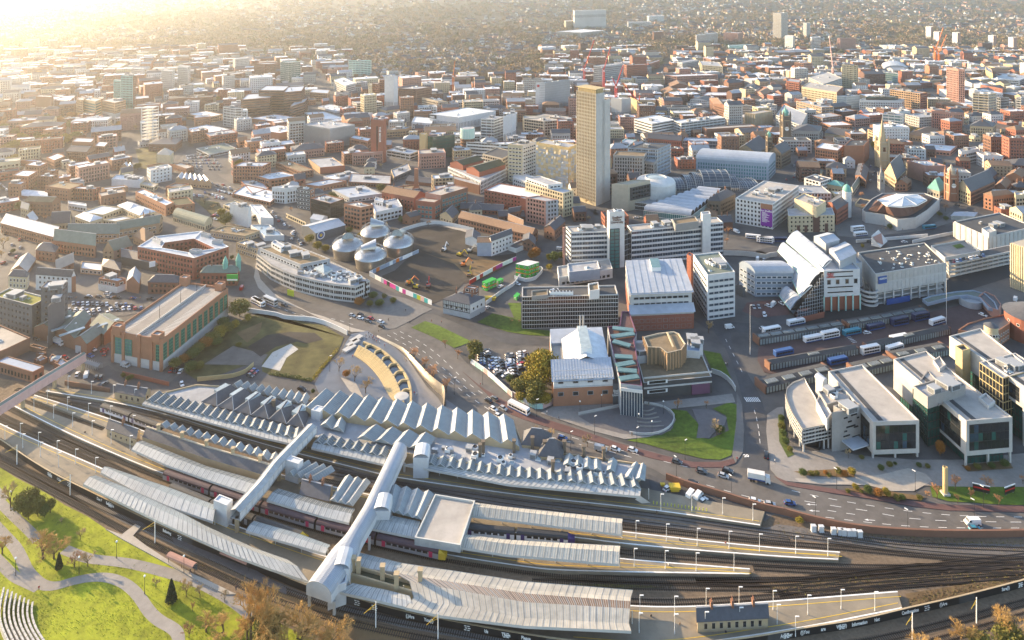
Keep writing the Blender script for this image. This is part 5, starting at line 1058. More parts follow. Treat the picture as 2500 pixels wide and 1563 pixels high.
def sloped_lab():
 q,z0,z1=quad('23',(1130,1272),(1085,1012),(1697,1247),1570);r=bld(q,z0,z1,'metal_roof_block','university block with big sloping pale metal roof and teal skylight',cat=univ,wa=cpl,win='strip',rt='none',frm=fgy,base=(brd,9))
 A,C,D,B=q;up=U_(3);m=MB();m.fc([A+V3((-1,-1,-.4)),C+V3((1,-1,-.4)),D+up,B+up]);m.fc([B,A,A,B+up][:1]+[A,B+up]);m.mk('roof',rme,r)
 for i in rn(1,9):
  a,d_=A+(C-A)*(i/9),B+up+(D-B)*(i/9);MB().bar(a+V3((0,-1,-.3)),d_+U_(.08),.12,.12).mk('roof_seam',pbl,r)
 sk=[A+(C-A)*u+(B+up-A)*v for u,v in((.42,.62),(.58,.62),(.58,.98),(.42,.98))];s=MB();s.prm([xy(p) for p in sk],z1+1.4,z1+4.0,m=1,mt=0);s.mk(skyl,[skyl,fwh],r)
 n=(A-B);n.z=0;n.normalize();z2=z1-7.5;a2,c2=V3((A.x,A.y,z2)),V3((C.x,C.y,z2));MB().fc([a2+n*7+V3((-1,0,-1.2)),c2+n*7+V3((1,0,-1.2)),c2+V3((1,0,.8)),a2+V3((-1,0,.8))]).mk('lower_roof',rme,r)
 bld([A+n*6.2,C+n*6.2,C,A],z0,z2-1.3,None,None,ro=r,wa=cpl,win='big',frm=fgy,rt='none',occ=0,base=(brd,8.5))
sloped_lab()
wt_=b('23',(1842,1102),(1710,912),(2096,1072),1520,'university_tower_block','white university tower block with scattered strip windows and roof plant',cat=univ,wa=pnw,win='strip',gls=gbl,frm=fgy,rof=rgrn,pln=16)
b('23',(1690,930),(1650,910),(1712,910),1260,'stair_tower','red brick stair block behind the white university tower block',cat=bdg,win=0)
b('23',(2282,1085),(2135,1003),(2632,1083),1302,'arched_block','grey block with curved metal roof and pale ribbon walls',cat=univ,wa=pbl,win='strip',gls=gbl,rof=rme,rt='barrel',ris=4)
b('23',(2170,1230),(2095,1190),(2190,1220),1310,'shed','small grey annex left of the curved-roof block',cat='shed',wa=pdk,win=0,rof=rdk)
# ------------------------------------------------------------------ winter garden, arcade vaults, blue hotel
def winter_garden():
 c=spot(t23,(1890,330));ro=tng('winter_garden',c,'stepped glass vault of a winter garden','glasshouse')
 secs=[(1555,1660,190,300),(1660,1740,165,300),(1740,1810,140,305),(1810,2060,115,320),(2060,2140,165,330),(2140,2220,200,335),(2220,2330,240,340)]
 base=330
 for x0,x1,yt,yb in secs:
  g0,g1=spot(t23,(x0,base)),spot(t23,(x1,base));zt=max(6,H-(t23((0,yt+22))[0][1]-YH)*(g0.y+15)/F);n=14;m=MB();rb=MB()
  def pt(g,th):return V3((g.x,g.y+15-15*cos(th),max(.2,zt*sin(th)**.8)))
  for i in rn(n):
   t0,t1=pi*i/n,pi*(i+1)/n;m.fc([pt(g0,t0),pt(g1,t0),pt(g1,t1),pt(g0,t1)])
   for g in(g0,g1,(g0+g1)/2,g0*.75+g1*.25,g0*.25+g1*.75):rb.bar(pt(g,t0)+U_(.1),pt(g,t1)+U_(.1),.5 if g in(g0,g1) else.2,.35)
   rb.bar(pt(g0,t0),pt(g1,t0),.2,.2)
  m.fc([pt(g0,pi*i/n) for i in rn(n+1)]).fc([pt(g1,pi*i/n) for i in rn(n+1)][::-1])
  m.mk('glass_vault',gbl,ro);rb.mk('arch_rib',pgy,ro)
 OCC.append((c.x,c.y+20,50,None))
winter_garden()
def arcade():
 c=spot(t23,(1600,500));ro=tng('arcade_roof',c,'row of grey barrel vault roofs stepping down beside the winter garden',bdg);z=9
 L0,L1=t23((1255,500),(1790,310));R0,R1=t23((1690,555),(1980,330));n=9
 lf=[P(L0[0]+(L1[0]-L0[0])*i/n,L0[1]+(L1[1]-L0[1])*i/n,z) for i in rn(n+1)];rf=[P(R0[0]+(R1[0]-R0[0])*i/n,R0[1]+(R1[1]-R0[1])*i/n,z) for i in rn(n+1)]
 for i in rn(n):
  m=MB();k=8
  f=lambda a,b_,j:a+(b_-a)*((1-cos(pi*j/k))/2)+U_(3.6*sin(pi*j/k))
  for j in rn(k):m.fc([f(lf[i],lf[i+1],j),f(rf[i],rf[i+1],j),f(rf[i],rf[i+1],j+1),f(lf[i],lf[i+1],j+1)])
  m.fc([f(lf[i],lf[i+1],j) for j in rn(k+1)][::-1],1).fc([f(rf[i],rf[i+1],j) for j in rn(k+1)],1);m.mk('vault',[rme,gdk],ro,smt=0)
 bld([lf[0],rf[0],rf[-1],lf[-1]],0,z-.3,None,None,ro=ro,wa=gdk,sty=curt,gls=gtl,rt='none')
arcade()
bh_=b('23',(2402,72),(1737,27),(2470,5),232,'barrel_hotel','long blue-grey hotel with glazed barrel roof',cat='hotel',wa=pbl,win='tall',gls=gtl,frm=fdk,rt='barrel',ris=6,rof=rme)
b('23',(1960,420),(1840,415),(2100,350),560,'stone_house','old dark stone building with slate roof below the winter garden',wa=sst,rt='hip',rof=rsl,ris=5,frm=fst,chim=2)
b('23',(1945,440),(1840,430),(1960,400),530,'brick_house','red brick house left of the dark stone building',wa=bbn,rt=gab,rof=rsl,ris=3,chim=1)
b('23',(1920,560),(1760,530),(1940,510),600,'corner_pub','cream ornate corner house behind the university slab',wa=rcm,rt='hip',rof=rtl,ris=3,win='small',chim=2)
# ------------------------------------------------------------------ right: white block with banner, library, theatres
iq_=b('24',(100,447),(-244,392),(342,277),682,'white_block','large white building with purple banner on its corner',cat=bdg,wa=rwh,frm=fgy,rof=rpl,pln=14)
q_,g_,t_=quad('24',(100,447),(-244,392),(342,277),682);A_,B_=V3((q_[0].x,q_[0].y)),V3((q_[3].x,q_[3].y));d_=(A_-B_).normalized();o_=V3((d_.y,-d_.x))*.4;m_=B_+(A_-B_)*.84+o_;L_=(A_-B_).length;rz_=ang(d_)
MB().bxx((m_.x,m_.y,t_*.42),(L_*.30,.3,t_*.66),rz_).mk('banner','banner_purple',iq_);MB().bxx((m_.x,m_.y,t_*.86),(L_*.31,.5,t_*.2),rz_).mk('brick_panel',bog,iq_)
text('Our Sheffield',iq_,(m_.x+o_.x*.6,m_.y+o_.y*.6,t_*.69),1.9,rz_,pwt)
for i in rn(9):k_=L_*(.10+.12*((i*7)%5)/5);MB().bxx((m_.x+o_.x*.5-d_.x*(L_*.12-k_/2),m_.y+o_.y*.5-d_.y*(L_*.12-k_/2),t_*(.62-i*.045)),(k_,.06,.4),rz_).mk('banner_line',pwt,iq_)
lb_=b('24',(247,557),(235,490),(672,547),712,'cream_cinema_block','cream building with tall dark red entrance slot and dark corner roofs',cat=bdg,wa=rcm,win='small',frm=fgy,par=rwh)
q_,g_,t_=quad('24',(247,557),(235,490),(672,547),712);top(lb_,'24',(505,475),(300,395),(592,420),t_-.7,8,wa=rcm,win=0,rof=rpl,pln=4)
for u_,w_,zt_ in((.6,5.2,t_-1),(.21,2.2,t_*.42),(.375,2.2,t_*.42),(.82,2.4,t_*.5)):p_=q_[0]+(q_[1]-q_[0])*u_;MB().bxx((p_.x,p_.y-.15,zt_/2),(w_,.3,zt_),atan2((q_[1]-q_[0]).y,(q_[1]-q_[0]).x)).mk('entrance_glazing','brick_dark',lb_)
b('24',(690,500),(600,430),(825,415),645,'brick_bank','dark red brick block with white window surrounds and a domed corner',rof=rsl,rt=gab,ris=3)
dm_=spot(t24,(785,560));MB().lth((dm_.x,dm_.y,0),[(3.4,0),(3.4,20),(3.8,20.3),(3.4,21),(3.3,22.5),(2.6,24.6),(1.2,26),(.1,26.6),(.05,29)],16,[0,0,0,1,1,1,1,1]).mk('corner_dome',[rwh,cgn],bpy.data.objects['brick_bank'])
b('24',(540,245),(390,205),(642,208),348,'white_grid_block','small white office with square window grid',cat='office',wa=rwh,win='wide',frm=fgy,rof=rsl,pln=3)
b('24',(740,285),(605,262),(760,255),350,'stone_shops','tan stone shops with green mansard roof',wa=stn,rt='hip',rof=cgn,ris=3)
b('24',(840,330),(820,300),(912,225),380,'stone_shops','cream shops with glass corner right of the green mansard shops',wa=spl,win='tall',rt=gab,rof=rgrn,ris=3)
b('24',(550,170),(350,120),(565,130),195,'stone_bank','rounded stone bank with mossy parapet',wa=stn,win='tall',rof=rgrn,rt='hip',ris=3)
b('24',(780,120),(590,110),(785,85),200,'stone_hall','classical stone hall with slate roof',cat='hall',wa=stn,win='tall',rt='hip',rof=rsl,ris=4)
b('24',(960,230),(860,180),(985,120),300,'brick_terrace','dark terrace row running up the shaded street',cat='terrace',wa=bbn,rt=gab,rof=rsl,ris=3,win='small',chim=3)
def crucible():
 z=13;lo=t24((920,500),(955,600),(1250,655),(1530,645),(1640,410),(1500,350),(1110,345),(1010,410));g=P(*lo[2]);c=spot(t24,(1280,540))
 low=ccw([P(x,y,9) for x,y in t24((925,500),(955,520),(1135,545),(1250,590),(1420,570),(1530,500),(1640,400),(1500,345),(1110,345),(1010,400))]);ro=tng('octagonal_theatre',c,'octagonal theatre with dark sloping roof and white faceted top','theatre')
 bld(low,0,9,None,None,ro=ro,wa=cpl,win=0,rof=rdk)
 up=ccw([P(x,y,17) for x,y in t24((1070,402),(1240,350),(1440,355),(1520,402),(1430,450),(1290,465),(1160,455))]);m=MB();mid=ins_(low,4);n1,n2=rsm([V3((p.x,p.y,9)) for p in mid]+[V3((mid[0].x,mid[0].y,9))],28),rsm([V3((p.x,p.y,16.5)) for p in up]+[V3((up[0].x,up[0].y,16.5))],28)
 k=min(rn(28),key=lambda j:(n2[j]-n1[0]).length);n2=[n2[(j+k)%28] for j in rn(28)];n1=n1[:28]
 for j in rn(28):m.fc([n1[j],n1[(j+1)%28],n2[(j+1)%28],n2[j]])
 m.mk('sloping_roof','brick_dark',ro);t=MB();cc=sum((V3((p.x,p.y,0)) for p in up),V3())/len(up);apex=V3((cc.x,cc.y,20))
 for j in rn(len(up)):a,b_=up[j],up[(j+1)%len(up)];MB().fc([(a.x,a.y,16.6),(b_.x,b_.y,16.6),apex]).mk('roof_facet',rfw,ro);t.bar((a.x,a.y,16.7),apex,.4,.3)
 t.prm([(p.x,p.y) for p in ins_(up,-.4)],15.6,16.6,top=0);t.mk('roof_rim',pwt,ro)
 bd=[P(x,y,6) for x,y in t24((1140,578),(1250,605),(1415,590))]
 for i in rn(2):MB().bar(bd[i]+V3((0,-1.2,0)),bd[i+1]+V3((0,-1.2,0)),.4,3.6).mk('foyer_glazing',gdk,ro)
 for i,zz in enm((3.2,6)):MB().bar(spot(t24,(1540,560),0)+U_(zz),spot(t24,(1640,440),0)+V3((2,0,zz)),.5,1.2).mk('window_strip',gdk,ro)
crucible()
b('24',(960,460),(860,440),(1000,410),490,'theatre_annex','small cream annex with dark roof left of the octagonal theatre',cat=bdg,wa=rcm,win=0,rof=rdk)
b('24',(1640,330),(1525,300),(1712,290),392,'green_pyramid_theatre','stone theatre with pale green pyramid roof',cat='theatre',wa=spl,win='tall',rt='hip',rof=cgn,ris=9)
vh_=b('24',(1925,335),(1790,285),(2150,235),462,'victorian_hall','tan and red Victorian hall with big slate roof beside the brick clock tower',cat='hall',wa=stn,wall2=bog,win='tall',rt=gab,rof=rsl,ris=8,frm=fst)
def ctw(tl,x,yt,yb,w,lbl,name,wa,spire,capm,steps=3,cat='tower',clock=1):
 g=G(*TL[tl]((x,yb))[0]);zt=H-(TL[tl]((0,yt))[0][1]-YH)*g.y/F;ro=tng(name,g,lbl,cat);body=zt*spire
 MB().bxx((g.x,g.y,body/2),(w,w,body)).mk('shaft',wa,ro)
 for z in(.3,.6,.85,.985):MB().bxx((g.x,g.y,body*z),(w+.7,w+.7,.6)).mk('string_course',mt(spl if wa!=sst else stn),ro)
 for sx in(-1,1):
  for sy in(-1,1):MB().bxx((g.x+sx*w/2,g.y+sy*w/2,body/2+1),(w*.2,w*.2,body+2)).mk('buttress',wa,ro);MB().lth((g.x+sx*w/2,g.y+sy*w/2,body+2),[(w*.13,0),(.03,w*.6)],6).mk('pinnacle',wa,ro)
 for f in(-1,0):MB().bxx((g.x+(0 if f else-w/2-.05),g.y+(-w/2-.05 if f else 0),body*.72),(w*.3 if f else.2,.2 if f else w*.3,body*.16)).mk('belfry_opening',gdk,ro)
 if clock:MB().lth((0,0,0),[(w*.3,0),(w*.3,.2),(0.01,.2)],16).mk('clock_face',pwt,ro).rotation_euler=(0,0,0)
 if clock:
  o=[c for c in ro.children if c.name.startswith('clock_face')][-1];o.data.transform(Matrix.Translation(g));o.data.transform(Matrix.Rotation(R(90),4,'X'));o.location=(0,-w/2-.1,body*.58)
 h=zt-body
 if name=='church_spire':prof,n=[(w*.5,0),(w*.28,h*.4),(.05,h)],8
 else:prof,n=[(w*.42,0),(w*.42,h*.3),(w*.5,h*.32),(w*.4,h*.5),(w*.18,h*.66),(w*.12,h*.8),(.05,h)],10
 MB().lth((g.x,g.y,body),prof,n).mk('spire',capm,ro)
 return ro
ctw('24',1748,78,412,6.6,'red brick clock tower with pale stone top and dome','hall_tower',bog,.74,spl)
ctw('14',218,985,1345,8.0,'sooty Gothic town hall clock tower with green dome','town_hall_tower',sst,.78,cgn)
ctw('14',1110,1080,1545,8.5,'tall golden stone church spire','church_spire',stn,.52,stn,clock=0)
ctw('24',1100,85,340,3.6,'thin stone spirelet beside the church front','church_spire',sgy,.6,sgy,clock=0)
ctw('13',2410,1200,1500,4.5,'dark green-capped turret of the town hall','hall_tower',sst,.8,cgn,clock=0)
ctw('14',70,430,545,7,'small distant stone church tower','hall_tower',sgy,.85,sgy,clock=0)
ctw('13',1450,840,1010,4.0,'slim dark spire behind the white stores','church_spire',sst,.45,sst,clock=0)
b('14',(180,1420),(60,1400),(270,1370),1560,'town_hall','sooty stone town hall body with steep roofs',cat='hall',wa=sst,rt=gab,rof=rsl,ris=7,win='tall',frm=fst,chim=2)
b('13',(2300,1420),(2080,1400),(2420,1330),1480,'town_hall','steep dark Gothic roofs of the town hall wing',cat='hall',wa=stn,rt=gab,rof=rsl,ris=9,win='tall',frm=fst,chim=3)
b('14',(870,1270),(580,1225),(960,1250),1320,'gothic_range','golden Gothic stone range with pointed gables',wa=stn,rt=gab,rof=rsl,ris=6,win='tall',frm=fst,chim=4)
b('24',(1240,220),(1130,150),(1330,130),330,'church','Gothic stone church with steep slate roof below the golden spire',cat='church',wa=stn,rt=gab,rof=rsl,ris=12,win='tall',frm=fst)
b('24',(1340,260),(1230,260),(1380,230),330,'brick_house','ornate orange brick house with stone gables before the church',cat='house',wa=bog,rt=gab,rof=rtl,ris=4,chim=2)
b('24',(1510,92),(1340,42),(1702,92),250,'brick_store','large brick store with white clad upper wall and grey roof',cat='store',wa=bpk,wall2=brd,win=0,rof=rme,pln=5)
b('24',(1860,150),(1705,130),(1870,100),190,'brick_store','dark red brick extension right of the large brick store',cat='store',win='small',rof=rdk)
b('24',(2130,375),(2045,352),(2332,352),512,'corner_brick_block','sunlit orange brick corner block with white windows',wa=bog,rof=rtl,rt='hip',ris=3)
b('24',(2340,365),(2330,335),(2520,345),545,'cream_office','cream gridded office at the right edge behind the pale box',cat='office',wa=rcm,win='wide',pln=2)
b('24',(2250,300),(2150,280),(2300,240),350,'brick_house','tile-roofed brick block behind the orange corner block',cat='house',wa=bog,rt=gab,rof=rtl,ris=4,chim=1)
b('24',(2100,230),(1990,200),(2170,160),280,'brick_hall','dark-roofed hall behind the Victorian hall',cat='hall',wa=bbn,rt=gab,rof=rsl,ris=5,win='small')
b('24',(2400,200),(2250,190),(2450,150),290,'brick_house','orange gabled house with white side wall near the right edge',cat='house',wa=bog,rt=gab,rof=rtl,ris=4,win='small',chim=1)
b('24',(1960,560),(1745,555),(1990,525),600,'kiosk','low glass kiosk with hipped pale roof by the theatre square',cat='kiosk',wa=gpl,win=0,rt='hip',ris=2,rof=rme)
bx_=b('24',(2090,748),(1775,607),(2520,655),908,'pale_box','big windowless pale-panelled box with black flat roof',cat=bdg,wa=cpl,sty='fins',frm=ccr,mull=4.5,rof=rdk,pln=6,par=cpl)
top(bx_,'24',(2095,715),(2030,670),(2165,690),quad('24',(2090,748),(1775,607),(2520,655),908)[2]-.7,3.4,wa=cpl,win=0,rof=ccr)
def odeon():
 q,z0,z1=quad('24',(1047,1092),(887,892),(1702,987),1392);up=z1*.42
 ro=bld(q,up,z1,'cinema_deck','black-roofed concrete cinema raised on open car decks',cat='cinema',wa=cpl,win=0,rof=rdk,pln=0,par=ccr)
 A,C,D,B=[xy(p) for p in q];rg=rndm(11)
 for lv in(.0,.16,.3):MB().prm(ccw(ins_(ccw([A,C,D,B]),1.2)),z1*lv+.1,z1*lv+.8,bottom=1).mk('deck',cpl,ro)
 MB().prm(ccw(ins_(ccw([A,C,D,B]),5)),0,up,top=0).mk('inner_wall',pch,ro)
 for i in rn(9):p=A+(C-A)*(i/8*.98+.01);MB().bxx((p.x,p.y+.6,up/2),(.7,.7,up)).mk('column',rwh,ro)
 for i in rn(4):p=A+(B-A)*(i/3);MB().bxx((p.x+.6,p.y+.6,up/2),(.7,.7,up)).mk('column',rwh,ro)
 d=(C-A).normalized();rz=ang(d);o=V3((d.y,-d.x));pl=MB()
 n=17;L_=(C-A).length
 for i in rn(n):p=A+d*(L_*(i+.5)/n)+o*.1;MB().bxx((p.x,p.y,up+(z1-up)*.24),(L_/n-.2,.25,(z1-up)*.44),rz).mk('panel',cpl,ro);MB().bxx((p.x,p.y,up+(z1-up)*.76),(L_/n-.2,.18,(z1-up)*.44),rz).mk('panel',ccr,ro)
 s=A+d*L_*.09+o*.5;sg=MB().bxx((s.x,s.y,z1-4),(6.4,.3,4.4),rz).mk('sign','paint_blue',ro);text('ODEON',ro,(s.x+o.x*.3,s.y+o.y*.3,z1-3.2),1.5,rz,pwt)
 for i in rn(46):
  u,v=rg.uniform(.05,.95),rg.uniform(.08,.92);p=A+(C-A)*u+(B-A)*v;kd=rg.choice([skyl,skyl,airu,'duct']);s_=rg.uniform(.8,1.7);inst(kd,plant_unit(kd),ro,(p.x,p.y,z1-.7),rz,(s_,s_,s_*.8))
 for k in rn(4):p=A+o*3+d*-4;MB().lth((A.x-3.5,A.y+1.5,1.5+k*2.6),[(4.6,0),(5.4,0),(5.4,1),(4.6,1)],16,a0=pi*.6,a1=pi*1.9).mk('ramp_turn',cpl,ro)
 MB().bxx((A.x+d.x*L_*.3,A.y+d.y*L_*.3-1.2,2),(L_*.32,.4,3.4),rz).mk('hoarding','paint_blue',ro)
 q2,_,z2=quad('24',(1737,1012),(1700,955),(2330,885),1132);r2=tng('car_park_decks',q2[0],'open concrete parking decks joined to the pale box','car park');Q=ccw([xy(p) for p in q2])
 for i in rn(4):z=z2*i/3.4;MB().prm(Q,z+.5,z+1.7,bottom=1).mk('deck',cpl,r2)
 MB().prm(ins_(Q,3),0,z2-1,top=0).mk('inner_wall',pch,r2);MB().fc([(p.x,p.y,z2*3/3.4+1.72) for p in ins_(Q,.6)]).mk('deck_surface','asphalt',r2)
 for i in rn(13):p=q2[0]+(q2[1]-q2[0])*(i/12);MB().bxx((p.x,p.y+.7,z2/2),(.5,.5,z2)).mk('column',cpl,r2)
 q3,_,z3=quad('24',(1690,940),(1560,830),(2015,880),1100);rr=bld(q3,z3-2.2,z3,'roof_terrace','roof terrace with grass square between cinema and pale box',cat='terrace',wa=cpl,win=0,rof='paving',occ=0,ppt=.9)
 MB().fc([P(x,y,z3-.6) for x,y in t24((1755,830),(1830,812),(1875,840),(1800,858))]).mk('grass_square','grass',rr)
 q4,_,z4=quad('24',(1095,850),(1010,830),(1160,790),880);w=tng('skylight_wedge',q4[0],'white wedge-shaped skylight behind the cinema roof',skyl);A,C,D,B=q4;up_=U_(7);MB().fc([A,C,D+up_,B+up_]).fc([A,B+up_,B]).fc([C,D,D+up_]).fc([B,B+up_,D+up_,D]).mk('wedge',rwh,w);MB().fc([A*.5+(B+up_)*.5+V3((.3,-.2,.1)),A+(C-A)*.4+V3((0,-.1,.2)),(D+up_)*.7+C*.3+V3((0,-.1,.2)),(B+up_)*.9+A*.1+V3((.5,-.1,.1))]).mk('slope_panel',bpk,w)
odeon()
def terraced_metal():
 """university atrium building: four arched metal roofs stepping down to the left of a white box on teal columns"""
 roofs=[((225,790),(330,690),(645,960),(540,1062),26),((147,880),(205,800),(555,1082),(440,1185),20),((215,1010),(290,1000),(465,1200),(355,1305),14),((158,1290),(235,1205),(375,1310),(262,1422),7)]
 c=spot(t24,(470,1440));ro=tng('atrium_building',c,'university atrium with four stepped arched metal roofs above a glass slope',univ)
 for a,b_,d_,e,z in roofs:
  A,B,D,E=[P(x,y,zz) for(x,y),zz in zip(t24(a,b_,d_,e),(z-4,z+2,z+2,z-4))];m=MB();k=6
  f=lambda p,q,t:p+(q-p)*t+U_(1.6*sin(pi*t))
  for j in rn(k):m.fc([f(A,B,j/k),f(E,D,j/k),f(E,D,(j+1)/k),f(A,B,(j+1)/k)]);m.fc([f(A,B,(j+1)/k)-U_(.6),f(E,D,(j+1)/k)-U_(.6),f(E,D,j/k)-U_(.6),f(A,B,j/k)-U_(.6)])
  m.mk('arched_roof',rme,ro,smt=1)
  for i in rn(6):
   u=i/5;pr=A+(E-A)*u,B+(D-B)*u;s=MB()
   for j in rn(k):s.bar(f(*pr,j/k)+U_(.05),f(*pr,(j+1)/k)+U_(.05),.3,.12)
   s.mk('roof_seam',pbl,ro)
  MB().bar(E,D+U_(0),.4,.5).mk('verge',fwh,ro);MB().bar(A,E,.4,.6).mk('gutter',pmt,ro)
 q,z0,z1=quad('24',(572,1062),(330,800),(905,1045),1440)
 bld(q,9,z1,None,None,ro=ro,wa=pnw,win=0,rof=rme,pln=3)
 bld([p+V3((.6,.8,0)) for p in q],0,9,None,None,ro=ro,win=0,rt='none',occ=0)
 A,C,D,B=q;d=(C-A).normalized();rz=ang(d);L_=(C-A).length
 for i in rn(6):p=A+d*(L_*(i/5));MB().tube((p.x,p.y-.3,0),(p.x,p.y-.3,9.2),.45,n=8).mk('column',pmt,ro)
 for zf,u0,u1 in((.92,.1,.8),(.74,.1,.8),(.34,.1,.8),(.14,.1,.8)):p=A+d*(L_*(u0+u1)/2);MB().bxx((p.x,p.y-.1,9+(z1-9)*zf),(L_*(u1-u0),.25,.6),rz).mk('window_strip',gdk,ro)
 for u in(.14,.38,.64,.88):p=A+d*(L_*u);inst('window',win_unit(gdk,fgy),ro,(p.x,p.y,9+(z1-9)*.54),rz,(2.4,1,3))
 p=A+d*L_*.18;text('Sheffield\nHallam\nUniversity',ro,(p.x,p.y-.2,9+(z1-9)*.80),1.25,rz,prd)
 g=MB();S=[P(*t24(pt)[0],z) for pt,z in(((570,1068),z1),((540,1075),z1-1),((440,1190),16),((365,1305),10),((262,1425),3.5),((310,1500),.1),((575,1440),.1))];g.fc(S);g.mk('glass_slope',gdk,ro)
 ba=MB()
 for i in rn(1,12):
  t=i/12;a=S[5]+(S[6]-S[5])*t;top_=3.5+(z1-3.5)*t;ba.bar(a+V3((0,-.2,0)),V3((a.x,a.y-.2,top_)),.18,.18)
 for i in rn(1,12):
  z=z1*i/12;t=max(0,(z-3.5)/(z1-3.5));a=S[5]+(S[6]-S[5])*t;b_=S[6];ba.bar(V3((a.x,a.y-.25,z)),V3((b_.x,b_.y-.25,z)),.18,.18)
 ba.mk('glazing_bar',pgy,ro,kind=stfk)
 bld([P(x,y,3.5) for x,y in t24((320,1500),(575,1440),(580,1380),(330,1420))],0,3.5,None,None,ro=ro,win=0,rt='none',occ=0)
 for A_,B_,C_,z in(((720,970),(620,860),(870,900),29),((590,810),(480,745),(715,775),31)):
  q=[P(x,y,z) for x,y in t24(A_,B_,C_)];q=[q[0],q[2],q[2]+q[1]-q[0],q[1]];bld(q,z1-2,z,None,None,ro=ro,wa=pgy,win=0,rt=gab,ris=1.6,rof=rme,occ=0)
 bld([P(x,y,z1-1.5) for x,y in t24((600,1040),(925,985),(800,860),(480,760))],9,z1-1.5,None,None,ro=ro,wa=pgy,win=0,rof=rme,occ=0)
terraced_metal()
def bare_frame():
 q,z0,z1=quad('24',(2420,850),(2300,812),(2600,800),1260);ro=tng('concrete_frame',q[0],'half-built concrete frame with open floors at the right edge',bdg);Q=ccw([xy(p) for p in q])
 for i in rn(9):z=z1*i/8;MB().prm(Q,z,z+.5,bottom=1).mk('floor_slab',spl,ro)
 for i in rn(4):
  for j in rn(6):p=Q[i]+(Q[(i+1)%4]-Q[i])*(j/6);MB().bxx((p.x,p.y,z1/2),(.8,.8,z1)).mk('column',rcm,ro)
 MB().prm(ins_(Q,3),0,z1,top=0).mk('core_wall',ccr,ro)
bare_frame()
# ------------------------------------------------------------------ railway: platforms, tracks
def S(*a):return list(zip(a[::2],a[1::2]))
P1=S(111,956,352,995,640,1087,911,1155,961,1167,1280,1213,1595,1246,1856,1284)
flat('platform',P1+S(1867,1249,1560,1190,1280,1150,911,1098,640,1030,352,968,116,943),.95,'platform',kerb=.95)
U2=S(85,964,264,1020,357,1054,640,1150,953,1218,1143,1250,1280,1270,1520,1297,1852,1334,2050,1347);L2=S(1830,1403,1374,1396,1280,1386,1062,1353,833,1300,640,1243,397,1160,180,1067,34,993)
flat('platform',U2+S(2047,1368,1900,1361,1548,1333,1363,1308,1143,1297,1143,1318,1363,1345,1517,1364,1830,1388)+L2+S(60,985,250,1052,258,1043,75,972),.95,'platform',kerb=.95)
U3=S(-40,1010,16,1043,246,1141,530,1267,640,1305,805,1362,984,1405,1280,1455,1545,1480,1702,1480,1900,1466,2190,1443)
flat('platform',U3+S(2204,1487,1980,1532,1840,1554,1700,1575,1560,1585,1400,1572,1240,1543,1073,1512,975,1492,827,1450,743,1431,660,1392,560,1353,392,1283,201,1187,106,1140,0,1068,-60,1030),.95,'platform',kerb=.95)
def edge(pts,side):
 pl=smt(PL(pts,.96),2)
 for d,w,m,z in((.3,.45,pwt,.965),(2.0,.22,pyl,.965)):ribbon('platform_edge_line' if w>.3 else 'platform_yellow_line',off(pl,d*side),w,z,m)['kind']='structure'
edge(P1,1);edge(U2,-1);edge(list(reversed(L2)),1);edge(U3,-1);edge(S(1400,1572,1560,1585,1700,1575,1840,1554,1980,1532,2204,1487),1);edge(S(1143,1297,1363,1308,1548,1333,1900,1361,2047,1368),1);edge(S(1143,1318,1363,1345,1517,1364,1830,1388),-1)
def track(pts,lbl,pale=0,tram=0):
 pl=smt(PL(pts,.1),3);L_=plen(pl);ro=tng('railway_track',pl[len(pl)//2],lbl,'track','railway tracks')
 b_=ribbon('ballast',pl,3.4,.05,'ballast_grey' if pale else 'ballast',ro);sl=MB();n=int(L_/.75)
 for i in rn(n):p,d=pat(pl,L_*i/n);sl.bxx((p.x,p.y,.1),(.28,2.5,.12),ang(d),bottom=0)
 sl.mk('sleepers',mt('sleeper_pale' if pale else 'sleeper'),ro,kind=stfk)
 for s in(-.76,.76):
  q=off(pl,s);mb=MB()
  for i in rn(len(q)-1):mb.bar(q[i]+U_(.12),q[i+1]+U_(.12),.14,.16)
  mb.mk('rail','rail',ro)
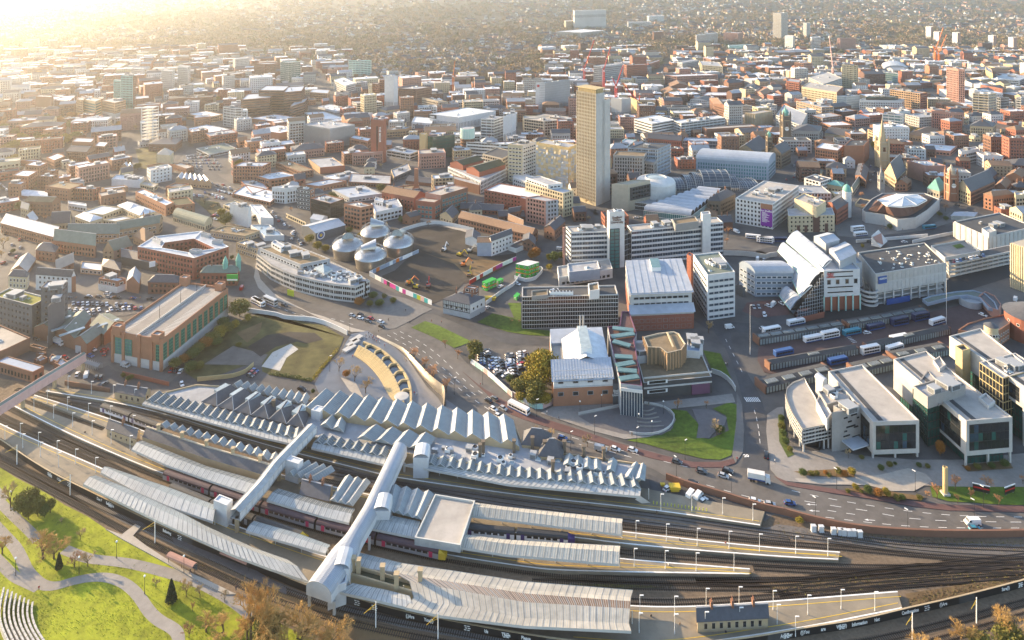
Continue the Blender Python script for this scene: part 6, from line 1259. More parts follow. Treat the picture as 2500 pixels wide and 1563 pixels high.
TR=[(S(60,958,100,965,352,1005,640,1097,911,1166,1280,1223,1595,1257,1856,1296,2036,1319,2260,1353,2560,1366),'track along the main station platform'),(S(40,950,90,958,264,1011,357,1045,640,1140,953,1208,1280,1260,1520,1286,1852,1322,2050,1337,2300,1362,2560,1375),'track along the far side of the middle island'),(S(640,1118,953,1186,1280,1242,1520,1272,1816,1308,1930,1322),'pale middle track between main platform and middle island'),
 (S(1143,1308,1363,1327,1517,1349,1840,1374,2090,1386,2560,1384),'bay track between the two arms of the middle island'),(S(-40,965,34,1003,180,1077,397,1170,640,1253,833,1310,1062,1363,1280,1396,1400,1408,1590,1417,1900,1416,2120,1411,2560,1376),'track along the near side of the middle island'),(S(-40,1005,16,1033,246,1131,530,1256,640,1295,805,1352,984,1395,1280,1445,1545,1470,1702,1470,1900,1456,2190,1432,2560,1398),'track along the far side of the near island'),
 (S(1300,1420,1545,1434,1900,1437,2090,1431,2560,1405),'track in the middle of the throat between the islands'),(S(-40,985,0,1014,180,1092,330,1165),'short track left of the grey train'),(S(30,970,58,980,251,1050),'bay track in the left notch of the middle island'),(S(1700,1420,1900,1428,2100,1400,2300,1380,2560,1350),'crossover track curving across the right throat'),(S(1840,1386,2050,1398,2300,1392,2560,1392),'siding beside the end of the middle island'),(S(2000,1300,2200,1330,2560,1345),'siding below the red brick wall'),(S(1900,1450,2100,1418,2330,1400,2560,1390),'crossing track at the right throat'),(S(-40,1040,30,1090,90,1125),'short siding at the left edge'),
 (S(-30,1100,48,1140,311,1271,420,1313,571,1386,704,1450,900,1504,1152,1551,1400,1600,1700,1612,2000,1590,2232,1545,2560,1455),'tram track nearest the black wall'),(S(-40,1112,20,1143,297,1292,364,1325,582,1425,700,1478,880,1530,1150,1582,1400,1630,1700,1645,2000,1625,2240,1580,2560,1485),'tram track nearest the park')]
for i_,(p_,l_) in enm(TR):track(p_,l_,pale=i_ in(2,0))
for m_,p_ in((ebn,S(1850,1425,2100,1416,2300,1400,2520,1385,2520,1400,2200,1425,1950,1450)),('grass_rough',S(1420,1425,1560,1428,1620,1436,1500,1440)),(ebn,S(2210,1450,2400,1420,2540,1400,2540,1425,2400,1445,2230,1490)),('ballast_grey',S(1870,1290,2050,1318,2250,1348,2520,1362,2520,1330,2250,1325,2050,1300,1900,1280)),('footway',S(201,1207,392,1302,560,1372,743,1448,975,1510,1240,1562,1240,1580,975,1530,800,1480,640,1420,470,1350,300,1275,180,1210)),(ebn,S(640,1420,800,1495,1000,1545,1000,1563,800,1563,640,1500))):flat('trackside_ground',p_,.035,m_)
# ------------------------------------------------------------------ canopies and roofs
def stps(ro,lines,n,mats,bars=None,rib=.8,pn='roof_panel',fascia=1):
 Ls=[rsm(PL(p,z),n) for p,z in lines]
 for k in rn(len(Ls)-1):
  for i in rn(n):MB().fc([Ls[k+1][i],Ls[k+1][i+1],Ls[k][i+1],Ls[k][i]]).mk(pn,mt(mats[k]),ro)
  if bars and bars[k]:
   L_=max(plen(Ls[k]),plen(Ls[k+1]));c=int(L_/rib);a,b_=rsm(Ls[k],c),rsm(Ls[k+1],c);mb=MB()
   for i in rn(c+1):mb.bar(a[i]+U_(.02),b_[i]+U_(.02),.12,.03)
   mb.mk('glazing_bars',mt(bars[k]),ro,kind=stfk)
  sp=MB()
  for i in rn(0,n+1):sp.bar(Ls[k][i]+U_(.02),Ls[k+1][i]+U_(.02),.18,.05)
  sp.mk('purlins','canopy_bar',ro,kind=stfk)
 if fascia:
  for L_ in(Ls[0],Ls[-1]):
   mb=MB()
   for i in rn(n):mb.fc([L_[i]-U_(.75),L_[i+1]-U_(.75),L_[i+1]+U_(.1),L_[i]+U_(.1)])
   mb.mk('valance',ribw,ro)
 return Ls
def columns(ro,Ls,step,z,inset_=1.5):
 mid=[(a+b_)/2 for a,b_ in zip(Ls[0],Ls[-1])];n=max(1,int(plen(mid)/step))
 for i in rn(n+1):p=pat(mid,plen(mid)*i/n)[0];MB().tube((p.x,p.y,.9),(p.x,p.y,z),.16,n=6).mk('column',ribw,ro)
def canopy(back,front,n,lbl,z=5.0,ris=1.2,mats=('canopy_glass',cnw),bars=('canopy_bar',ribw),ridge=.5,rib=.8):
 m=[((1-ridge)*b_[0]+ridge*f[0],(1-ridge)*b_[1]+ridge*f[1]) for b_,f in zip(rs(back,12),rs(front,12))];m=[(x,y-ris*(y-YH)/200) for x,y in m]
 q=P(*front[len(front)//2],0);ro=tng('platform_canopy',q,lbl,'canopy','platform canopies');Ls=stps(ro,[(back,z),(m,z+ris),(front,z)],n,mats,bars,rib);columns(ro,Ls,9,z);return ro
def rs(p,n):return[(v.x,v.y) for v in rsm([V3((x,y,0)) for x,y in p],n)]
def saw(ro,front,back,n,z,ris,m1='canopy_glass',m2=cnw,hip=0,bar=pgy,wa=None,rib=.9,rk=.5):
 fr,bk=rsm(PL(front,z),n),rsm(PL(back,z),n);up=U_(ris);mb=MB();tr=MB()
 for i in rn(n):
  a,b_,c,d=fr[i],fr[i+1],bk[i+1],bk[i];e,f=a+(b_-a)*rk+up,d+(c-d)*rk+up
  if hip:e=e+(f-e)*.3;f=f-(f-e)*.25
  m=MB();m.fc([a,e,f,d],1).fc([e,b_,c,f],0).fc([a,b_,e],2).fc([c,d,f],2);m.mk('roof_bay',[m1,m2,mt(wa or m1)],ro)  # bays coloured paler on sunlit left slopes, greyer on shaded right slopes
  if bar:
   L_=(d-a).length;k=max(2,int(L_/rib))
   for j in rn(k+1):t=j/k;p,r,s=a+(d-a)*t,e+(f-e)*t,b_+(c-b_)*t;o=U_(.02);mb.bar(r+o,s+o,.1,.04);mb.bar(p+o,r+o,.1,.04)
  tr.bar(a,e,.2,.2).bar(e,b_,.2,.2).bar(e,f,.2,.2)
 if bar:mb.mk('glazing_bars',bar,ro,kind=stfk)
 tr.mk('roof_trim',mt(cnw if bar else rgy),ro)
canopy(S(264,1140,420,1193,529,1235),S(245,1153,322,1196,408,1235,520,1274),20,'left platform canopy of ribbed panels, behind the lower one and left of the lift tower')
canopy(S(234,1161,325,1197,448,1255,504,1285,620,1338,700,1366),S(203,1182,389,1274,568,1355,660,1389,754,1420),44,'long ribbed platform canopy along the black wall, left of the new bridge')
canopy(S(620,1272,720,1300,806,1331),S(600,1296,700,1325,795,1352),12,'short panelled canopy between the lift tower and the barrel bridge',ris=.5)
canopy(S(347,1076,503,1138,641,1176),S(321,1097,407,1136,520,1176,613,1207),26,'canopy with dark glazed rear slope in front of the slate station range',mats=('canopy_dark',cnw),bars=(ribw,ribw))
canopy(S(679,1193,799,1229,866,1243),S(651,1221,793,1263,852,1277),14,'canopy between old footbridge and barrel bridge on the middle island',mats=('canopy_dark',cnw),bars=(ribw,ribw),ris=.8)
canopy(S(925,1253,1026,1274),S(894,1288,1017,1313),10,'canopy right of the barrel bridge on the middle island',ris=.8)
canopy(S(1160,1227,1240,1238,1520,1267),S(1152,1259,1240,1270,1517,1305),26,'long cream ribbed canopy on the upper arm of the middle island',mats=(cnc,cnc),bars=(ribw,ribw))
canopy(S(1135,1305,1240,1318,1514,1333),S(1121,1336,1240,1355,1511,1378),26,'long cream ribbed canopy on the lower arm of the middle island',mats=(cnc,cnc),bars=(ribw,ribw))
canopy(S(860,1345,920,1360,985,1376),S(845,1372,905,1390,972,1398),9,'short panelled canopy right of the barrel bridge end',ris=.5)
def big_canopy():
 q=P(1280,1530,0);ro=tng('platform_canopy',q,'largest cream platform canopy with slatted lantern strip, bottom centre','canopy','platform canopies')
 Ls=stps(ro,[(S(981,1375,1280,1420,1545,1441),5.2),(S(967,1392,1280,1440,1540,1458),5.5),(S(962,1398,1280,1449,1539,1468),6.0),(S(1000,1420,1280,1470,1538,1486),5.6),(S(1010,1459,1280,1509,1535,1522),5.1),(S(990,1484,1079,1504,1280,1529,1541,1541),5.3)],34,(cnc,cnc,rtl,cnc,cnc),(cnw,cnw,ribw,cnw,cnw),.7)
 columns(ro,Ls,8,5);canopy(S(860,1424,940,1440,1000,1455),S(827,1445,920,1466,1009,1487),14,'greenish canopy strip by the ruined brick chimneys',mats=(cnw,cnw),bars=(ribw,ribw),ris=.3)
 r=tng('platform_building',P(930,1440,0),'roofless tan brick platform building with four chimneys',bdg);pl=PL(S(850,1395,940,1425,1030,1432),3)
 bld([P(x,y,5.2) for x,y in S(855,1400,1028,1450,1032,1424,865,1378)],.9,5.2,None,None,ro=r,wa=stn,win=0,rof='roof_moss',ppt=1)
 for x,y in S(862,1392,875,1397,934,1412,968,1432,1026,1422):p=P(x,y,5);MB().bxx((p.x,p.y,6.5),(1.3,1.3,5)).bxx((p.x,p.y,9.1),(1.7,1.7,.5)).mk('chimney',stn,r)
big_canopy()
def station():
 ro=tng('railway_station',P(950,1080,0),'long Victorian railway station with rows of ridged glass roofs','station')
 bld([P(x,y,5.6) for x,y in S(381,962,489,990,640,1042,779,1070,953,1100,1240,1147,1530,1170,1572,1132,1378,1106,1277,1082,1255,1034,784,965,757,975,575,944,480,938)],.5,5.6,None,None,ro=ro,wa=stn,win=0)
 saw(ro,S(736,1003,1268,1090),S(784,958,1254,1026),13,7.0,2.2,wa=stn,rk=.36)
 MB().fc([P(x,y,6.9) for x,y in S(736,1003,1268,1090,1254,1026,784,958)]).mk('valley_roof',rdk,ro)
 bld([P(x,y,6.9) for x,y in S(737,1003,1268,1089,1254,1027,785,959)],.5,6.9,None,None,ro=ro,wa=stn,rt='none',win='tall',frm=fst,occ=0)
 saw(ro,S(563,944,747,990),S(579,935,757,969),10,6,1.8);saw(ro,S(489,982,744,1046),S(558,947,757,1006),6,6,3.6,rsl,rsl,True,None)
 for i in rn(6):
  u=(i+.5)/6;p=P(523+227*u,964+62*u-18,8.2);MB().bar((p.x-1.5,p.y-2.6,8.4),(p.x+1.5,p.y+2.6,8.4),3.2,1.6).mk('roof_lantern',gpl,ro)
 saw(ro,S(871,1071,1043,1101),S(903,1043,1064,1069),4,6.4,1.8,rk=.4);saw(ro,S(780,1040,840,1056),S(800,1020,845,1032),2,6,2);saw(ro,S(1375,1135,1470,1152),S(1380,1112,1468,1127),4,6,1.2);saw(ro,S(1520,1168,1575,1174),S(1545,1132,1578,1138),2,5.8,1.1);saw(ro,S(1478,1150,1502,1154),S(1486,1122,1508,1126),1,5.8,1.2)
 rg=rndm(9)
 for i in rn(34):
  u=rg.random();p=P(1060+420*u,1090+58*u+rg.uniform(-8,22),5);k=rg.choice([airu,'duct',skyl,plh]);s=rg.uniform(1.2,2.6);inst(k,plant_unit(k),ro,(p.x,p.y,4.95),-.2,(s,s,s*.8))
 for x,y in S(668,998,1172,1108,1255,1098,1300,1090,1330,1100,1378,1100,1425,1112,1474,1118,1350,1150,1180,1100):p=P(x,y,6);MB().bxx((p.x,p.y,7),(1.2,1.2,5.5)).bxx((p.x,p.y,9.8),(1.6,1.6,.5)).mk('chimney',sst,ro)
 for f,bk,n,e in((S(354,979,640,1053,734,1076),S(381,958,640,1030,740,1052),19,S(347,986,640,1068,736,1089)),(S(765,1081,943,1118),S(779,1064,953,1097),8,S(760,1094,937,1134)),(S(1017,1131,1240,1166,1565,1194),S(1027,1110,1240,1143,1555,1166),22,S(985,1134,1240,1183,1563,1212))):
  saw(ro,f,bk,n,5.2,1.3,'canopy_dark','canopy_glass');stps(ro,[(f,5.25),(e,5.0)],n*2,(cnw,),(None,))
 for i in rn(32):
  u=i/31;p=pat(PL(S(350,992,640,1078,940,1148,1240,1195,1560,1225),.9),230*u)[0];MB().tube((p.x,p.y+1.5,.9),(p.x,p.y+1.5,5),.15,n=6).mk('column',ribw,ro)
 for A_,B_,C_,yb,l_ in(((385,1330),(130,1300),(400,1210),1400,'x'),((500,1420),(285,1400),(520,1290),1500,'x')):
  q,z0,z1=quad('33',A_,B_,C_,yb);bld(q,0,6.5,None,None,ro=ro,wa=stn,rt='hip',ris=4.5,rof=rsl,win=0,occ=0)
 p=spot(t43,(1200,270),1);MB().fc([P(x,y,z) for(x,y),z in zip(t43((1150,250),(1245,315),(1170,320),(1110,285)),(5,1,1,3))]).mk('end_screen',rwh,ro)
station()
def slate_range():
 ro=tng('station_range',P(500,1100,0),'long slate-roofed brick platform range with many chimneys',bdg)
 f,k=PL(S(347,1067,500,1118,664,1166),4.5),PL(S(368,1046,510,1094,672,1140),4.5);n=10;f,k=rsm(f,n),rsm(k,n);up=U_(2.6);w=MB()
 for i in rn(n):
  a,b_=(f[i]+k[i])/2+up,(f[i+1]+k[i+1])/2+up;MB().fc([f[i],f[i+1],b_,a]).fc([k[i+1],k[i],a,b_]).mk('roof_section',rsl,ro);w.fc([(f[i].x,f[i].y,.9),(f[i+1].x,f[i+1].y,.9),f[i+1],f[i]]);w.fc([(k[i+1].x,k[i+1].y,.9),(k[i].x,k[i].y,.9),k[i],k[i+1]])
  MB().bxx(a+V3((0,.4,0)),(1.1,1.1,4)).bxx(a+V3((0,.4,2.1)),(1.5,1.5,.5)).mk('chimney',stn,ro) if i%2 else None
 w.fc([(f[0].x,f[0].y,.9),f[0],(f[0]+k[0])/2+up,k[0],(k[0].x,k[0].y,.9)]);w.mk('wall',stn,ro);mb=MB()
 for i in rn(n):a,b_=(f[i]+k[i])/2+up,(f[i+1]+k[i+1])/2+up;mb.bar(a,b_,.5,.4)
 mb.mk('ridge',spl,ro);saw(ro,S(386,1041,520,1083,676,1132),S(398,1032,530,1070,684,1116),14,5,1.6,'canopy_glass',cnc)
 saw(ro,S(700,1160,770,1178),S(745,1132,818,1150),4,5.2,1.8,'canopy_glass',cnc);saw(ro,S(805,1222,862,1236),S(842,1164,905,1178),3,5.4,1.3);saw(ro,S(940,1246,1030,1270),S(953,1188,1060,1207),4,5.4,1.3)
 bx=[P(x,y,6.6) for x,y in S(1062,1206,1160,1222,1124,1331,1012,1312)];bld(bx,4.4,6.6,'canopy_box','flat pale square roof between station canopies',cat='roof',wa=cnw,win=0,rof=rpl,par=ribw)
 r2=tng('platform_building',P(745,1195,0),'small slate-roofed platform building beside the old footbridge lift',bdg);bld([P(x,y,5) for x,y in S(733,1205,802,1222,812,1185,745,1168)],.9,5,None,None,ro=r2,wa=stn,rt=gab,ris=2.5,rof=rsl,win=0,chim=2)
 for t_,A_,B_,C_,yb,l_ in(('31',(1120,1140),(985,1085),(1290,1165),1215,'brick platform cottage with slate roof at the left canopy end'),):
  pts=[P(x,y,4.6) for x,y in t31((985,1080),(1255,1175),(1290,1100),(1030,1010))];r3=bld(pts,.9,4.6,'platform_building',l_,wa=stn,rt=gab,ris=2.4,rof=rsl,win='small',frm=fst,chim=1)
 bld([P(x,y,4.6) for x,y in t31((1060,740),(1330,790),(1390,720),(1100,690))],.9,4.6,'platform_building','tan stone cottages with slate roof and chimneys left of the station',wa=stn,rt=gab,ris=2.2,rof=rsl,win='small',frm=fst,chim=2)
 bld([P(x,y,4.6) for x,y in t43((1655,1345),(2270,1310),(2255,1190),(1648,1225))],.9,4.6,'platform_building','dark slate-roofed tan brick platform house, bottom right',wa=stn,rt=gab,ris=2.0,rof=rsl,win='tall',frm=fst,chim=3)
slate_range()
# ------------------------------------------------------------------ bridges, lift towers
for t_,A_,B_,C_,yb,l_ in(('32',(607,988),(527,968),(662,942),1120,'white lift tower at the station end of the old footbridge'),('42',(385,12),(272,-25),(430,-30),175,'white lift tower in the middle of the old footbridge'),('41',(1978,385),(1863,338),(2030,330),555,'white lift tower at the near end of the old footbridge')):
 q,z0,z1=quad(t_,A_,B_,C_,yb);bld(q,.9,max(z1,9),'lift_tower',l_,cat='lift tower',wa=pnw,win=0,rof=rfw,ppt=.3,occ=0)
def box_bridge(pts,w,z0,z1,lbl,name,wa,rof,piers=()):
 pl=PL(pts,z0);ro=tng(name,V3((pl[0].x,pl[0].y,0)),lbl,'footbridge');n=int(plen(pl)/3.2);q=rsm(pl,n);a,b_=off(q,w/2),off(q,-w/2);up=U_(z1-z0);rg=U_(.9)
 fl=MB()
 for i in rn(n):
  for s in(a,b_):MB().fc([s[i],s[i+1],s[i+1]+up,s[i]+up]).mk('wall_panel',wa,ro)
  m0,m1=(a[i]+b_[i])/2+up+rg,(a[i+1]+b_[i+1])/2+up+rg;MB().fc([a[i]+up,m0,m1,a[i+1]+up]).fc([m0,b_[i]+up,b_[i+1]+up,m1]).mk('roof_panel',rof,ro);fl.fc([a[i],b_[i],b_[i+1],a[i+1]])
 fl.mk('deck',ccr,ro)
 for s in(a,b_):
  tr=MB()
  for i in rn(n):tr.bar(s[i]+up,s[i+1]+up,.3,.3).bar(s[i],s[i+1],.35,.5);tr.bar(s[i],s[i]+up,.2,.2)
  tr.mk('bridge_frame',mt(cnw if wa!=ppk else ppk),ro)
 for t in piers:p=pat(q,plen(q)*t)[0];MB().bxx((p.x,p.y,z0/2),(1.2,1.2,z0)).mk('pier',stn,ro)
box_bridge(S(763,1055,673,1150,640,1195,574,1268),4.2,6.2,9,'old covered footbridge with pale pitched roof between white lift towers','footbridge',pnw,cnw,(.02,.45,.98))
box_bridge(S(-60,1045,0,1008,100,944,205,880),2.6,5.5,9,'long pink covered footbridge with green ridge, left edge','footbridge',ppk,rgrn,(.4,.7,.99))
def stair_trestle():
 p0=spot(t31,(850,540));ro=tng('stair_trestle',p0,'grey steel stair trestle at the end of the pink footbridge','stairs');a,b_=spot(t31,(760,455),5.5),spot(t31,(900,500),2.5)
 for i in rn(9):p=a+(b_-a)*(i/8);MB().bxx(p,(1.4,3,.2),.2).mk('step',fgy,ro);MB().tube((p.x,p.y,0),p,.12,n=5).tube((p.x+1,p.y+2,0),(p.x+1,p.y+2,p.z),.12,n=5).mk('post',fgy,ro)
stair_trestle()
def barrel_bridge():
 pl=rsm(PL(S(976,1103,905,1255,845,1355,778,1452),6.4),40);ro=tng('barrel_bridge',V3((pl[20].x,pl[20].y,0)),'wide station footbridge with curved metal barrel roof','footbridge');n=40;k=10
 def sec(i,j):p=pl[i];w=3.0+1.6*sstep(27,32,i);t=(pl[min(n,i+1)]-pl[max(0,i-1)]).normalized();s=V3((-t.y,t.x,0));th=pi*j/k;return p+s*(w*cos(th))+U_(1.2+2.7*sin(th))
 for i in rn(0,n,2):
  m=MB()
  for e in(0,1):
   for j in rn(k):m.fc([sec(i+e,j),sec(i+e,j+1),sec(i+e+1,j+1),sec(i+e+1,j)])
  m.mk('roof_segment',rme,ro,smt=1)
 rb=MB();wl=MB()
 for i in rn(n*3+1):
  f=min(n-1e-6,i/3);i0=int(f);u=f-i0
  for j in rn(k):a=sec(i0,j)*(1-u)+sec(min(n,i0+1),j)*u;b_=sec(i0,j+1)*(1-u)+sec(min(n,i0+1),j+1)*u;rb.bar(a,b_,.12,.08)
 for i in rn(n):
  for j in(0,k):a,b_=sec(i,j),sec(i+1,j);wl.fc([a-U_(2.6),b_-U_(2.6),b_,a])
  wl.fc([sec(i,0)-U_(2.6),sec(i,k)-U_(2.6),sec(i+1,k)-U_(2.6),sec(i+1,0)-U_(2.6)])
 wl.fc([sec(n,j) for j in rn(k+1)]+[sec(n,k)-U_(2.6),sec(n,0)-U_(2.6)]);rb.mk('roof_ribs',pgy,ro,kind=stfk);wl.mk('side_wall',pnw,ro)
 for i in(2,14,24,33,39):
  for j in(0,k):p=sec(i,j);MB().bxx((p.x,p.y,2.2),(.8,.8,4.4)).mk('pier',cpl,ro)
 for x,y in S(836,1378,934,1240,1030,1113):
  p=P(x,y,7.5);m=MB();w=3
  for j in rn(6):t0,t1=pi*j/6,pi*(j+1)/6;m.fc([(p.x-w*cos(t0),p.y-3.4,9+1.6*sin(t0)),(p.x-w*cos(t0),p.y+3.4,9+1.6*sin(t0)),(p.x-w*cos(t1),p.y+3.4,9+1.6*sin(t1)),(p.x-w*cos(t1),p.y-3.4,9+1.6*sin(t1))][::-1])
  m.bxx((p.x,p.y,5),(2*w,6.8,8));m.mk('lift_head',pnw,ro)
 q=[P(x,y,7) for x,y in S(800,1440,845,1425,852,1372,815,1385)];bld(q,.9,7.4,None,None,ro=ro,wa=pnw,win=0,rof=rme,occ=0)
barrel_bridge()
# ------------------------------------------------------------------ trains
def coach_mesh(L_,body,rof,dk):
 mb=MB();w=1.38;prof=[(-w,.9),(-w,2.6),(-w*.93,3.25),(-w*.6,3.65),(0,3.8),(w*.6,3.65),(w*.93,3.25),(w,2.6),(w,.9)]
 for i in rn(len(prof)-1):a,b_=prof[i],prof[i+1];mb.fc([(-L_/2,a[0],a[1]),(L_/2,a[0],a[1]),(L_/2,b_[0],b_[1]),(-L_/2,b_[0],b_[1])][::-1],0 if i in(0,7) else 1)
 for s in(-1,1):mb.fc([(s*L_/2,x,z) for x,z in(prof if s<0 else prof[::-1])],2)
 mb.bxx((0,0,.65),(L_*.8,2.1,.6),m=2)
 for s in(-1,1):mb.bxx((s*L_*.36,0,.45),(3,1.8,.7),m=2)
 return mb.mesh('carriage',[body,rof,dk])
def train(pts,L_,k,body,rof,door,lbl,nose=None,s0=0):
 pl=smt(PL(pts,.1),2);me=coach_mesh(L_,body,rof,'train_dark');p,d=pat(pl,s0+L_/2);ro=tng('passenger_train',V3((p.x,p.y,0)),lbl,'train');dm=MB().bxx((0,0,0),(1.3,.08,1.9)).mesh('door',[door]);wm=MB().bxx((0,0,0),(1.7,.06,.75)).mesh('window',['car_glass'])
 for i in rn(k):
  s=s0+(L_+.8)*i+L_/2;a,b_=pat(pl,max(0,s-L_*.36))[0],pat(pl,s+L_*.36)[0];c=(a+b_)/2;c.z=.25;t=b_-a;rz=ang(t);o=inst('carriage',me,ro,c,rz)
  for sd in(-1,1):
   for x in(-.38,.38):e=newo('door',dm);e.parent=o;e.location=(x*L_,sd*1.4,2)
   nw=int(L_*.7/2.3)
   for j in rn(nw):e=newo('window',wm);e.parent=o;e.location=((j+.5-nw/2)*2.3*(.98),sd*1.4,2.35)
  if nose and i==(k-1):
   m=MB();pr=[(-1.36,.6),(-1.3,2.6),(-.7,3.5),(.7,3.5),(1.3,2.6),(1.36,.6)]
   for q in rn(5):u,v=pr[q],pr[q+1];m.fc([(0,u[0],u[1]),(0,v[0],v[1]),(2.4,v[0]*.75,min(v[1],1.9 if q in(1,2,3) else v[1])),(2.4,u[0]*.75,min(u[1],1.9 if q in(1,2,3) else u[1]))])
   m.fc([(2.4,u[0]*.75,min(u[1],1.9)) for u in pr],0);e=newo('nose',m.mesh('nose',[nose]));e.parent=o;e.location=(L_/2,0,.2)
train(S(395,1168,640,1253,833,1310,1062,1363,1120,1375),23,5,'train_grey','train_roof','train_pink','grey train with maroon roof and pink doors at the middle island',pyl,s0=2)
train(S(1100,1304,1363,1327,1420,1335),18,2,'train_white','train_dark','train_purple','white and purple train in the bay between cream canopies','train_purple',s0=5)
train(S(240,1002,352,1042,410,1064,470,1086),18,2,'train_white','train_dark','train_purple','white train with dark roof left of the station canopy',s0=3)
train(S(400,1198,530,1254,640,1294,680,1308),20,3,'train_dark','train_dark','train_grey','dark train with yellow nose beside the left canopies',pyl,s0=4)
# ------------------------------------------------------------------ the black wall with white words
def word_wall():
 pl=smt(PL(S(-60,1045,0,1085,106,1158,201,1205,392,1300,560,1370,660,1407,743,1446,827,1466,975,1508,1073,1528,1240,1560,1400,1585,1560,1597,1700,1590,1840,1575,1975,1549,2106,1530,2215,1502,2313,1481,2467,1442,2560,1415)),2);ro=tng('word_wall',pl[len(pl)//2],'long black trackside wall with white words','wall');n=int(plen(pl)/6);q=rsm(pl,n);h=2.3
 for i in rn(n):MB().bar(q[i]+U_(h/2),q[i+1]+U_(h/2),.35,h).mk('wall_panel',mt(pbk if(i*7)%11 else pch),ro)
 cp=MB()
 for i in rn(n):cp.bar(q[i]+U_(h+.06),q[i+1]+U_(h+.06),.45,.12)
 cp.mk('coping',stn,ro);L_=plen(q)
 px=[pix(p)[0] for p in q]
 for w,x in(('Seeing',118),('I Can',150),('Don P',246),('Believe In',283),('Believing',405),('Another',1912),('(!)You',1962),('are',2000),('Who(?)',2033),('Information',2085),('Not',2160),('Confirmation',2240),('(!)Are',2300),('Sure(?)',2447),('Do',2497),('(.)Are',980),('You(?)',1070),('Us',1164),('or',1197),('Them',1232),('Please',1290)):
  i=min(rn(n),key=lambda j:abs(px[j]-x));d=(q[i+1]-q[i]).normalized();nr=V3((d.y,-d.x,0));p=q[i]+nr*.24;text(w,ro,(p.x,p.y,h*.52),1.5,ang(d),pwt,sx=.76)
 for x in(120,160,265,440,890,932,1148,1252,1938,2058,2271,2472):
  i=min(rn(n),key=lambda j:abs(px[j]-x));d=(q[i+1]-q[i]).normalized();nr=V3((d.y,-d.x,0));m=MB()
  for r_ in rn(3):
   for c_ in rn(2):p=q[i]+nr*.22+d*(c_*1-.5+.25*(r_%2));m.bxx((p.x,p.y,.5+r_*.6),(.75,.06,.22),ang(d))
  m.mk('tile_mark',pwt,ro)
word_wall()
# ------------------------------------------------------------------ lamp posts
def proto_lamp(h,m,head):
 ro=tng('lamp_post',(0,0,0),'x','lamp post');MB().tube((0,0,0),(0,0,h),.085,.06,6).mk('pole',m,ro);MB().tube((0,0,0),(0,0,h*.15),.13,.13,6).mk('pole_base',m,ro)
 if head=='flat':MB().bxx((.55,0,h+.05),(1.2,.34,.14)).mk('lamp_head',pwt,ro)
 else:MB().lth((0,0,h),[(.05,0),(.3,.15),(.36,.4),(.2,.65),(.02,.7)],8).mk('lamp_head',pwt,ro)
 return ro
LP=[]
def lamps(pts,proto,lab,z=.95,grp='lamp posts',rz=0.0):
 for i,(x,y) in enm(pts):LP.append((proto,P(x,y,z),lab,grp,rz))
ORD=['first','second','third','fourth','fifth','sixth','seventh','eighth','ninth','tenth','eleventh','twelfth','thirteenth','fourteenth']
white_lamp=proto_lamp(6,pwt,'flat');dark_lamp=proto_lamp(8,fdk,'flat');park_lamp=proto_lamp(5.5,fdk,'globe');tall_mast=proto_lamp(26,pwt,'flat')
lf=t31;rt=t43;rr=t44
used=set()
def plm(proto,pts,fmt,z=.95,rz=0,grp='white platform lamp posts'):
 for i,(x,y) in enm(pts):
  l=fmt%(ORD[i] if i<len(ORD) else 'next');p=P(x,y,z)
  if proto.name not in used:used.add(proto.name);proto.location=p;proto.rotation_euler.z=rz;proto['label']=l;proto['group']=grp;o=proto
  else:o=cpt(proto,p,rz,1,l,grp)
plm(white_lamp,lf((628,715),(843,765),(1045,800),(1243,840)),'%s white lamp post from the left on the main platform, left of the station')
plm(white_lamp,lf((437,850),(622,915),(816,975),(1017,1000),(1228,1090)),'%s white lamp post from the left beside the white train')
plm(white_lamp,lf((313,920),(494,990),(670,1065),(850,1140),(1025,1225),(1200,1280)),'%s white lamp post from the left along the near side of the left island')
plm(white_lamp,lf((187,1165),(355,1250),(527,1330),(697,1410),(882,1490)),'%s white lamp post from the left on the long platform left of the canopies')
plm(white_lamp,lf((45,1190),(210,1265),(372,1345),(540,1440)),'%s white lamp post from the left by the black wall, left edge')
plm(white_lamp,rt((1335,380),(1605,390),(1873,415),(2138,470)),'%s white lamp post from the left by the yellow bollards')
plm(white_lamp,rt((1118,620),(1383,650),(1652,690),(1930,715),(2195,740))+rr((367,760),(648,780)),'%s white lamp post from the left on the upper arm of the middle island')
plm(white_lamp,rt((1102,870),(1373,890),(1643,910),(1973,910)),'%s white lamp post from the left on the lower arm of the middle island')
plm(white_lamp,rt((1152,1290),(1455,1300),(1730,1230),(2017,1215),(2315,1250))+rr((472,1290),(763,1240),(1058,1260)),'%s white lamp post from the left on the far side of the bottom right platform')
plm(dark_lamp,t32((885,200),(700,560),(1848,770),(2110,680))+t33((580,1290),(1190,1250),(1635,1370),(265,980),(800,1140)),'%s dark street lamp from the left along the main road',0,.6,'street lamps')
plm(dark_lamp,t43((1470,90),(1950,260))+t44((540,460),(725,200),(1345,570),(1410,220),(1925,480),(2005,360)),'%s dark street lamp from the left on the wide right road',0,2.2,'street lamps')
plm(park_lamp,t41((1018,800),(690,940),(1262,1110),(137,950),(95,350),(1605,930)),'%s dark lamp post in the lower left park',.05,0,'park lamps')
plm(park_lamp,t33((1210,1070),(1330,1140),(1435,950),(1188,960),(665,950),(865,890)),'%s small lamp round the oval plaza',.1,0,'plaza lamps')
plm(tall_mast,t24((1703,1560),)+t33((2235,400),),'%s very tall white mast light by the bus station',0,0,'mast lights')
plm(white_lamp,rt((1145,1450),(1455,1460),(1722,1440),(2023,1400))+rr((205,1375),(365,1480)),'%s white lamp post from the left on the near side of the bottom right platform')
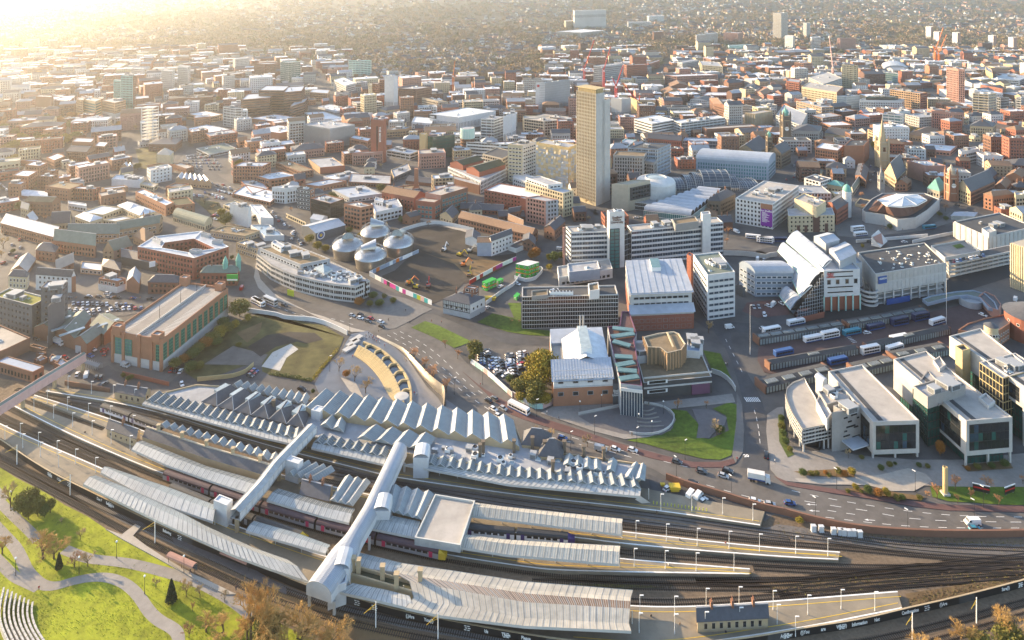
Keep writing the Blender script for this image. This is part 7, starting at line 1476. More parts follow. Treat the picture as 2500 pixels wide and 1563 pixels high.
def catenary(pts,h=8):
 for i,(x,y) in enm(pts):
  p=P(x,y);r=tng('tram_pole',p,'%s white tram wire pole from the left beside the tram tracks'%ORD[i],'pole','tram wire poles');MB().tube(p,p+U_(h),.18,.13,7).mk('pole',pwt,r);MB().bar(p+U_(h-.6),p+V3((-3.2,-2.2,h-1.6)),.08,.08).bar(p+U_(h-1.8),p+V3((-2,-1.4,h-1.3)),.06,.06).mk('bracket',pyl,r)
catenary(t41((155*.95,-20),(612,250),(1352,665))+t42((705,1235),(1063,1405),(1606,1505))+rr((1385,1505),(1945,1365)))
# ------------------------------------------------------------------ university block with metal roofs, atrium, hexagon
def stoddart():
 q,z0,z1=quad('33',(422,632),(388,190),(968,607),882);ro=bld(q,0,z1,'metal_roof_lab','white panelled university block with pale metal roofs and long skylight',cat=univ,wa=pnw,win=0,rt='none',base=(bog,8.5));A,C,D,B=q;f=lambda u,v,dz:A+(C-A)*u+(B-A)*v+U_(dz);rz=atan2((C-A).y,(C-A).x)
 MB().fc([f(-.03,-.02,-.5),f(1.02,-.02,-.5),f(1.02,.3,2.2),f(-.03,.3,2.2)]).mk('front_roof',rme,ro)
 MB().fc([f(.2,.28,-.5),f(.6,.28,3.5),f(.6,.9,4.5),f(.2,.8,.5)]).fc([f(.6,.28,3.5),f(1.0,.28,-.5),f(1.0,.8,.5),f(.6,.9,4.5)]).mk('main_roof',rfw,ro)
 MB().fc([f(0,.75,-.3),f(1,.75,-.3),f(1,1.02,1),f(0,1.02,1)]).fc([f(0,.75,-.3),f(0,.75,-1.5),f(1,.75,-1.5),f(1,.75,-.3)]).mk('rear_roof',rme,ro)
 MB().fc([f(0,.3,-1.5),f(1,.3,-1.5),f(1,.76,-1.5),f(0,.76,-1.5)]).mk('terrace_roof',rpl,ro)
 s=MB();s.prm([xy(p) for p in(f(.5,.36,0),f(.7,.36,0),f(.68,.86,0),f(.5,.86,0))],z1+2,z1+5.6,m=1,mt=0);s.mk(skyl,[gpl,fwh],ro)
 for u in(.57,.63):p=f(u,.95,0);MB().tube((p.x,p.y,z1),(p.x,p.y,z1+9),.5,n=8).mk('flue','steel',ro)
 sm=MB()
 for i in rn(22):u=i/21;sm.bar(f(-.03+1.05*u,-.02,-.45),f(-.03+1.05*u,.3,2.25),.12,.12)
 for i in rn(1,14):v=.28+.58*i/14;sm.bar(f(.2,v,.1),f(.6,v,4.1),.1,.1)
 sm.mk('roof_seams',pbl,ro,kind=stfk);fr=MB()
 for z in(9,11.5,14,16.5):p=f(.5,0,0);fr.bxx((p.x,p.y-.1,z),((C-A).length,.2,.15),rz)
 for i in rn(20):p=f(i/19,0,0);fr.bxx((p.x,p.y-.1,13),(.14,.2,z1-9),rz)
 fr.mk('panel_joints',pgy,ro,kind=stfk)
 for u in(.12,.37,.62,.87):
  for z,w in((11.5,2.6),(5.8,2.8)):p=f(u,0,0);inst('window',win_unit(gdk,fgy),ro,(p.x,p.y-.15,z),rz,(w,1,1.9))
 a,b_=f(1.0,-.02,0),f(1.17,-.01,0);bld([a,b_,b_+V3((0,6,0)),a+V3((0,6,0))],0,z1-3,None,None,ro=ro,wa=pdk,win=0,rof=rdk,occ=0);p=(a+b_)/2;text('Sheffield\nHallam\nUniversity',ro,(p.x,p.y-.25,z1-7),1.35,rz,pwt)
 zt=14;pts=[P(x,y,zt) for x,y in t33((1040,665),(1240,690),(1165,260),(1190,200),(1120,0),(1050,0),(1030,130),(920,140),(965,360))];at=tng('atrium_street',pts[0],'covered street with pink roof and zigzag turquoise skylights',univ);bld(pts,0,zt,None,None,ro=at,wa=pgy,win=0,rof='red_tarmac',par='panel_purple')
 for i,(x0,y0,x1,y1) in enm(((965,155,1160,175),(955,235,1165,205),(970,275,1130,320),(985,415,1150,425),(1000,500,1165,470),(1010,540,1190,555),(1030,625,1205,600))):a,b_=spot(t33,(x0,y0),zt+.6),spot(t33,(x1,y1),zt+.6);MB().bar(a,b_,3.2,.6).mk(skyl,skyl,at)
 e0,e1=[V3((p.x,p.y-.4,0)) for p in pts[:2]];m=MB();m.bar(e0+U_(5.6),e1+U_(5.6),.4,11);m.mk('entrance_glazing',gbl,at);MB().bar(e0+V3((0,-.6,12)),e1+V3((0,-.6,12)),.5,1.4).mk('entrance_beam',rwh,at)
 for i in rn(9):p=e0+(e1-e0)*(i/8);MB().bxx((p.x,p.y-.4,5.6),(.14,.2,11)).mk('entrance_post',fwh,at)
 q2,_,z2=quad('33',(1252,662),(1200,455),(1882,602),812);hx=bld(q2,0,z2,'hexagon_hall','dark flat-roofed hall with a many-sided tan rooftop drum',cat=univ,wa=pch,win=0,rof=rbn,par=cpl)
 hp=ccw([P(x,y,z2+8) for x,y in t33((1250,235),(1290,330),(1405,335),(1470,385),(1600,355),(1640,300),(1580,205),(1530,185),(1390,200))]);bld(hp,z2-.7,z2+8,None,None,ro=hx,wa=rbn,sty='fins',frm=btn,mull=1.6,rof=rbn,par=spl,occ=0);MB().bar(spot(t33,(1470,195),z2+8.2),spot(t33,(1525,330),z2+8.2),.8,.4).mk('roof_rib',rcm,hx)
 q3=[P(x,y,z2+3) for x,y in t33((1170,420),(1285,410),(1270,280),(1150,260))];bld(q3,0,z2+3,None,None,ro=hx,wa=pgy,win=0,pln=14,occ=0);q3=[P(x,y,z2+3) for x,y in t33((1650,360),(1770,370),(1800,260),(1660,230))];bld(q3,0,z2+3,None,None,ro=hx,wa=pnw,win=0,rof='roof_blue',pln=10,occ=0)
 A,C=q2[0],q2[1];d=(C-A);rz=ang(d)
 for u,w,z in((.2,10,7.5),(.2,10,3.2)):p=A+d*u;inst('window',win_unit(gdk,fwh),hx,(p.x,p.y,z),rz,(w,1,1.6))
 for z in(5.2,10):p=A+d*.5;MB().bxx((p.x,p.y-.15,z),(d.length,.3,.7),rz).mk('concrete_band',cpl,hx)
 p=A+d*.83;MB().bxx((p.x,p.y-.6,2.6),(9,.4,4.6),rz).mk('banner','panel_purple',hx)
stoddart()
# ------------------------------------------------------------------ three new offices on the right
def framed_office(t,pts,yb,ground,name,lbl,fw=1.6,**k):
 """stone-framed bar with a big window at its near end, raised on a glass plinth"""
 q=TL[t](*pts);g=G(q[0][0],TL[t]((0,ground))[0][1]);z1=H-(q[0][1]-YH)*g.y/F;zb=H-(TL[t]((0,yb))[0][1]-YH)*g.y/F
 w=[xy(p) for p in(P(x,y,z1) for x,y in q)];A,C,D,B=w;ro=tng(name,((A.x+D.x)/2,(A.y+D.y)/2,0),lbl,'office','new offices by the bus station');W4=ccw(w)
 bld(W4,zb,z1,None,None,ro=ro,wa=ccr,win=0,rof=rpl,par=ccr,rng=rndm(4));MB().fc([(p.x,p.y,zb) for p in reversed(W4)]).mk('soffit',ccr,ro)
 bld(ins_(W4,2.2),0,zb,None,None,ro=ro,wa=gdk,sty=curt,gls=ggn,frm=fdk,rt='none',occ=0)
 def pane(a,b_,u0,u1,z0_,z1_,nx,nz,m=gdk):
  d=b_-a;L_=d.length;d.normalize();o=V3((d.y,-d.x));rz=ang(d);dx,dz=L_*(u1-u0)/nx,(z1_-z0_)/nz
  bk=a+d*(L_*(u0+u1)/2)+o*.03;MB().bxx((bk.x,bk.y,(z0_+z1_)/2),(L_*(u1-u0)+.3,.04,z1_-z0_+.3),rz).mk('window_reveal',fdk,ro)
  rg=rndm(int(L_*10))
  for i in rn(nx):
   for j in rn(nz):p=a+d*(L_*u0+dx*(i+.5))+o*.06;MB().bxx((p.x,p.y,z0_+dz*(j+.5)),(dx-.14,.08,dz-(.3 if j%1==0 else.14)),rz).mk('pane',mt(rg.choice([m]*7+[gbl,ggn])),ro)
 i0=min(rn(4),key=lambda i:(W4[i]-A).length);
 nxt,prv=W4[(i0+1)%4],W4[i0-1]
 pane(W4[i0],nxt,.07,.92,zb+1.6,z1-1.8,9,3);pane(prv,W4[i0],.45,.93,zb+1,z1-2.2,12,3)
 st=MB();a,b_=(A+(C-A)*.22),(B+(D-B)*.22);st.bar((a.x,a.y,z1-.62),(b_.x,b_.y,z1-.62),2.2,.08);st.mk('roof_strip',rdk,ro)
 for u in(0,.5,1):p=A+(C-A)*u*.96+(C-A)*.02+(B-A).normalized()*.8;MB().bxx((p.x,p.y,zb/2),(.7,.7,zb)).mk('column',cpl,ro)
 return ro,z1,W4
r1,z1_,w1=framed_office('34',((1025,1020),(1452,1006),(925,490),(612,552)),1312,1368,'framed_office','stone-framed office bar with pale roof and large end window, left of three')
r2,z2_,w2=framed_office('34',((1887,1012),(2312,977),(1515,365),(1215,440)),1325,1450,'framed_office','stone-framed office bar on tall columns, middle of three')
top(r2,'34',(1530,790),(1400,690),(1880,680),z2_-.7,4.6,wa=sgy,win=0,pln=18,par=cdk);top(r2,'34',(1635,860),(1445,650),(1720,740),z2_-.7,.4,wa=sgy,win=0)
q_,_,_=quad('34',(1530,860),(1395,700),(1640,830),1250);bld(q_,0,z2_-2,None,None,ro=r2,wa=sgy,sty=curt,gls=ggn,frm=fdk,rt='none',occ=0)
for A_,B_,C_ in(((1640,530),(1580,450),(1700,490)),((2090,870),(2000,790),(2155,830))):top(r2,'34',A_,B_,C_,z2_-.7,1.6,wa=cpl,win=0,rof=rpl)
r3,z3_,w3=framed_office('34',((2430,700),(2700,690),(2015,155),(1730,228)),900,1250,'framed_office','tan stone office bar at the right edge, farthest of three')
q_,_,t3_=quad('34',(2225,615),(2010,470),(2560,520),1150);bld(q_,0,t3_,None,None,ro=r3,wa=pgd,sty=curt,frm=pgd,pln=16,occ=0,par=cpl)
q_,_,t_=quad('34',(1850,365),(1785,320),(1925,345),900);bld(q_,0,t_,None,None,ro=r3,wa=pgd,win=0,rof=rdk,occ=0)
def curved_wing():
 q=t34((375,1092),(330,1020),(280,940),(240,850),(215,760),(225,700),(280,650),(395,605),(440,690),(500,790),(590,1030),(640,1035));z=15.5;g=G(q[0][0],t34((0,1320))[0][1]);z=H-(q[0][1]-YH)*g.y/F;w=ccw([P(x,y,z) for x,y in q]);ro=tng('curved_office',w[0],'curved banded office wing with pale roof at the corner','office')
 bld([xy(p) for p in w],4,z,None,None,ro=ro,wa=ccr,sty='bands',floors=4,frm=fgy,rof=rpl,par=cpl,mull=1.5);MB().fc([(p.x,p.y,4) for p in reversed(w)]).mk('soffit',ccr,ro);bld(ins_([xy(p) for p in w],3.5),0,4,None,None,ro=ro,wa=gdk,win=0,rt='none',occ=0)
 for i in rn(0,len(w)):p=ins_([xy(p) for p in w],1)[i];MB().tube((p.x,p.y,0),(p.x,p.y,4),.4,n=8).mk('column',cpl,ro)
 s,_,zs=quad('34',(725,925),(645,935),(915,870),1290);st=bld(s,0,zs,'stone_core','grey stone entrance block with slit windows between the office wings',cat='office',wa=sgy,win=0,pln=3);A,C=s[0],s[1];d=C-A;rz=ang(d)
 for u,zz,w_ in((.25,.8,2),(.65,.82,3.2),(.45,.68,2),(.85,.72,1.2),(.5,.55,5),(.75,.5,2.4),(.25,.46,1.6),(.3,.34,3.6),(.75,.26,4),(.2,.2,1.4)):p=A+d*u;MB().bxx((p.x,p.y-.05,zs*zz),(w_,.2,.6),rz).mk('slit_window',gdk,st)
 p=A+d*.55;MB().bxx((p.x,p.y-3,4),(9,6,.5),rz).mk('entrance_canopy',rme,st)
 s,_,zs=quad('34',(505,830),(430,715),(655,800),1240);zz=z1_+.5;top(st,'34',(600,1000),(500,820),(645,940),z-.7,4.5,wa=cpl,win=0);top(st,'34',(600,860),(520,740),(835,790),z1_-5,4.4,wa=sgy,win=0,rof=rpl,pln=6);top(st,'34',(720,905),(660,870),(915,860),z1_-4,5,wa=sgy,win=0,rof=skyl);top(st,'34',(560,660),(495,610),(605,640),z1_-6,7,wa=cpl,win=0,rt='barrel',ris=1.5,rof=rme)
curved_wing()
# ------------------------------------------------------------------ bus station
def shelter(a,b_,w,lbl,n=7):
 pl=PL(t34(a,b_),3.4);A,B=pl;d=(B-A).normalized();L_=(B-A).length;s=V3((-d.y,d.x,0));w*=.72;ro=tng('bus_shelter',V3(((A.x+B.x)/2,(A.y+B.y)/2,0)),lbl,'shelter','long bus station shelters');rz=ang(d);m=(A+B)/2+s*w/2
 MB().fc([A-s*.4,B-s*.4,B+s*w/2+U_(1),A+s*w/2+U_(1)]).fc([A+s*w/2+U_(1),B+s*w/2+U_(1),B+s*w,A+s*w]).mk('roof',rdk,ro)
 MB().bar(A+U_(-1.7),B+U_(-1.7),.15,3.2).mk('glass_wall',gpl,ro);MB().bar(A+U_(-3.15),B+U_(-3.15),.25,.5).mk('shelter_base',pdk,ro)
 ps=MB();k=int(L_/1.7)
 for i in rn(k+1):p=A+d*(L_*i/k)-s*.12;ps.bxx((p.x,p.y,1.7),(.3,.25,3.3),rz)
 ps.mk('posts',pbk,ro,kind=stfk)
 for i in rn(n):
  p=A+d*(L_*(i+.5)/n)+s*w*.3;sk=MB();sk.bxx((p.x,p.y,4.2),(6.5,w*.36,.5),rz);o=sk.mk(skyl,gpl,ro);br=MB()
  for j in rn(9):q=p+d*(j-4)*.75;br.bxx((q.x,q.y,4.5),(.18,w*.44,.12),rz)
  br.mk('skylight_bars',fdk,o)
 for e in(A,B):MB().bxx((e.x+s.x*w/2,e.y+s.y*w/2,2),(1.0,w,4),rz).mk('end_pier',bbn,ro)
shelter((-20,260),(760,135),8,'rear bus shelter with moss roof and skylights, left half');shelter((810,130),(1530,0),8,'rear bus shelter with moss roof and skylights, right half');shelter((80,490),(890,345),6,'narrow middle bus shelter, left half',0+1);shelter((990,330),(1740,160),6,'narrow middle bus shelter, right half',1);shelter((40,700),(660,560),11,'front bus shelter with skylight row beside the curved office',4);shelter((900,560),(1240,480),11,'front bus shelter with gabled entrance between the office bars',3);shelter((1250,440),(1740,350),10,'front bus shelter behind the middle office bar',3)
def round_depot():
 q=ccw([P(x,y,5) for x,y in t24((1480,1320),(1560,1290),(1800,1250),(1950,1240),(2060,1270),(2150,1350),(2180,1420),(2090,1400),(2010,1310),(1900,1285),(1780,1295),(1530,1360))]);bld(q,3.6,5,'curved_canopy','curving bus station canopy with blue edge',cat='canopy',wa=pbl,win=0,rof=rgrn,occ=0);c=spot(t24,(1925,1380));r=tng('round_drum',c,'round grey drum inside the curving bus canopy',bdg);MB().lth((c.x,c.y,0),[(6,0),(6,4),(5.6,4.2),(5.6,3),(.1,3)],28).mk('wall',pgy,r)
 for nm,x,y,rad,h,lab,wl in(('brick_drum',2480,40,12,13,'round red brick drum with slate cone roof at the right edge',brd),('roof_lantern',2115,165,3.2,14,'small glazed lantern on the curved brick range',rcm)):
  c=spot(t34,(x,y+h*15));r=tng(nm,c,lab,bdg);MB().lth((c.x,c.y,0),[(rad,0),(rad,h),(rad*1.08,h),(.2,h+rad*.55)],22,[0,0,1]).mk('drum',[wl,rsl],r)
  for i in rn(14):
   a=2*pi*i/14
   if sin(a)<.3:inst('window',win_unit(gdk,fwh),r,(c.x+cos(a)*rad,c.y+sin(a)*rad,h*.7),a+pi/2,(1.4,1,1.4))
 bp('34',((1810,170),(1900,110),(2060,60),(2270,20),(2290,110),(2150,200),(2020,210)),0,320,'curved_brick_range','curved red brick range with grey roof behind the tan office',cat=bdg,wa=bog,rof=rsl)
 bp('24',((2000,1290),(2060,1250),(2150,1290),(2210,1370),(2190,1430),(2110,1400)),5,1480,'solar_roof_block','small curved block with solar panels on its grey roof',cat=bdg,wa=bpk,win=0,rof=rsl)
round_depot()
# ------------------------------------------------------------------ steel sculpture, cascades, forecourt
def cascade():
 t=t32;pl=smt(PL(t((1130,240),(1250,300),(1370,370),(1450,470),(1520,560),(1590,650),(1680,740),(1750,790),(1752,880))),3);ro=tng('steel_sculpture',pl[0],'long curving polished steel blade wall along the forecourt','sculpture');n=36;q=rsm(pl,n)
 for i in rn(n):
  h0,h1=[1+4.2*sstep(0,.95,k/n) for k in(i,i+1)];a,b_=q[i],q[i+1];s=V3((-(b_-a).y,(b_-a).x,0)).normalized();lean=s*.5
  m=MB();m.fc([a,b_,b_+U_(h1)+lean,a+U_(h0)+lean]).fc([b_+s*.9,a+s*.9,a+U_(h0)+lean,b_+U_(h1)+lean]);m.mk('steel_plate','steel_brush',ro)
 c=P(*t((1250,560))[0]);w=tng('stepped_cascade',c,'curved golden stone steps with tiered pools in the forecourt','fountain');inner=[(1010,300),(1140,350),(1240,420),(1330,510),(1400,600),(1440,700),(1450,790),(1445,880)];outer=[(920,410),(1030,480),(1110,560),(1170,640),(1210,720),(1250,790),(1290,840),(1350,890)]
 I,O=smt(PL(t(*inner)),2),smt(PL(t(*outer)),2);N=24;I,O=rsm(I,N),rsm(O,N)
 for k in rn(7):
  u0,u1=k*.075,(k+1)*.075;z=.5+.26*(k+1)
  m=MB()
  for i in rn(N):f=lambda u,j:O[j]+(I[j]-O[j])*u;a,b_,c_,d=f(u0,i),f(u0,i+1),f(u1,i+1),f(u1,i);zz=z*(1-.7*i/N);up=U_(zz);m.fc([a+up,b_+up,c_+up,d+up]).fc([a,b_,b_+up,a+up])
  m.mk('step',pgd,w)
 for i in rn(1,8):
  j=int(N*i/8.3);a,b_=O[j]+(I[j]-O[j])*.53,I[j];e=smt([a,(a+b_)/2+(O[max(0,j-2)]-O[j])*.5,b_],3);m=MB()
  for x in rn(len(e)-1):m.bar(e[x]+U_(.7),e[x+1]+U_(.7),.8,1.4)
  m.mk('pool_weir',pgd,w)
 m=MB()
 for x in rn(N):m.bar(I[x]+U_(.6),I[x+1]+U_(.6),1,1.3)
 m.mk('pool_edge',pgd,w)
 MB().fc([V3((p.x,p.y,.3)) for p in[O[j]+(I[j]-O[j])*.53 for j in rn(N+1)]+list(reversed(I))]).mk('pool_water',gbl,w)
 c=P(*t((1362,785))[0],4.2);d=tng('disc_canopy',(c.x,c.y,0),'round pale disc canopy on a post in the forecourt','canopy');MB().lth((c.x,c.y,4),[(3.2,0),(3.4,.2),(3.2,.4),(.05,.6)],24).mk('disc',cpl,d);MB().tube((c.x,c.y,0),(c.x,c.y,4),.2).mk('post',fwh,d)
 for x,y,l in((880,355,'near'),(915,305,'middle'),(945,265,'far')):p=P(*t((x,y))[0]);one(MB().bxx((p.x,p.y,.5),(3,7,.9),-.6).bxx((p.x,p.y,1.05),(3.3,7.4,.2),-.6),'steps_block',cpl,'pale %s block of the side steps by the cascade'%l,'steps')
cascade()
def wln(pts,h,w,m,name,lbl,cat='wall',seg=6,z=0,grp_=None,mats=None):
 pl=smt(PL(pts),1);ro=tng(name,pl[0],lbl,cat,grp_);n=max(1,int(plen(pl)/seg));q=rsm(pl,n);rg=rndm(len(lbl))
 for i in rn(n):MB().bar(q[i]+U_(z+h/2),q[i+1]+U_(z+h/2),w,h).mk('panel',mt(rg.choice(mats) if mats else m),ro)
 cp=MB()
 for i in rn(n):cp.bar(q[i]+U_(z+h+.06),q[i+1]+U_(z+h+.06),w+.1,.12)
 cp.mk('coping',m,ro);return ro
PR=[pwt,'paint_magenta','paint_lime','paint_teal',pwt,ppk,pbk,pbl]
wln(t22((1240,750),(1400,690),(1570,640),(1700,630),(1860,660),(2030,700)),2.6,.2,rwh,'site_hoarding','long white hoarding curving round the back of the building site','hoarding',3)
wln(t22((1065,1105),(1200,1040),(1330,980),(1520,900)),2.6,.2,rwh,'site_hoarding','hoarding between the steel drums and the building site','hoarding',3,mats=[pwt,pwt,'paint_orange',pbl])
wln(t22((1065,1110),(1200,1180),(1350,1260),(1500,1320),(1640,1380)),2.8,.2,rwh,'site_hoarding','painted colourful hoarding along the front of the building site','hoarding',3.2,mats=PR)
wln(t22((1990,1190),(2150,1100),(2300,1020),(2419,970)),2.8,.2,rwh,'site_hoarding','pink and white hoarding along the right of the building site','hoarding',3.2,mats=['paint_magenta',pwt,prd,pwt])
wln(t22((2140,1380),(2300,1260),(2419,1190))+t23((100,1120),(290,1050),(340,1060),(220,1180),(60,1140)),2.2,.3,rwh,'site_hoarding','white hoarding around the green site cabins','hoarding',4)
wln(t32((2000,480),(2090,540),(2170,600),(2300,720),(2419,830))+t33((0,760),(160,860),(290,920),(430,850)),2.4,.2,rwh,'car_park_hoarding','pastel painted hoarding below the crowded car park','hoarding',3.4,mats=[pwt,ppk,pmt,pwt,pnw])
wln(t43((1380,110),(1500,160),(1740,230),(2000,310),(2245,385))+t44((200,400),(430,465),(700,530),(1000,580),(1500,610),(2000,615),(2500,605)),2.4,.6,bbn,'retaining_wall','long red brick retaining wall between road and railway',seg=7)
wln(t32((-60,10),(240,50),(280,80),(560,90),(720,150),(860,220)),2.4,.4,rwh,'boundary_wall','long white boundary wall of the waste ground below the main road',seg=6)
wln(t31((1820,650),(2220,615),(2340,510)),2.2,.15,pgd,'timber_fence','orange-brown timber fence round the waste ground','fence',3)
wln(t31((1130,590),(1350,640),(1560,690)),1.8,.4,brd,'boundary_wall','low red brick wall by the station side road',seg=5)
wln(t31((600,680),(1010,750)),2,.5,bbn,'boundary_wall','brown brick wall along the left end of the main platform',seg=5)
wln(t23((1990,920),(2200,925),(2419,960))+t24((0,950),(140,930)),3.2,.5,cpl,'retaining_wall','pale concrete retaining wall below the bus road',seg=6)
wln(t24((870,805),(1200,780),(1530,750)),2.2,.5,rwh,'ramp_wall','white ramp wall in front of the octagonal theatre',seg=6)
wln(t24((1390,810),(1600,760),(1780,725)),2.2,.5,rwh,'ramp_wall','white ramp wall left of the pale windowless box',seg=6)
wln(t33((1880,570),(1980,600),(2060,670),(2100,740)),2.2,.4,cpl,'boundary_wall','curved pale concrete wall by the hexagon hall lawn',seg=4)
wln(t33((650,960),(900,910),(1060,880)),1.2,.3,ccr,'plaza_rail','straight grey ramp wall at the oval plaza entrance',seg=4);wln(t33((1260,855),(1420,880),(1530,950),(1540,1010),(1490,1090),(1380,1140),(1240,1150),(1120,1130)),1.0,.3,cpl,'plaza_rail','curved pale kerb wall round the oval plaza',seg=3)
for i_ in rn(5):pl_=smt(PL(t33((1190,910+i_*38),(1290-i_*5,935+i_*35),(1350+i_*22,900+i_*42))),2);m_=MB();[m_.bar(pl_[k]+U_(.4),pl_[k+1]+U_(.4),.5,.5) for k in rn(len(pl_)-1)];one(m_,'plaza_step','paving','%s curved step from the top in the oval plaza'%ORD[i_],'steps')
# ------------------------------------------------------------------ describing the many: colour, kind, and the nearest landmark
AUTO=[]
LM=[(x_,y_,n_) for n_,x_,y_ in(('teal-glass tower',315,250),('grey finned cube',805,320),('dark red brick tower',925,350),('gold tower',1450,400),('slim white tower',955,230),('hillside hospital slab',1440,55),('tall horizon slab',1905,70),('golden church spire',2155,350),('town hall clock tower',1918,310),('octagonal theatre',2200,510),('winter garden',1740,440),('steel drums',905,620),('red brick courtyard block',450,620),('brown stepped offices',660,240),('three pale tower blocks',410,190),('pink brick tower',2335,200),('cream ribbon-window tower',2405,255),('grand white building',2155,255),('white slit-windowed store',1130,290),('wide retail shed',510,320),('pyramid-roofed flats',290,510),('big brick car park',420,780),('plain red brick hall',1250,480),('white-edged slab hotel',1350,230),('black-roofed cinema',2200,690),('five ridge towers',2350,95),('far retail car park',480,395),('striped hazy block',110,260),('mint-green tower',880,170),
 ('steel blade sculpture',1010,900),('oval plaza',1570,1030),('crowded hoarded car park',1230,890),('left office bar',2180,1000),('middle office bar',2390,1060),('rear bus shelter',2010,800),('barrel bridge',880,1300),('green site cabins',1290,660),('timbered pub',1130,740),('conifer on the park lawn',415,1440),('black word wall',1100,1530),('lower right word wall',2200,1530),('brick retaining wall',2050,1290),('pink footbridge',110,930),('waste ground',740,850),('hexagon hall',1650,920),('yellow bollards',1670,1230),('sedum-roofed hotel',40,740),('white university tower block',1740,720),('curved white building',770,720),('main station roof',1000,1040),('wet stone forecourt',850,930),('building site',1080,640),('small tree-lined car park',530,480),('purple banner',1870,530),('arched metal roofs',2020,680),('stone seat rows',40,1500),('slate platform house',1780,1520))]
def dsc(o,phrase,p,grp=None):
 x,y=pix(p);n=min(LM,key=lambda l:(l[0]-x)**2+((l[1]-y)*1.6)**2);dx,dy=x-n[0],(y-n[1])*1.6
 rel=('left of' if dx<0 else 'right of') if abs(dx)>abs(dy) else('beyond' if dy<0 else 'in front of')
 AUTO.append((o,phrase,rel,n[2],dx*dx+dy*dy));tag(o,None,None,grp)
ORD2=['','second ','third ','fourth ','fifth ','sixth ','seventh ','eighth ','ninth ','tenth ','eleventh ','twelfth ']
def finish_labels():
 by={}
 for a in AUTO:by.setdefault(a[1:4],[]).append(a)
 for k,L_ in by.items():
  L_.sort(key=lambda a:a[4]);sh='by' if len(k[0].split())+len(k[2].split())>9 else None
  for i,a in enm(L_):a[0]['label']=('%s, %s the %s'%k) if len(L_)==1 else '%s, %snearest %s the %s'%(k[0],(ORD2[i] if i<12 else '%dth '%(i+1)),k[1] if not sh or k[1]!='in front of' else 'before',k[2])
# ------------------------------------------------------------------ occupied land
GX0,GY0,CS=-1300,150,3.0;GRID=np.zeros((560,900),bool)
def stamp(poly,pad=0):
 xs=[p[0] for p in poly];ys=[p[1] for p in poly];i0,i1=max(0,int((min(ys)-GY0)/CS)-1),min(559,int((max(ys)-GY0)/CS)+1);j0,j1=max(0,int((min(xs)-GX0)/CS)-1),min(899,int((max(xs)-GX0)/CS)+1)
 if i1<=i0 or j1<=j0:return
 yy,xx=np.mgrid[i0:i1+1,j0:j1+1];X=GX0+xx*CS+CS/2;Y=GY0+yy*CS+CS/2;ins=np.zeros(X.shape,bool);n=len(poly)
 for k in rn(n):
  (ax,ay),(bx,by)=(poly[k][0],poly[k][1]),(poly[(k+1)%n][0],poly[(k+1)%n][1])
  if ay==by:continue
  ins^=((ay>Y)!=(by>Y))&(X<(bx-ax)*(Y-ay)/(by-ay)+ax)
 GRID[i0:i1+1,j0:j1+1]|=ins
for c_ in OCC:stamp([p for p in ins_(c_[3],-3)] if c_[3] and len(c_[3])==4 else(c_[3] or[(c_[0]+c_[2]*cos(a),c_[1]+c_[2]*sin(a)) for a in(0,.8,1.6,2.4,3.2,4,4.8,5.6)]))
for s_ in SHEETS:stamp(s_)
def free(pts):
 c=sum(pts,V3((0,0)))/len(pts)
 for e in(1,.5):
  for i in rn(4):
   for t in(0,.25,.5,.75):
    p=c+(pts[i]+(pts[(i+1)%4]-pts[i])*t-c)*e;i_,j_=int((p.y-GY0)/CS),int((p.x-GX0)/CS)
    if not(0<=i_<560 and 0<=j_<900) or GRID[i_,j_]:return False
 i_,j_=int((c.y-GY0)/CS),int((c.x-GX0)/CS);return not GRID[i_,j_]
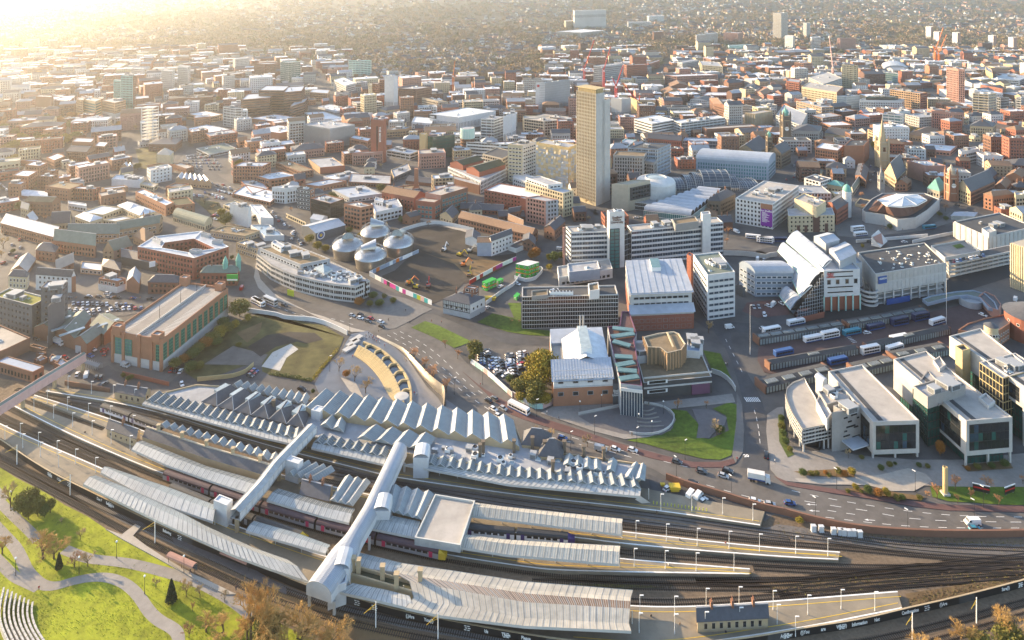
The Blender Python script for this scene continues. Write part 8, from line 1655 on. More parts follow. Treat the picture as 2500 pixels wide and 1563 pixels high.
# ------------------------------------------------------------------ the rest of the town
def fill_town():
 rg=rndm(21);made=0;EX=[];COLR={brd:'red brick',bog:'orange brick',bbn:'brown brick',stn:'tan stone',rwh:'white',bpk:'pinkish brick',ccr:'grey concrete',rcm:'cream','brick_dark':'dark brick'}
 cand=[]
 for iy in rn(58):
  Y=455+iy*20*(1+iy*.003)
  for ix in rn(-60,61):
   X=ix*29.0
   if abs(X)>Y*.9+10:continue
   cand.append((X+rg.uniform(-6,6),Y+rg.uniform(-4,4)))
 for X,Y in cand:
  px,py=pix((X,Y,0))
  if py>575 or py<(190 if 850<px<1330 else 125)+12*noise.noise(V3((X/90,1,2))) or len(EX)>1700:continue
  if rg.random()<(.08 if py>150 else.3):continue
  a=.22+.5*noise.noise(V3((X/260,Y/260,1)))+(.25 if X<-150 else-.12);s=rg.choice((1,1,.8,1.25));ok=None
  for w,d in((rg.uniform(25,40)*s,rg.uniform(15,22)*s),(19,13),(10,8.5)):
   ca,sa=cos(a),sin(a);pts=[V3((X+ca*u*w/2-sa*v*d/2,Y+sa*u*w/2+ca*v*d/2)) for u,v in((-1,-1),(1,-1),(1,1),(-1,1))]
   if free(pts):ok=pts;break
  if not ok:continue
  stamp(ins_(ok,-2.5));z0=ht(X,Y);wl=rg.choice([bog,bpk,brd,bbn,rcm,ccr,rwh] if X<-100 else[brd,bbn,stn,rwh,ccr,bpk,ccr,rcm,bog,'brick_dark'])
  big=w>18;h=rg.uniform(8,17) if big else rg.uniform(5.5,9);rt=rg.choice(['flat','flat','flat','flat',gab,'hip']) if big else rg.choice([gab,gab,'hip','flat']);rf=rg.choice([rfw,rfw,rfw,rgy,rpl,rme,rdk]) if rt=='flat' else rg.choice([rsl,rsl,rtl,rgy])
  if rg.random()<.06 and big:h*=1.9
  if made>=390 or(not big and made>290 and rg.random()<.7) or not-40<px<2540:EX.append((ok,z0,h,wl,rf,rt));continue
  nm={rfw:'white roof',rgy:'grey roof',rpl:'pale roof',rme:'blue-grey roof',rdk:'black roof',rsl:'slate roof',rtl:'brown tiled roof'}[rf];kd=('tall block' if h>17 else 'long block' if w>26 else 'block') if big else 'house'
  r=bld(ok,z0,z0+h,'town_house' if kd=='house' else 'town_block','x',cat='house' if kd=='house' else bdg,wa=wl,rof=rf,rt=rt,ris=rg.uniform(2.5,4.5),win=rg.choice(['std','std','wide','tall','small']),pln=rg.choice((1,2,3,5)) if rt=='flat' else 0,chim=rg.choice((0,1,2)) if rt!='flat' and py>190 else 0,cnt=[300],occ=0,rng=rg)
  dsc(r,'%s %s with %s'%(COLR[wl],kd,nm),(X,Y,z0),'ordinary town buildings');made+=1
 keys=sorted({e[3] for e in EX}|{e[4] for e in EX});m=MB()
 for q,z0,h,wl,rf,rt in EX:
  z1=z0+h;a,b_=keys.index(wl),keys.index(rf);m.prm(q,z0-1,z1,m=a,mt=b_)
  if rt!='flat':
   e,g=(q[0]+q[3])/2,(q[1]+q[2])/2;t=lambda p,z:(p.x,p.y,z)
   m.fc([t(q[0],z1),t(q[1],z1),t(g,z1+3.5),t(e,z1+3.5)],b_).fc([t(q[2],z1),t(q[3],z1),t(e,z1+3.5),t(g,z1+3.5)],b_).fc([t(q[3],z1),t(q[0],z1),t(e,z1+3.5)],a).fc([t(q[1],z1),t(q[2],z1),t(g,z1+3.5)],a)
  else:
   c=(q[0]+q[2])/2;m.bxx((c.x,c.y,z1+1),(4,3,2),.3,b_)
  d=q[1]-q[0];n=int(d.length/3)
  for f in rn(max(1,int(h/3.3))):
   for k in rn(n):p=q[0]+d*((k+.5)/n);m.bxx((p.x,p.y,z0+2+f*3.3),(1.4,.16,1.6),ang(d),len(keys),False)
 tag(m.mk('distant_town',[k for k in keys]+[gdk]),'mass of small far-off town buildings behind the centre','buildings',None,stfk)
fill_town()
# ------------------------------------------------------------------ suburbs: houses and woods beyond the town
def np_mesh(name,V,Fq,mats,mi=None):
 me=bpy.data.meshes.new(name);nv,nf=len(V),len(Fq);k=Fq.shape[1];me.vertices.add(nv);me.vertices.foreach_set('co',V.astype(np.float32).ravel());me.loops.add(nf*k);me.loops.foreach_set('vertex_index',Fq.astype(np.int32).ravel());me.polygons.add(nf);me.polygons.foreach_set('loop_start',np.arange(0,nf*k,k,dtype=np.int32))
 for m in mats:me.materials.append(mt(m))
 if mi is not None:me.polygons.foreach_set('material_index',mi.astype(np.int32))
 me.update(calc_edges=1);return me
def house_mesh(wa,rof,w=9,d=7.5,h=5.6,r=3.2):
 m=MB();W,D=w/2,d/2;m.prm([(-W,-D),(W,-D),(W,D),(-W,D)],-1,h,top=0);m.fc([(-W-.3,-D-.4,h-.1),(W+.3,-D-.4,h-.1),(W+.3,0,h+r),(-W-.3,0,h+r)],1).fc([(W+.3,D+.4,h-.1),(-W-.3,D+.4,h-.1),(-W-.3,0,h+r),(W+.3,0,h+r)],1).fc([(W,-D,h),(W,D,h),(W,0,h+r)]).fc([(-W,D,h),(-W,-D,h),(-W,0,h+r)]).bxx((W*.7,0,h+r),(1.2,.8,2.4),m=0)
 for x in(-.6,0,.6):
  for z in(1.6,4.2):m.bxx((x*W,-D,z),(1.2,.12,1.4),m=2)
 return m.mesh('house',[wa,rof,gdk])
HM=[house_mesh(spl,rsl,14),house_mesh(bpk,rsl,22),house_mesh(bbn,rsl,30),house_mesh(rcm,rtl,11),house_mesh(spl,rgy,10,9,7)]
def crown_pts(n,seed,flat_=.8):
 r=np.random.default_rng(seed);c=r.normal(size=(n,3));c/=np.linalg.norm(c,axis=1)[:,None];c*=(r.random(n)**.45)[:,None];c[:,2]=c[:,2]*flat_;lob=r.normal(size=(7,3))*.35;c+=lob[r.integers(0,7,n)]*.55;return c
def quads(c,size,r):
 n=len(c);a=r.normal(size=(n,3));a/=np.linalg.norm(a,axis=1)[:,None];b_=np.cross(a,r.normal(size=(n,3)));b_/=np.linalg.norm(b_,axis=1)[:,None];s=size*(.6+.8*r.random(n))[:,None]
 V=np.stack([c-a*s-b_*s*.6,c+a*s-b_*s*.6,c+a*s+b_*s*.6,c-a*s+b_*s*.6],1).reshape(-1,3);return V,np.arange(n*4).reshape(-1,4)
def suburbs():
 rg=rndm(8);houses,trees=[],[]
 for k in rn(26000):
  py=-30+235*rg.random()**1.15;px=rg.uniform(-60,2560);g=G(px,py);cl=noise.noise(V3((g.x/520,g.y/520,7)));cl2=noise.noise(V3((g.x/120,g.y/120,2)))
  if py>95:
   i_,j_=int((g.y-GY0)/CS),int((g.x-GX0)/CS)
   if 0<=i_<560 and 0<=j_<900 and GRID[i_,j_]:continue
   if py>150 and not 850<px<1330 and rg.random()<.55:continue
  if cl+.4*cl2>(-.02 if px<1700 else-.16) and rg.random()<.93:houses.append((py,g)) if rg.random()<.36 else(trees.append((py,g)) if rg.random()<.45 else None)
  else:trees.append((py,g)) if rg.random()<.78 else None
 houses.sort(key=lambda t:-t[0]);trees.sort(key=lambda t:-t[0]);return houses,trees
HS,TS=suburbs()
hj=[]
for i,(py,g) in enm(HS):
 rz=.5*noise.noise(V3((g.x/200,g.y/200,0)))*3+random.choice((0,0,1.57));me=HM[random.choice((0,0,1,1,2,3,4))]
 if i<290:o=newo('suburban_house',me);o.location=g;o.rotation_euler.z=rz;tag(o,'small slate-roofed suburban house in rows among bare trees on the far hillside','house','houses on the far hillside')
 else:hj.append((me,g,rz))
def join_houses():
 m=MB();arr={}
 for me in HM:arr[me.name]=([v.co.copy() for v in me.vertices],[tuple(p.vertices) for p in me.polygons if p.material_index<2],[p.material_index for p in me.polygons if p.material_index<2])
 km={me.name:k for k,me in enm(HM)}
 for me,g,rz in hj:
  V,Fc,Mi=arr[me.name];ca,sa=cos(rz),sin(rz);n=len(m.v);m.v+=[(g.x+v.x*ca-v.y*sa,g.y+v.x*sa+v.y*ca,g.z+v.z) for v in V];m.f+=[tuple(n+i for i in f) for f in Fc];k=km[me.name];m.m+=[k if q==0 else(6 if k==3 else 7 if k==4 else 5) for q in Mi]
 o=m.mk('distant_houses',[x for x in(rwh,bpk,bbn,rcm,spl,rsl,rtl,rgy)]);tag(o,'mass of small far-off houses filling the hillsides','houses',None,stfk)
join_houses()
def far_tree(i,m):
 c=crown_pts(110,i);r=np.random.default_rng(i+50);V,Q=quads(c*np.array([4.2,4.2,4.6])+np.array([0,0,7.4]),.85,r);t=MB().tube((0,0,-.5),(0,0,6),.35,.2,5)
 for k in rn(5):a=k*1.3;t.tube((0,0,3),(2*cos(a),2*sin(a),8),.18,.05,4)
 return np_mesh('crown',V,Q,[m]),t.mesh('trunk',['bark'])
for n_,c_ in(('wood_brown',(.29,.20,.115)),('wood_grey',(.22,.17,.125)),('wood_olive',(.15,.14,.06)),('wood_gold',(.42,.27,.10))):mat(n_,c_,.95,.35,.12,big=.02)
FT=[far_tree(i,m) for i,m in enm(('wood_brown','wood_grey','wood_olive','wood_gold','wood_brown','wood_grey'))]
for i,(py,g) in enm(TS[:290]):
 cr,tk=FT[random.choice((0,1,2,3,4,5))];o=tng('woodland_tree',g,'bare brown woodland tree among the far houses and woods','tree','trees of the far woods');s=random.uniform(.8,1.25);o.scale=(s,s,s);o.rotation_euler.z=random.uniform(0,6.2)
 for nm,me in(('crown',cr),('trunk',tk)):c=newo(nm,me);c.parent=o
def far_woods():
 r=np.random.default_rng(2);G_=np.array([g[:] for _,g in TS[290:]]);n=len(G_);per=34;out=[[],[],[],[]]
 for k in rn(4):
  idx=np.arange(n)[k::4] if k<3 else np.arange(n)[3::4];c=crown_pts(per*len(idx),k+9);sz=(.75+.6*r.random(len(idx)));C=c.reshape(len(idx),per,3)*np.array([8.0,8.0,5.6])*sz[:,None,None];C[:,:,2]+=6.2*sz[:,None];C+=G_[idx][:,None,:];V,Q=quads(C.reshape(-1,3),1.7,r);out[k]=(V,Q)
 V=np.concatenate([o[0] for o in out]);offs=np.cumsum([0]+[len(o[0]) for o in out[:-1]]);Q=np.concatenate([o[1]+f for o,f in zip(out,offs)]);mi=np.concatenate([np.full(len(o[1]),k) for k,o in enm(out)])
 o=newo('distant_woods',np_mesh('distant_woods',V,Q,[x for x in('wood_brown','wood_grey','wood_olive','wood_brown')],mi));tag(o,'brown bare woods covering the far hills','woods',None,stfk)
far_woods()
# ------------------------------------------------------------------ vehicles
def wheels(r,xs,w,rad=.33):
 me=MB().lth((0,0,0),[(.01,-.11),(rad*.6,-.11),(rad,-.1),(rad,.1),(rad*.6,.11),(.01,.11)],10).mesh('wheel',['tyre'])
 for x in xs:
  for s in(-1,1):o=newo('wheel',me);o.parent=r;o.location=(x,s*w,rad);o.rotation_euler=(R(90),0,0)
def part(r,mb,name,m):
 o=newo(name,mb.mesh(name,m));o.parent=r;return o
def hull(mb,prof,w,t,m=0):
 """side outline (x, z) swept across the width, narrowing by t with height"""
 k=len(prof);zs=[z for _,z in prof];lo,hi=min(zs),max(zs);f=lambda z:w-t*(z-lo)/(hi-lo);n=len(mb.v)
 for s in(-1,1):mb.v+=[(x,s*f(z),z) for x,z in prof]
 mb.f+=[tuple(n+i for i in rn(k)),tuple(n+k+i for i in reversed(rn(k)))]+[(n+(i+1)%k,n+i,n+k+i,n+k+(i+1)%k) for i in rn(k)];mb.m+=[m]*(k+2);return mb
VP={}
def proto(kind):
 if kind in VP:return VP[kind]
 r=tng({'car':'car','van':'van','bus':'single_decker_bus','deck':'double_decker_bus','lorry':'lorry'}[kind],(0,0,-500),'x',{'deck':'bus'}.get(kind,kind));B=['car_white'];g=['car_glass']
 if kind=='car':
  part(r,hull(MB(),[(-2.1,.3),(2.1,.3),(2.15,.62),(1.95,.8),(1.0,.93),(-1.95,.95),(-2.12,.7)],.88,.08),'body',B);part(r,hull(MB(),[(1.15,.9),(.35,1.38),(-1.3,1.4),(-1.95,.92)],.8,.14),'cabin_glass',g);part(r,hull(MB(),[(.4,1.37),(-1.3,1.39),(-1.32,1.46),(.3,1.44)],.68,.04),'car_roof',B)
  for s in(-1,1):part(r,MB().bxx((2.1,s*.62,.66),(.12,.36,.16)),'headlight',[fwh]);part(r,MB().bxx((-2.08,s*.66,.74),(.1,.3,.2)),'tail_light',[prd])
  wheels(r,(-1.3,1.32),.82)
 elif kind=='van':
  part(r,hull(MB(),[(-2.6,.35),(2.6,.35),(2.65,.95),(2.1,1.25),(1.5,2.15),(1.2,2.25),(-2.55,2.25)],.98,.1),'body',B);part(r,hull(MB(),[(2.08,1.3),(1.56,2.08),(1.5,2.08),(1.98,1.3)],.86,.06),'windscreen',g);[part(r,MB().bxx((1.25,s*.94,1.6),(.9,.06,.55)),'side_window',g) for s in(-1,1)];wheels(r,(-1.6,1.7),.9,.36)
 elif kind in('bus','deck'):
  h=3.1 if kind=='bus' else 4.3;part(r,hull(MB(),[(-5.6,.35),(5.6,.35),(5.65,1.2),(5.45,h-.2),(5.2,h),(-5.4,h),(-5.6,h-.2)],1.27,.06),'body',B);part(r,MB().bxx((0,0,.62),(11.1,2.6,.55)),'skirt',['car_blue'])
  for zz in([1.75] if kind=='bus' else[1.75,3.35]):
   for i in rn(6):
    for s in(-1,1):part(r,MB().bxx((-4.2+i*1.65,s*1.25,zz),(1.45,.08,.85)),'window',g)
   part(r,MB().bxx((5.58,0,zz),(.12,2.1,1.0)),'windscreen',g)
  wheels(r,(-3.4,3.5),1.15,.48)
 else:
  part(r,hull(MB(),[(-4.2,1),(2.2,1),(2.2,3.5),(-4.2,3.5)],1.25,.02),'box',[rwh]);part(r,MB().bxx((-1,0,1.25),(6.42,2.54,.5)),'stripe',B);part(r,hull(MB(),[(2.4,.5),(4.2,.5),(4.25,1.5),(4,2.7),(2.4,2.7)],1.2,.08),'cab',[rwh]);part(r,MB().bxx((4.13,0,2),(.15,2,.8)),'windscreen',g);wheels(r,(-3,-2,3.2),1.1,.48)
 VP[kind]=r;return r
fresh=set()
NM={'w':'white','s':'silver','k':'black','g':'grey','b':'blue','r':'red','n':'navy','t':'teal'};KD={'car':'car','van':'van','bus':'single-decker bus','deck':'double-decker bus','lorry':'lorry'}
def veh(p,rz,col='w',kind='car',grp='vehicles on the streets'):
 r=proto(kind);mats={'car_white':mt('car_'+NM[col])}
 if kind not in fresh:
  fresh.add(kind);r.location=p;r.rotation_euler.z=rz;r['group']=grp;o=r
  for c in r.children:swap(c,mats)
 else:o=cpt(r,p,rz,1,None,grp,mats)
 dsc(o,'%s %s'%(NM[col],KD[kind]),p)
def vp(t,s):
 for e in s.split(';'):
  a=e.split();x,y,dx,dy=map(float,a[:4]);p,q=[P(*v,.09) for v in TL[t]((x,y),(x+dx,y+dy))];d=q-p;veh(p,ang(d),a[4],a[5] if len(a)>5 else 'car')
def row(t,a,b_,n,hd,z=.12,cols='wskgbwsgkr',grp='cars in the car parks',skip=.12):
 rg=rndm(int(a[0]+a[1]));A,B,C_=[P(*v,z) for v in TL[t](a,b_,(a[0]+hd[0],a[1]+hd[1]))];d=C_-A;rz=ang(d)
 for i in rn(n):
  if rg.random()>skip:veh(A+(B-A)*(i/max(1,n-1)),rz+rg.uniform(-.06,.06)+(3.14 if rg.random()<.4 else 0),rg.choice(cols),grp=grp)
vp('31','712 590 4 -10 w;797 600 4 -10 w van;890 615 3 -10 k;930 618 3 -10 k;960 680 10 -6 g;835 420 10 4 b;965 400 4 -9 r;965 368 9 -3 r;600 435 9 3 r;1155 512 10 3 s van;1580 552 5 -8 r;1625 556 5 -8 k;1665 562 5 -8 w;1678 682 3 9 w;2310 602 9 3 g;2330 576 9 3 r;2350 556 9 3 b;860 362 9 4 w;335 265 9 3 g;535 305 10 4 b lorry')
vp('32','440 725 10 3 k;980 70 10 2 w;1055 100 10 3 g;1080 75 10 3 r;1170 105 10 3 w;1180 150 10 4 k;905 45 10 3 s;985 40 10 3 k;2165 835 -9 -6 k;2220 815 -9 -6 g;2210 912 9 5 w;2300 905 9 5 s;2255 975 9 4 w;1090 828 9 3 b')
vp('33','100 920 10 5 w bus;505 1180 10 2 b;855 1285 10 2 s van;990 1282 10 3 w;1150 1290 10 3 w;1560 1398 10 3 g;1785 1482 10 3 k;2030 1480 10 3 g;2355 165 9 -1 w;2045 158 9 -1 w van;2385 1335 0 -10 k')
vp('43','1690 50 10 2 g;1915 48 10 3 k;1880 88 10 3 s;1615 152 10 2 k;2155 308 10 2 w;2285 337 10 1 s;1395 197 8 -5 w;1595 257 6 -8 w van;1660 272 6 -8 w van;1705 307 7 -6 w;2190 125 10 2 w lorry')
vp('44','315 327 10 1 b;1910 500 -10 0 w van;1930 552 10 0 t');vp('34','630 250 10 -2 w deck;315 122 10 -2 w bus;1270 125 10 -2 n deck;1465 80 10 -2 n deck;1620 115 10 -3 w bus;1265 290 10 -2 w deck;1225 362 10 -3 w bus;200 402 10 -2 b bus;470 275 10 -2 w bus;1050 165 10 -2 n bus;1420 250 10 -2 w bus;400 455 10 -2 w bus;1000 390 10 -2 w deck;700 480 10 -2 b bus;90 215 10 -2 w deck;830 215 10 -2 t bus;970 207 10 -1 w;1105 345 10 -1 w;815 407 10 -1 w;40 1340 0 -10 k;20 167 10 0 s')
vp('24','885 700 10 -1 w deck;910 740 10 -1 w bus;1545 675 10 -1 t bus;40 802 10 0 w deck;170 792 10 0 n bus;1315 802 10 0 w;1805 462 10 2 k;62 1395 8 3 w;108 1380 6 -6 w van;185 1372 8 5 w;25 1470 5 8 w;2340 1335 4 -9 w van;2400 1395 5 8 w;2040 1478 8 3 w;990 798 10 0 g');vp('23','2265 765 10 1 w bus;2370 805 10 1 w deck;2110 710 9 4 w van;2305 962 3 -8 w van;2362 968 3 -8 w;2270 1405 4 8 s;2315 1402 4 8 s;2365 1478 3 8 w;480 872 9 1 s van;1180 577 9 0 w;1230 580 9 0 s;90 1190 9 4 w')
vp('22','150 1375 9 4 s deck;280 1388 9 3 k;35 1372 8 5 w bus;2275 1215 8 -5 w;255 605 5 8 g;280 642 5 8 w;350 725 5 8 w;370 747 5 8 k;410 792 5 8 g;430 822 5 8 s;2150 1412 8 -5 s');vp('21','2230 1232 4 -8 r van;2382 1375 9 4 w bus;820 1308 9 1 w;910 1308 9 1 g;1005 1310 9 1 s')
row('21',(675,1372),(1250,1388),14,(3,30));row('21',(640,1432),(760,1425),3,(3,30));row('21',(690,1440),(1300,1412),12,(6,30));row('21',(685,1466),(990,1462),8,(6,30))
for x_,y0_,y1_,n_ in((2095,385,500,6),(2145,372,420,3),(2195,450,530,4),(2240,450,590,6),(2280,480,570,4),(2350,410,520,7),(2320,600,605,1),(2400,540,600,3)):row('32',(x_,y0_),(x_+6,y1_),n_,(14,-4),cols='wwswgkb',skip=.03)
for x_,y0_,y1_,n_ in((25,415,600,8),(115,395,540,8),(145,392,394,1)):row('33',(x_,y0_),(x_+6,y1_),n_,(14,-3),cols='wwswgkr',skip=.05)
row('21',(1770,370),(1870,378),7,(2,9));row('21',(1890,345),(2060,395),13,(2,9));row('21',(2000,325),(2185,372),14,(2,9));row('21',(1985,388),(2060,402),6,(2,9));row('21',(1965,562),(2010,540),4,(9,2));row('21',(1970,610),(2010,560),4,(9,2))
for i_ in rn(6):row('11',(1720-i_*14,1448+i_*22),(1930+i_*26,1420+i_*30),11,(2,6))
row('11',(1450,1198),(1680,1180),12,(2,6));row('11',(1440,1222),(1640,1215),9,(2,6));row('21',(10,200),(70,170),5,(5,5));row('21',(5,270),(60,320),6,(5,5));row('24',(1770,985),(2045,930),10,(3,8),z=14.2)
# ------------------------------------------------------------------ trees and shrubs
def bare(seed,kids_,h,spread,tw,rt0):
 rg=rndm(seed);T_,W_=MB(),MB()
 def grow(p,d,l,r,lv):
  q=p+d*l;(T_ if lv<2 else W_).tube(p,q,r,r*.68,5 if lv<2 else 3,cap=0)
  if lv>=len(kids_):return
  for i in rn(kids_[lv]):
   a=rg.uniform(0,6.28);s=spread*rg.uniform(.6,1.2);o=d.orthogonal().normalized();o2=d.cross(o);nd=(d+(o*cos(a)+o2*sin(a))*s+U(.12)).normalized();grow(p+d*(l*rg.uniform(.55,1.0)),nd,l*rg.uniform(.55,.8),max(tw,r*.55),lv+1)
 grow(U_(-.2),U_(1),h*.32,rt0,0);return T_,W_
def U(z):return U_(z)
TP={}
def tree_proto(k):
 if k in TP:return TP[k]
 if k[:4]=='bare':T_,W_=bare(int(k[4]),(5,4,4,4,4),10,.8,.022,.28);a,b_=T_.mesh('trunk',['bark']),W_.mesh('crown',['twig'])
 elif k[:4]=='slim':T_,W_=bare(int(k[4])+20,(5,4,4,5),10,.6,.045,.2);a,b_=T_.mesh('trunk',['bark']),W_.mesh('crown',[mt('twig_red' if k[4] in '13' else 'twig_pale')])
 else:
  r=np.random.default_rng(len(k));a=MB().tube((0,0,-.2),(0,0,5),.3,.15,6).tube((0,0,2.5),(1.6,.3,6),.15,.06,5).tube((0,0,2.5),(-1.4,.6,6.4),.15,.06,5).mesh('trunk',['bark'])
  if k=='conifer':z=r.random(2600);t=r.random(2600)*6.28;rad=(1-z)**.8*2.6*(.55+.45*r.random(2600));c=np.stack([rad*np.cos(t),rad*np.sin(t),.6+z*9.6],1);s=.26
  elif k=='shrub':c=crown_pts(900,4)*np.array([4.6,4.6,4.2])+np.array([0,0,4]);s=.42
  else:c=crown_pts(2600,3+len(k))*np.array([4.2,4.2,4.4])+np.array([0,0,6]);s=.3
  V,Q=quads(c,s,r);b_=np_mesh('crown',V,Q,[mt({'conifer':'leaf_dark','gold':'leaf_gold','orange':'leaf_orange','green':'leaf_green','olive':'leaf_olive','shrub':'leaf_olive'}[k])])
 TP[k]=(a,b_);return TP[k]
TN={'b':'bare winter tree with backlit-gold twigs','s':'slim bare tree','conifer':'dark pointed conifer','gold':'golden-leaved tree','orange':'small orange-leaved tree','green':'dark green leafy bush','olive':'olive-green bush','shrub':'round clipped shrub'}
def tree(p,h,k,wide=1.0):
 a,b_=tree_proto(k);o=tng('shrub' if k in('shrub','green','olive') else 'tree',p,'x','shrub' if k in('shrub','green','olive') else 'tree');s=h/10;o.scale=(s*wide,s*wide,s);o.rotation_euler.z=(p.x*7+p.y*3)%6.28
 for nm,me in(('trunk',a),('crown',b_)):c=newo(nm,me);c.parent=o
 dsc(o,TN.get(k) or TN[k[0]],p,'trees and shrubs')
def tp(t,s):
 for e in s.split(';'):
  a=e.split();x,y,yt=map(float,a[:3]);(px,py),(_,py2)=TL[t]((x,y),(x,yt));tree(P(px,py,.1),max(1.0,(py-py2)*200/(py-YH)),a[3],float(a[4]) if len(a)>4 else 1)
tp('41','375 800 540 bare1 1.5;470 800 580 bare2 1.4;650 880 720 slim1 1.5;765 865 690 slim2 1.4;515 890 750 conifer .9;1360 1055 930 slim4;1495 1180 985 conifer 1;1595 1075 960 slim2;1625 1130 960 slim4;1745 1140 1010 slim2;1650 1490 1330 slim1 1.3;2190 1520 920 bare1 .8;1680 1260 1150 slim3;1950 1470 1300 bare2 2;1800 1440 1290 bare1 2;2100 1500 1350 bare3 2;1960 1180 1060 slim2;700 640 500 slim4;540 500 430 slim2;90 360 60 slim4 .7;20 760 560 bare3 1.2;210 420 220 olive .9;290 330 190 olive .8;330 430 260 olive .8;250 460 320 olive .7;390 440 330 green .8;440 400 280 olive .7')
tp('42','40 1600 930 bare2 .9;200 1620 1140 bare1 1.1;420 1600 1130 bare3 1.2;330 1680 1270 bare2 1.2;680 1580 1255 bare1 1.3;560 1640 1380 bare3 1.4;120 1560 1290 olive 1;-60 1500 1200 bare1 1.2;760 1620 1440 bare2 1.3');tp('44','1420 1580 1390 bare2 1.3;1810 1540 1285 bare1 1.4;2170 1480 1165 bare3 1.1;2345 1620 1290 bare2 1.2;2000 1640 1480 olive 1.5;2250 1600 1420 olive 1.6;1620 1620 1480 bare3 1.2')
tp('32','785 555 400 slim2 1.2;930 645 480 slim2 1.3;1030 755 570 slim2 1.3;1480 455 290 slim1 1.2;1575 545 380 slim1 1.2;1655 650 470 slim1 1.5;1775 750 590 slim1 1.2;1765 340 235 slim3;1880 440 320 slim3 1.1;850 610 545 orange 1.2;2040 420 280 olive 1.2;2080 350 290 green 1;2010 470 400 olive 1;2360 660 590 green 1.2;545 760 720 green')
tp('33','280 620 380 gold 1;330 700 400 gold .9;200 740 560 gold 1.1;120 760 620 olive 1.2;260 820 640 olive 1.2;340 860 760 gold 1.4;230 870 770 olive 1.4;120 830 750 gold 1.3;350 560 380 gold .8;60 720 640 olive 1.2;280 1205 1010 slim4 1.1;400 1195 1050 slim4 1;735 1250 1110 slim4 1.2;1565 915 785 slim3 1.2;1830 895 800 slim3 1;1930 1140 960 slim4 1.2;1960 1130 1060 green 1.4;1850 200 60 slim2 1.1;30 110 50 slim4;100 120 60 slim4');tp('34','800 1360 1240 slim4 .8;925 1365 1320 shrub 1;1645 1335 1190 orange .6;2240 1440 1370 green 1.2;2120 1450 1400 green 1.4;1990 1460 1410 olive 1.4;1900 1465 1430 orange 1.5;180 1010 960 green 1.3;185 1090 1030 olive 1.3;200 1160 1100 green 1.2;220 1230 1170 green 1.2;260 1300 1250 olive 1.2;1100 1470 1420 green 1.3;1180 1440 1390 olive 1.3;1230 1420 1390 green 1.2;1450 1440 1400 green 1.3;1530 1450 1410 olive 1.3')
tp('44','1760 195 45 slim1 1.2;2045 205 45 slim1 1.2;2350 150 45 slim1 1.2;1600 275 115 slim3 1.2;1510 275 185 slim3 1.1;1895 290 150 slim3;1780 315 215 slim3;2140 335 215 slim3 1.1;430 75 25 green 1.6;510 78 25 shrub;555 80 35 olive;625 70 30 orange;660 85 45 shrub;740 70 10 olive 1.1;795 90 35 orange 1.1;855 70 10 gold 1.1;820 225 185 shrub;890 200 150 gold 1.1;1000 235 165 green 1.1;1085 265 190 orange 1.1;1160 255 190 gold 1.1;1250 290 240 shrub 1.3;1300 290 245 green 1.3;1445 285 235 shrub;940 230 200 olive 1.2;400 490 445 gold 1.4')
tp('22','510 810 730 gold 1.1;585 870 790 gold 1.1;660 890 820 gold 1.1;980 770 710 gold 1;1280 1355 1300 shrub 1.1;1200 1310 1265 shrub;970 1385 1310 orange 1.3;1100 1320 1260 green 1.6;1160 1390 1330 green 1.6;1070 1390 1340 olive 1.4;1360 620 560 green 1.2;880 720 660 olive 1.2');tp('23','250 950 850 orange 1.1;220 960 880 orange;380 970 910 gold 1;430 980 890 green 1.2;490 960 890 green 1;380 1060 1000 gold 1;680 600 530 slim4 1.6;740 610 540 slim4 1.5;640 480 420 slim4 1.2;720 450 380 slim4;780 430 370 slim4;2030 750 630 slim3 1.4;2020 820 740 slim3 1.3;1850 1600 1500 slim4');tp('24','930 850 815 gold;1825 875 850 shrub;1880 868 840 shrub;1180 680 630 green 1;1140 690 650 slim4;690 200 150 slim3;1640 560 520 olive 1.3;1700 600 560 green 1.3')
tp('31','1620 520 440 olive 1.6;1700 480 400 orange 1.4;1780 440 350 green 1.6;1830 390 300 olive 1.5;1900 340 240 orange 1.4;1960 300 200 olive 1.5;2030 250 150 gold 1.3;2100 200 110 olive 1.4;2160 170 90 gold 1.1;2290 90 30 gold 1.1;2200 330 290 olive 1.4;1760 560 470 green 1.4;1840 540 470 olive 1.3;1135 605 560 shrub;1210 620 575 shrub;1180 640 600 green 1.2;2060 140 60 green 1.4;2000 320 250 green 1.5');tp('21','2080 640 540 olive 1.3;2040 560 490 gold 1.2;1960 500 430 slim4 1.6;1890 450 350 slim4 1.4;2120 580 520 green 1.3;30 860 720 slim4 1.4;10 940 850 bare1 1;120 900 860 green 1.2;700 1330 1290 slim3 1.2;880 1320 1280 slim3 1.2;1050 1330 1280 slim3 1.2;1210 1340 1290 slim3 1.2;1290 1330 1290 slim3;2210 1480 1340 olive 1.5;2140 960 920 green;1270 130 70 olive 1.3;60 90 20 gold 1.4;150 60 -10 gold 1.3;20 140 60 olive 1.3')
def golden_wood():
 rg=rndm(14)
 for i in rn(70):x,y=rg.uniform(20,760),rg.uniform(1170,1420);y=y-x*.12;p=spot(t11,(x,y),0);tree(p,rg.uniform(8,13),rg.choice(['gold','bare1','bare2','olive','slim4','orange']),1.15)
 for x0,x1,y0,y1,n in((1050,1300,1090,1200,12),(1480,1740,1080,1150,12),(1900,2060,900,980,8),(1290,1500,860,900,6)):
  for i in rn(n):tree(P(*t11((rg.uniform(x0,x1),rg.uniform(y0,y1)))[0],0),rg.uniform(7,12),rg.choice(['bare1','olive','slim4','gold','bare3']),1.2)
golden_wood()
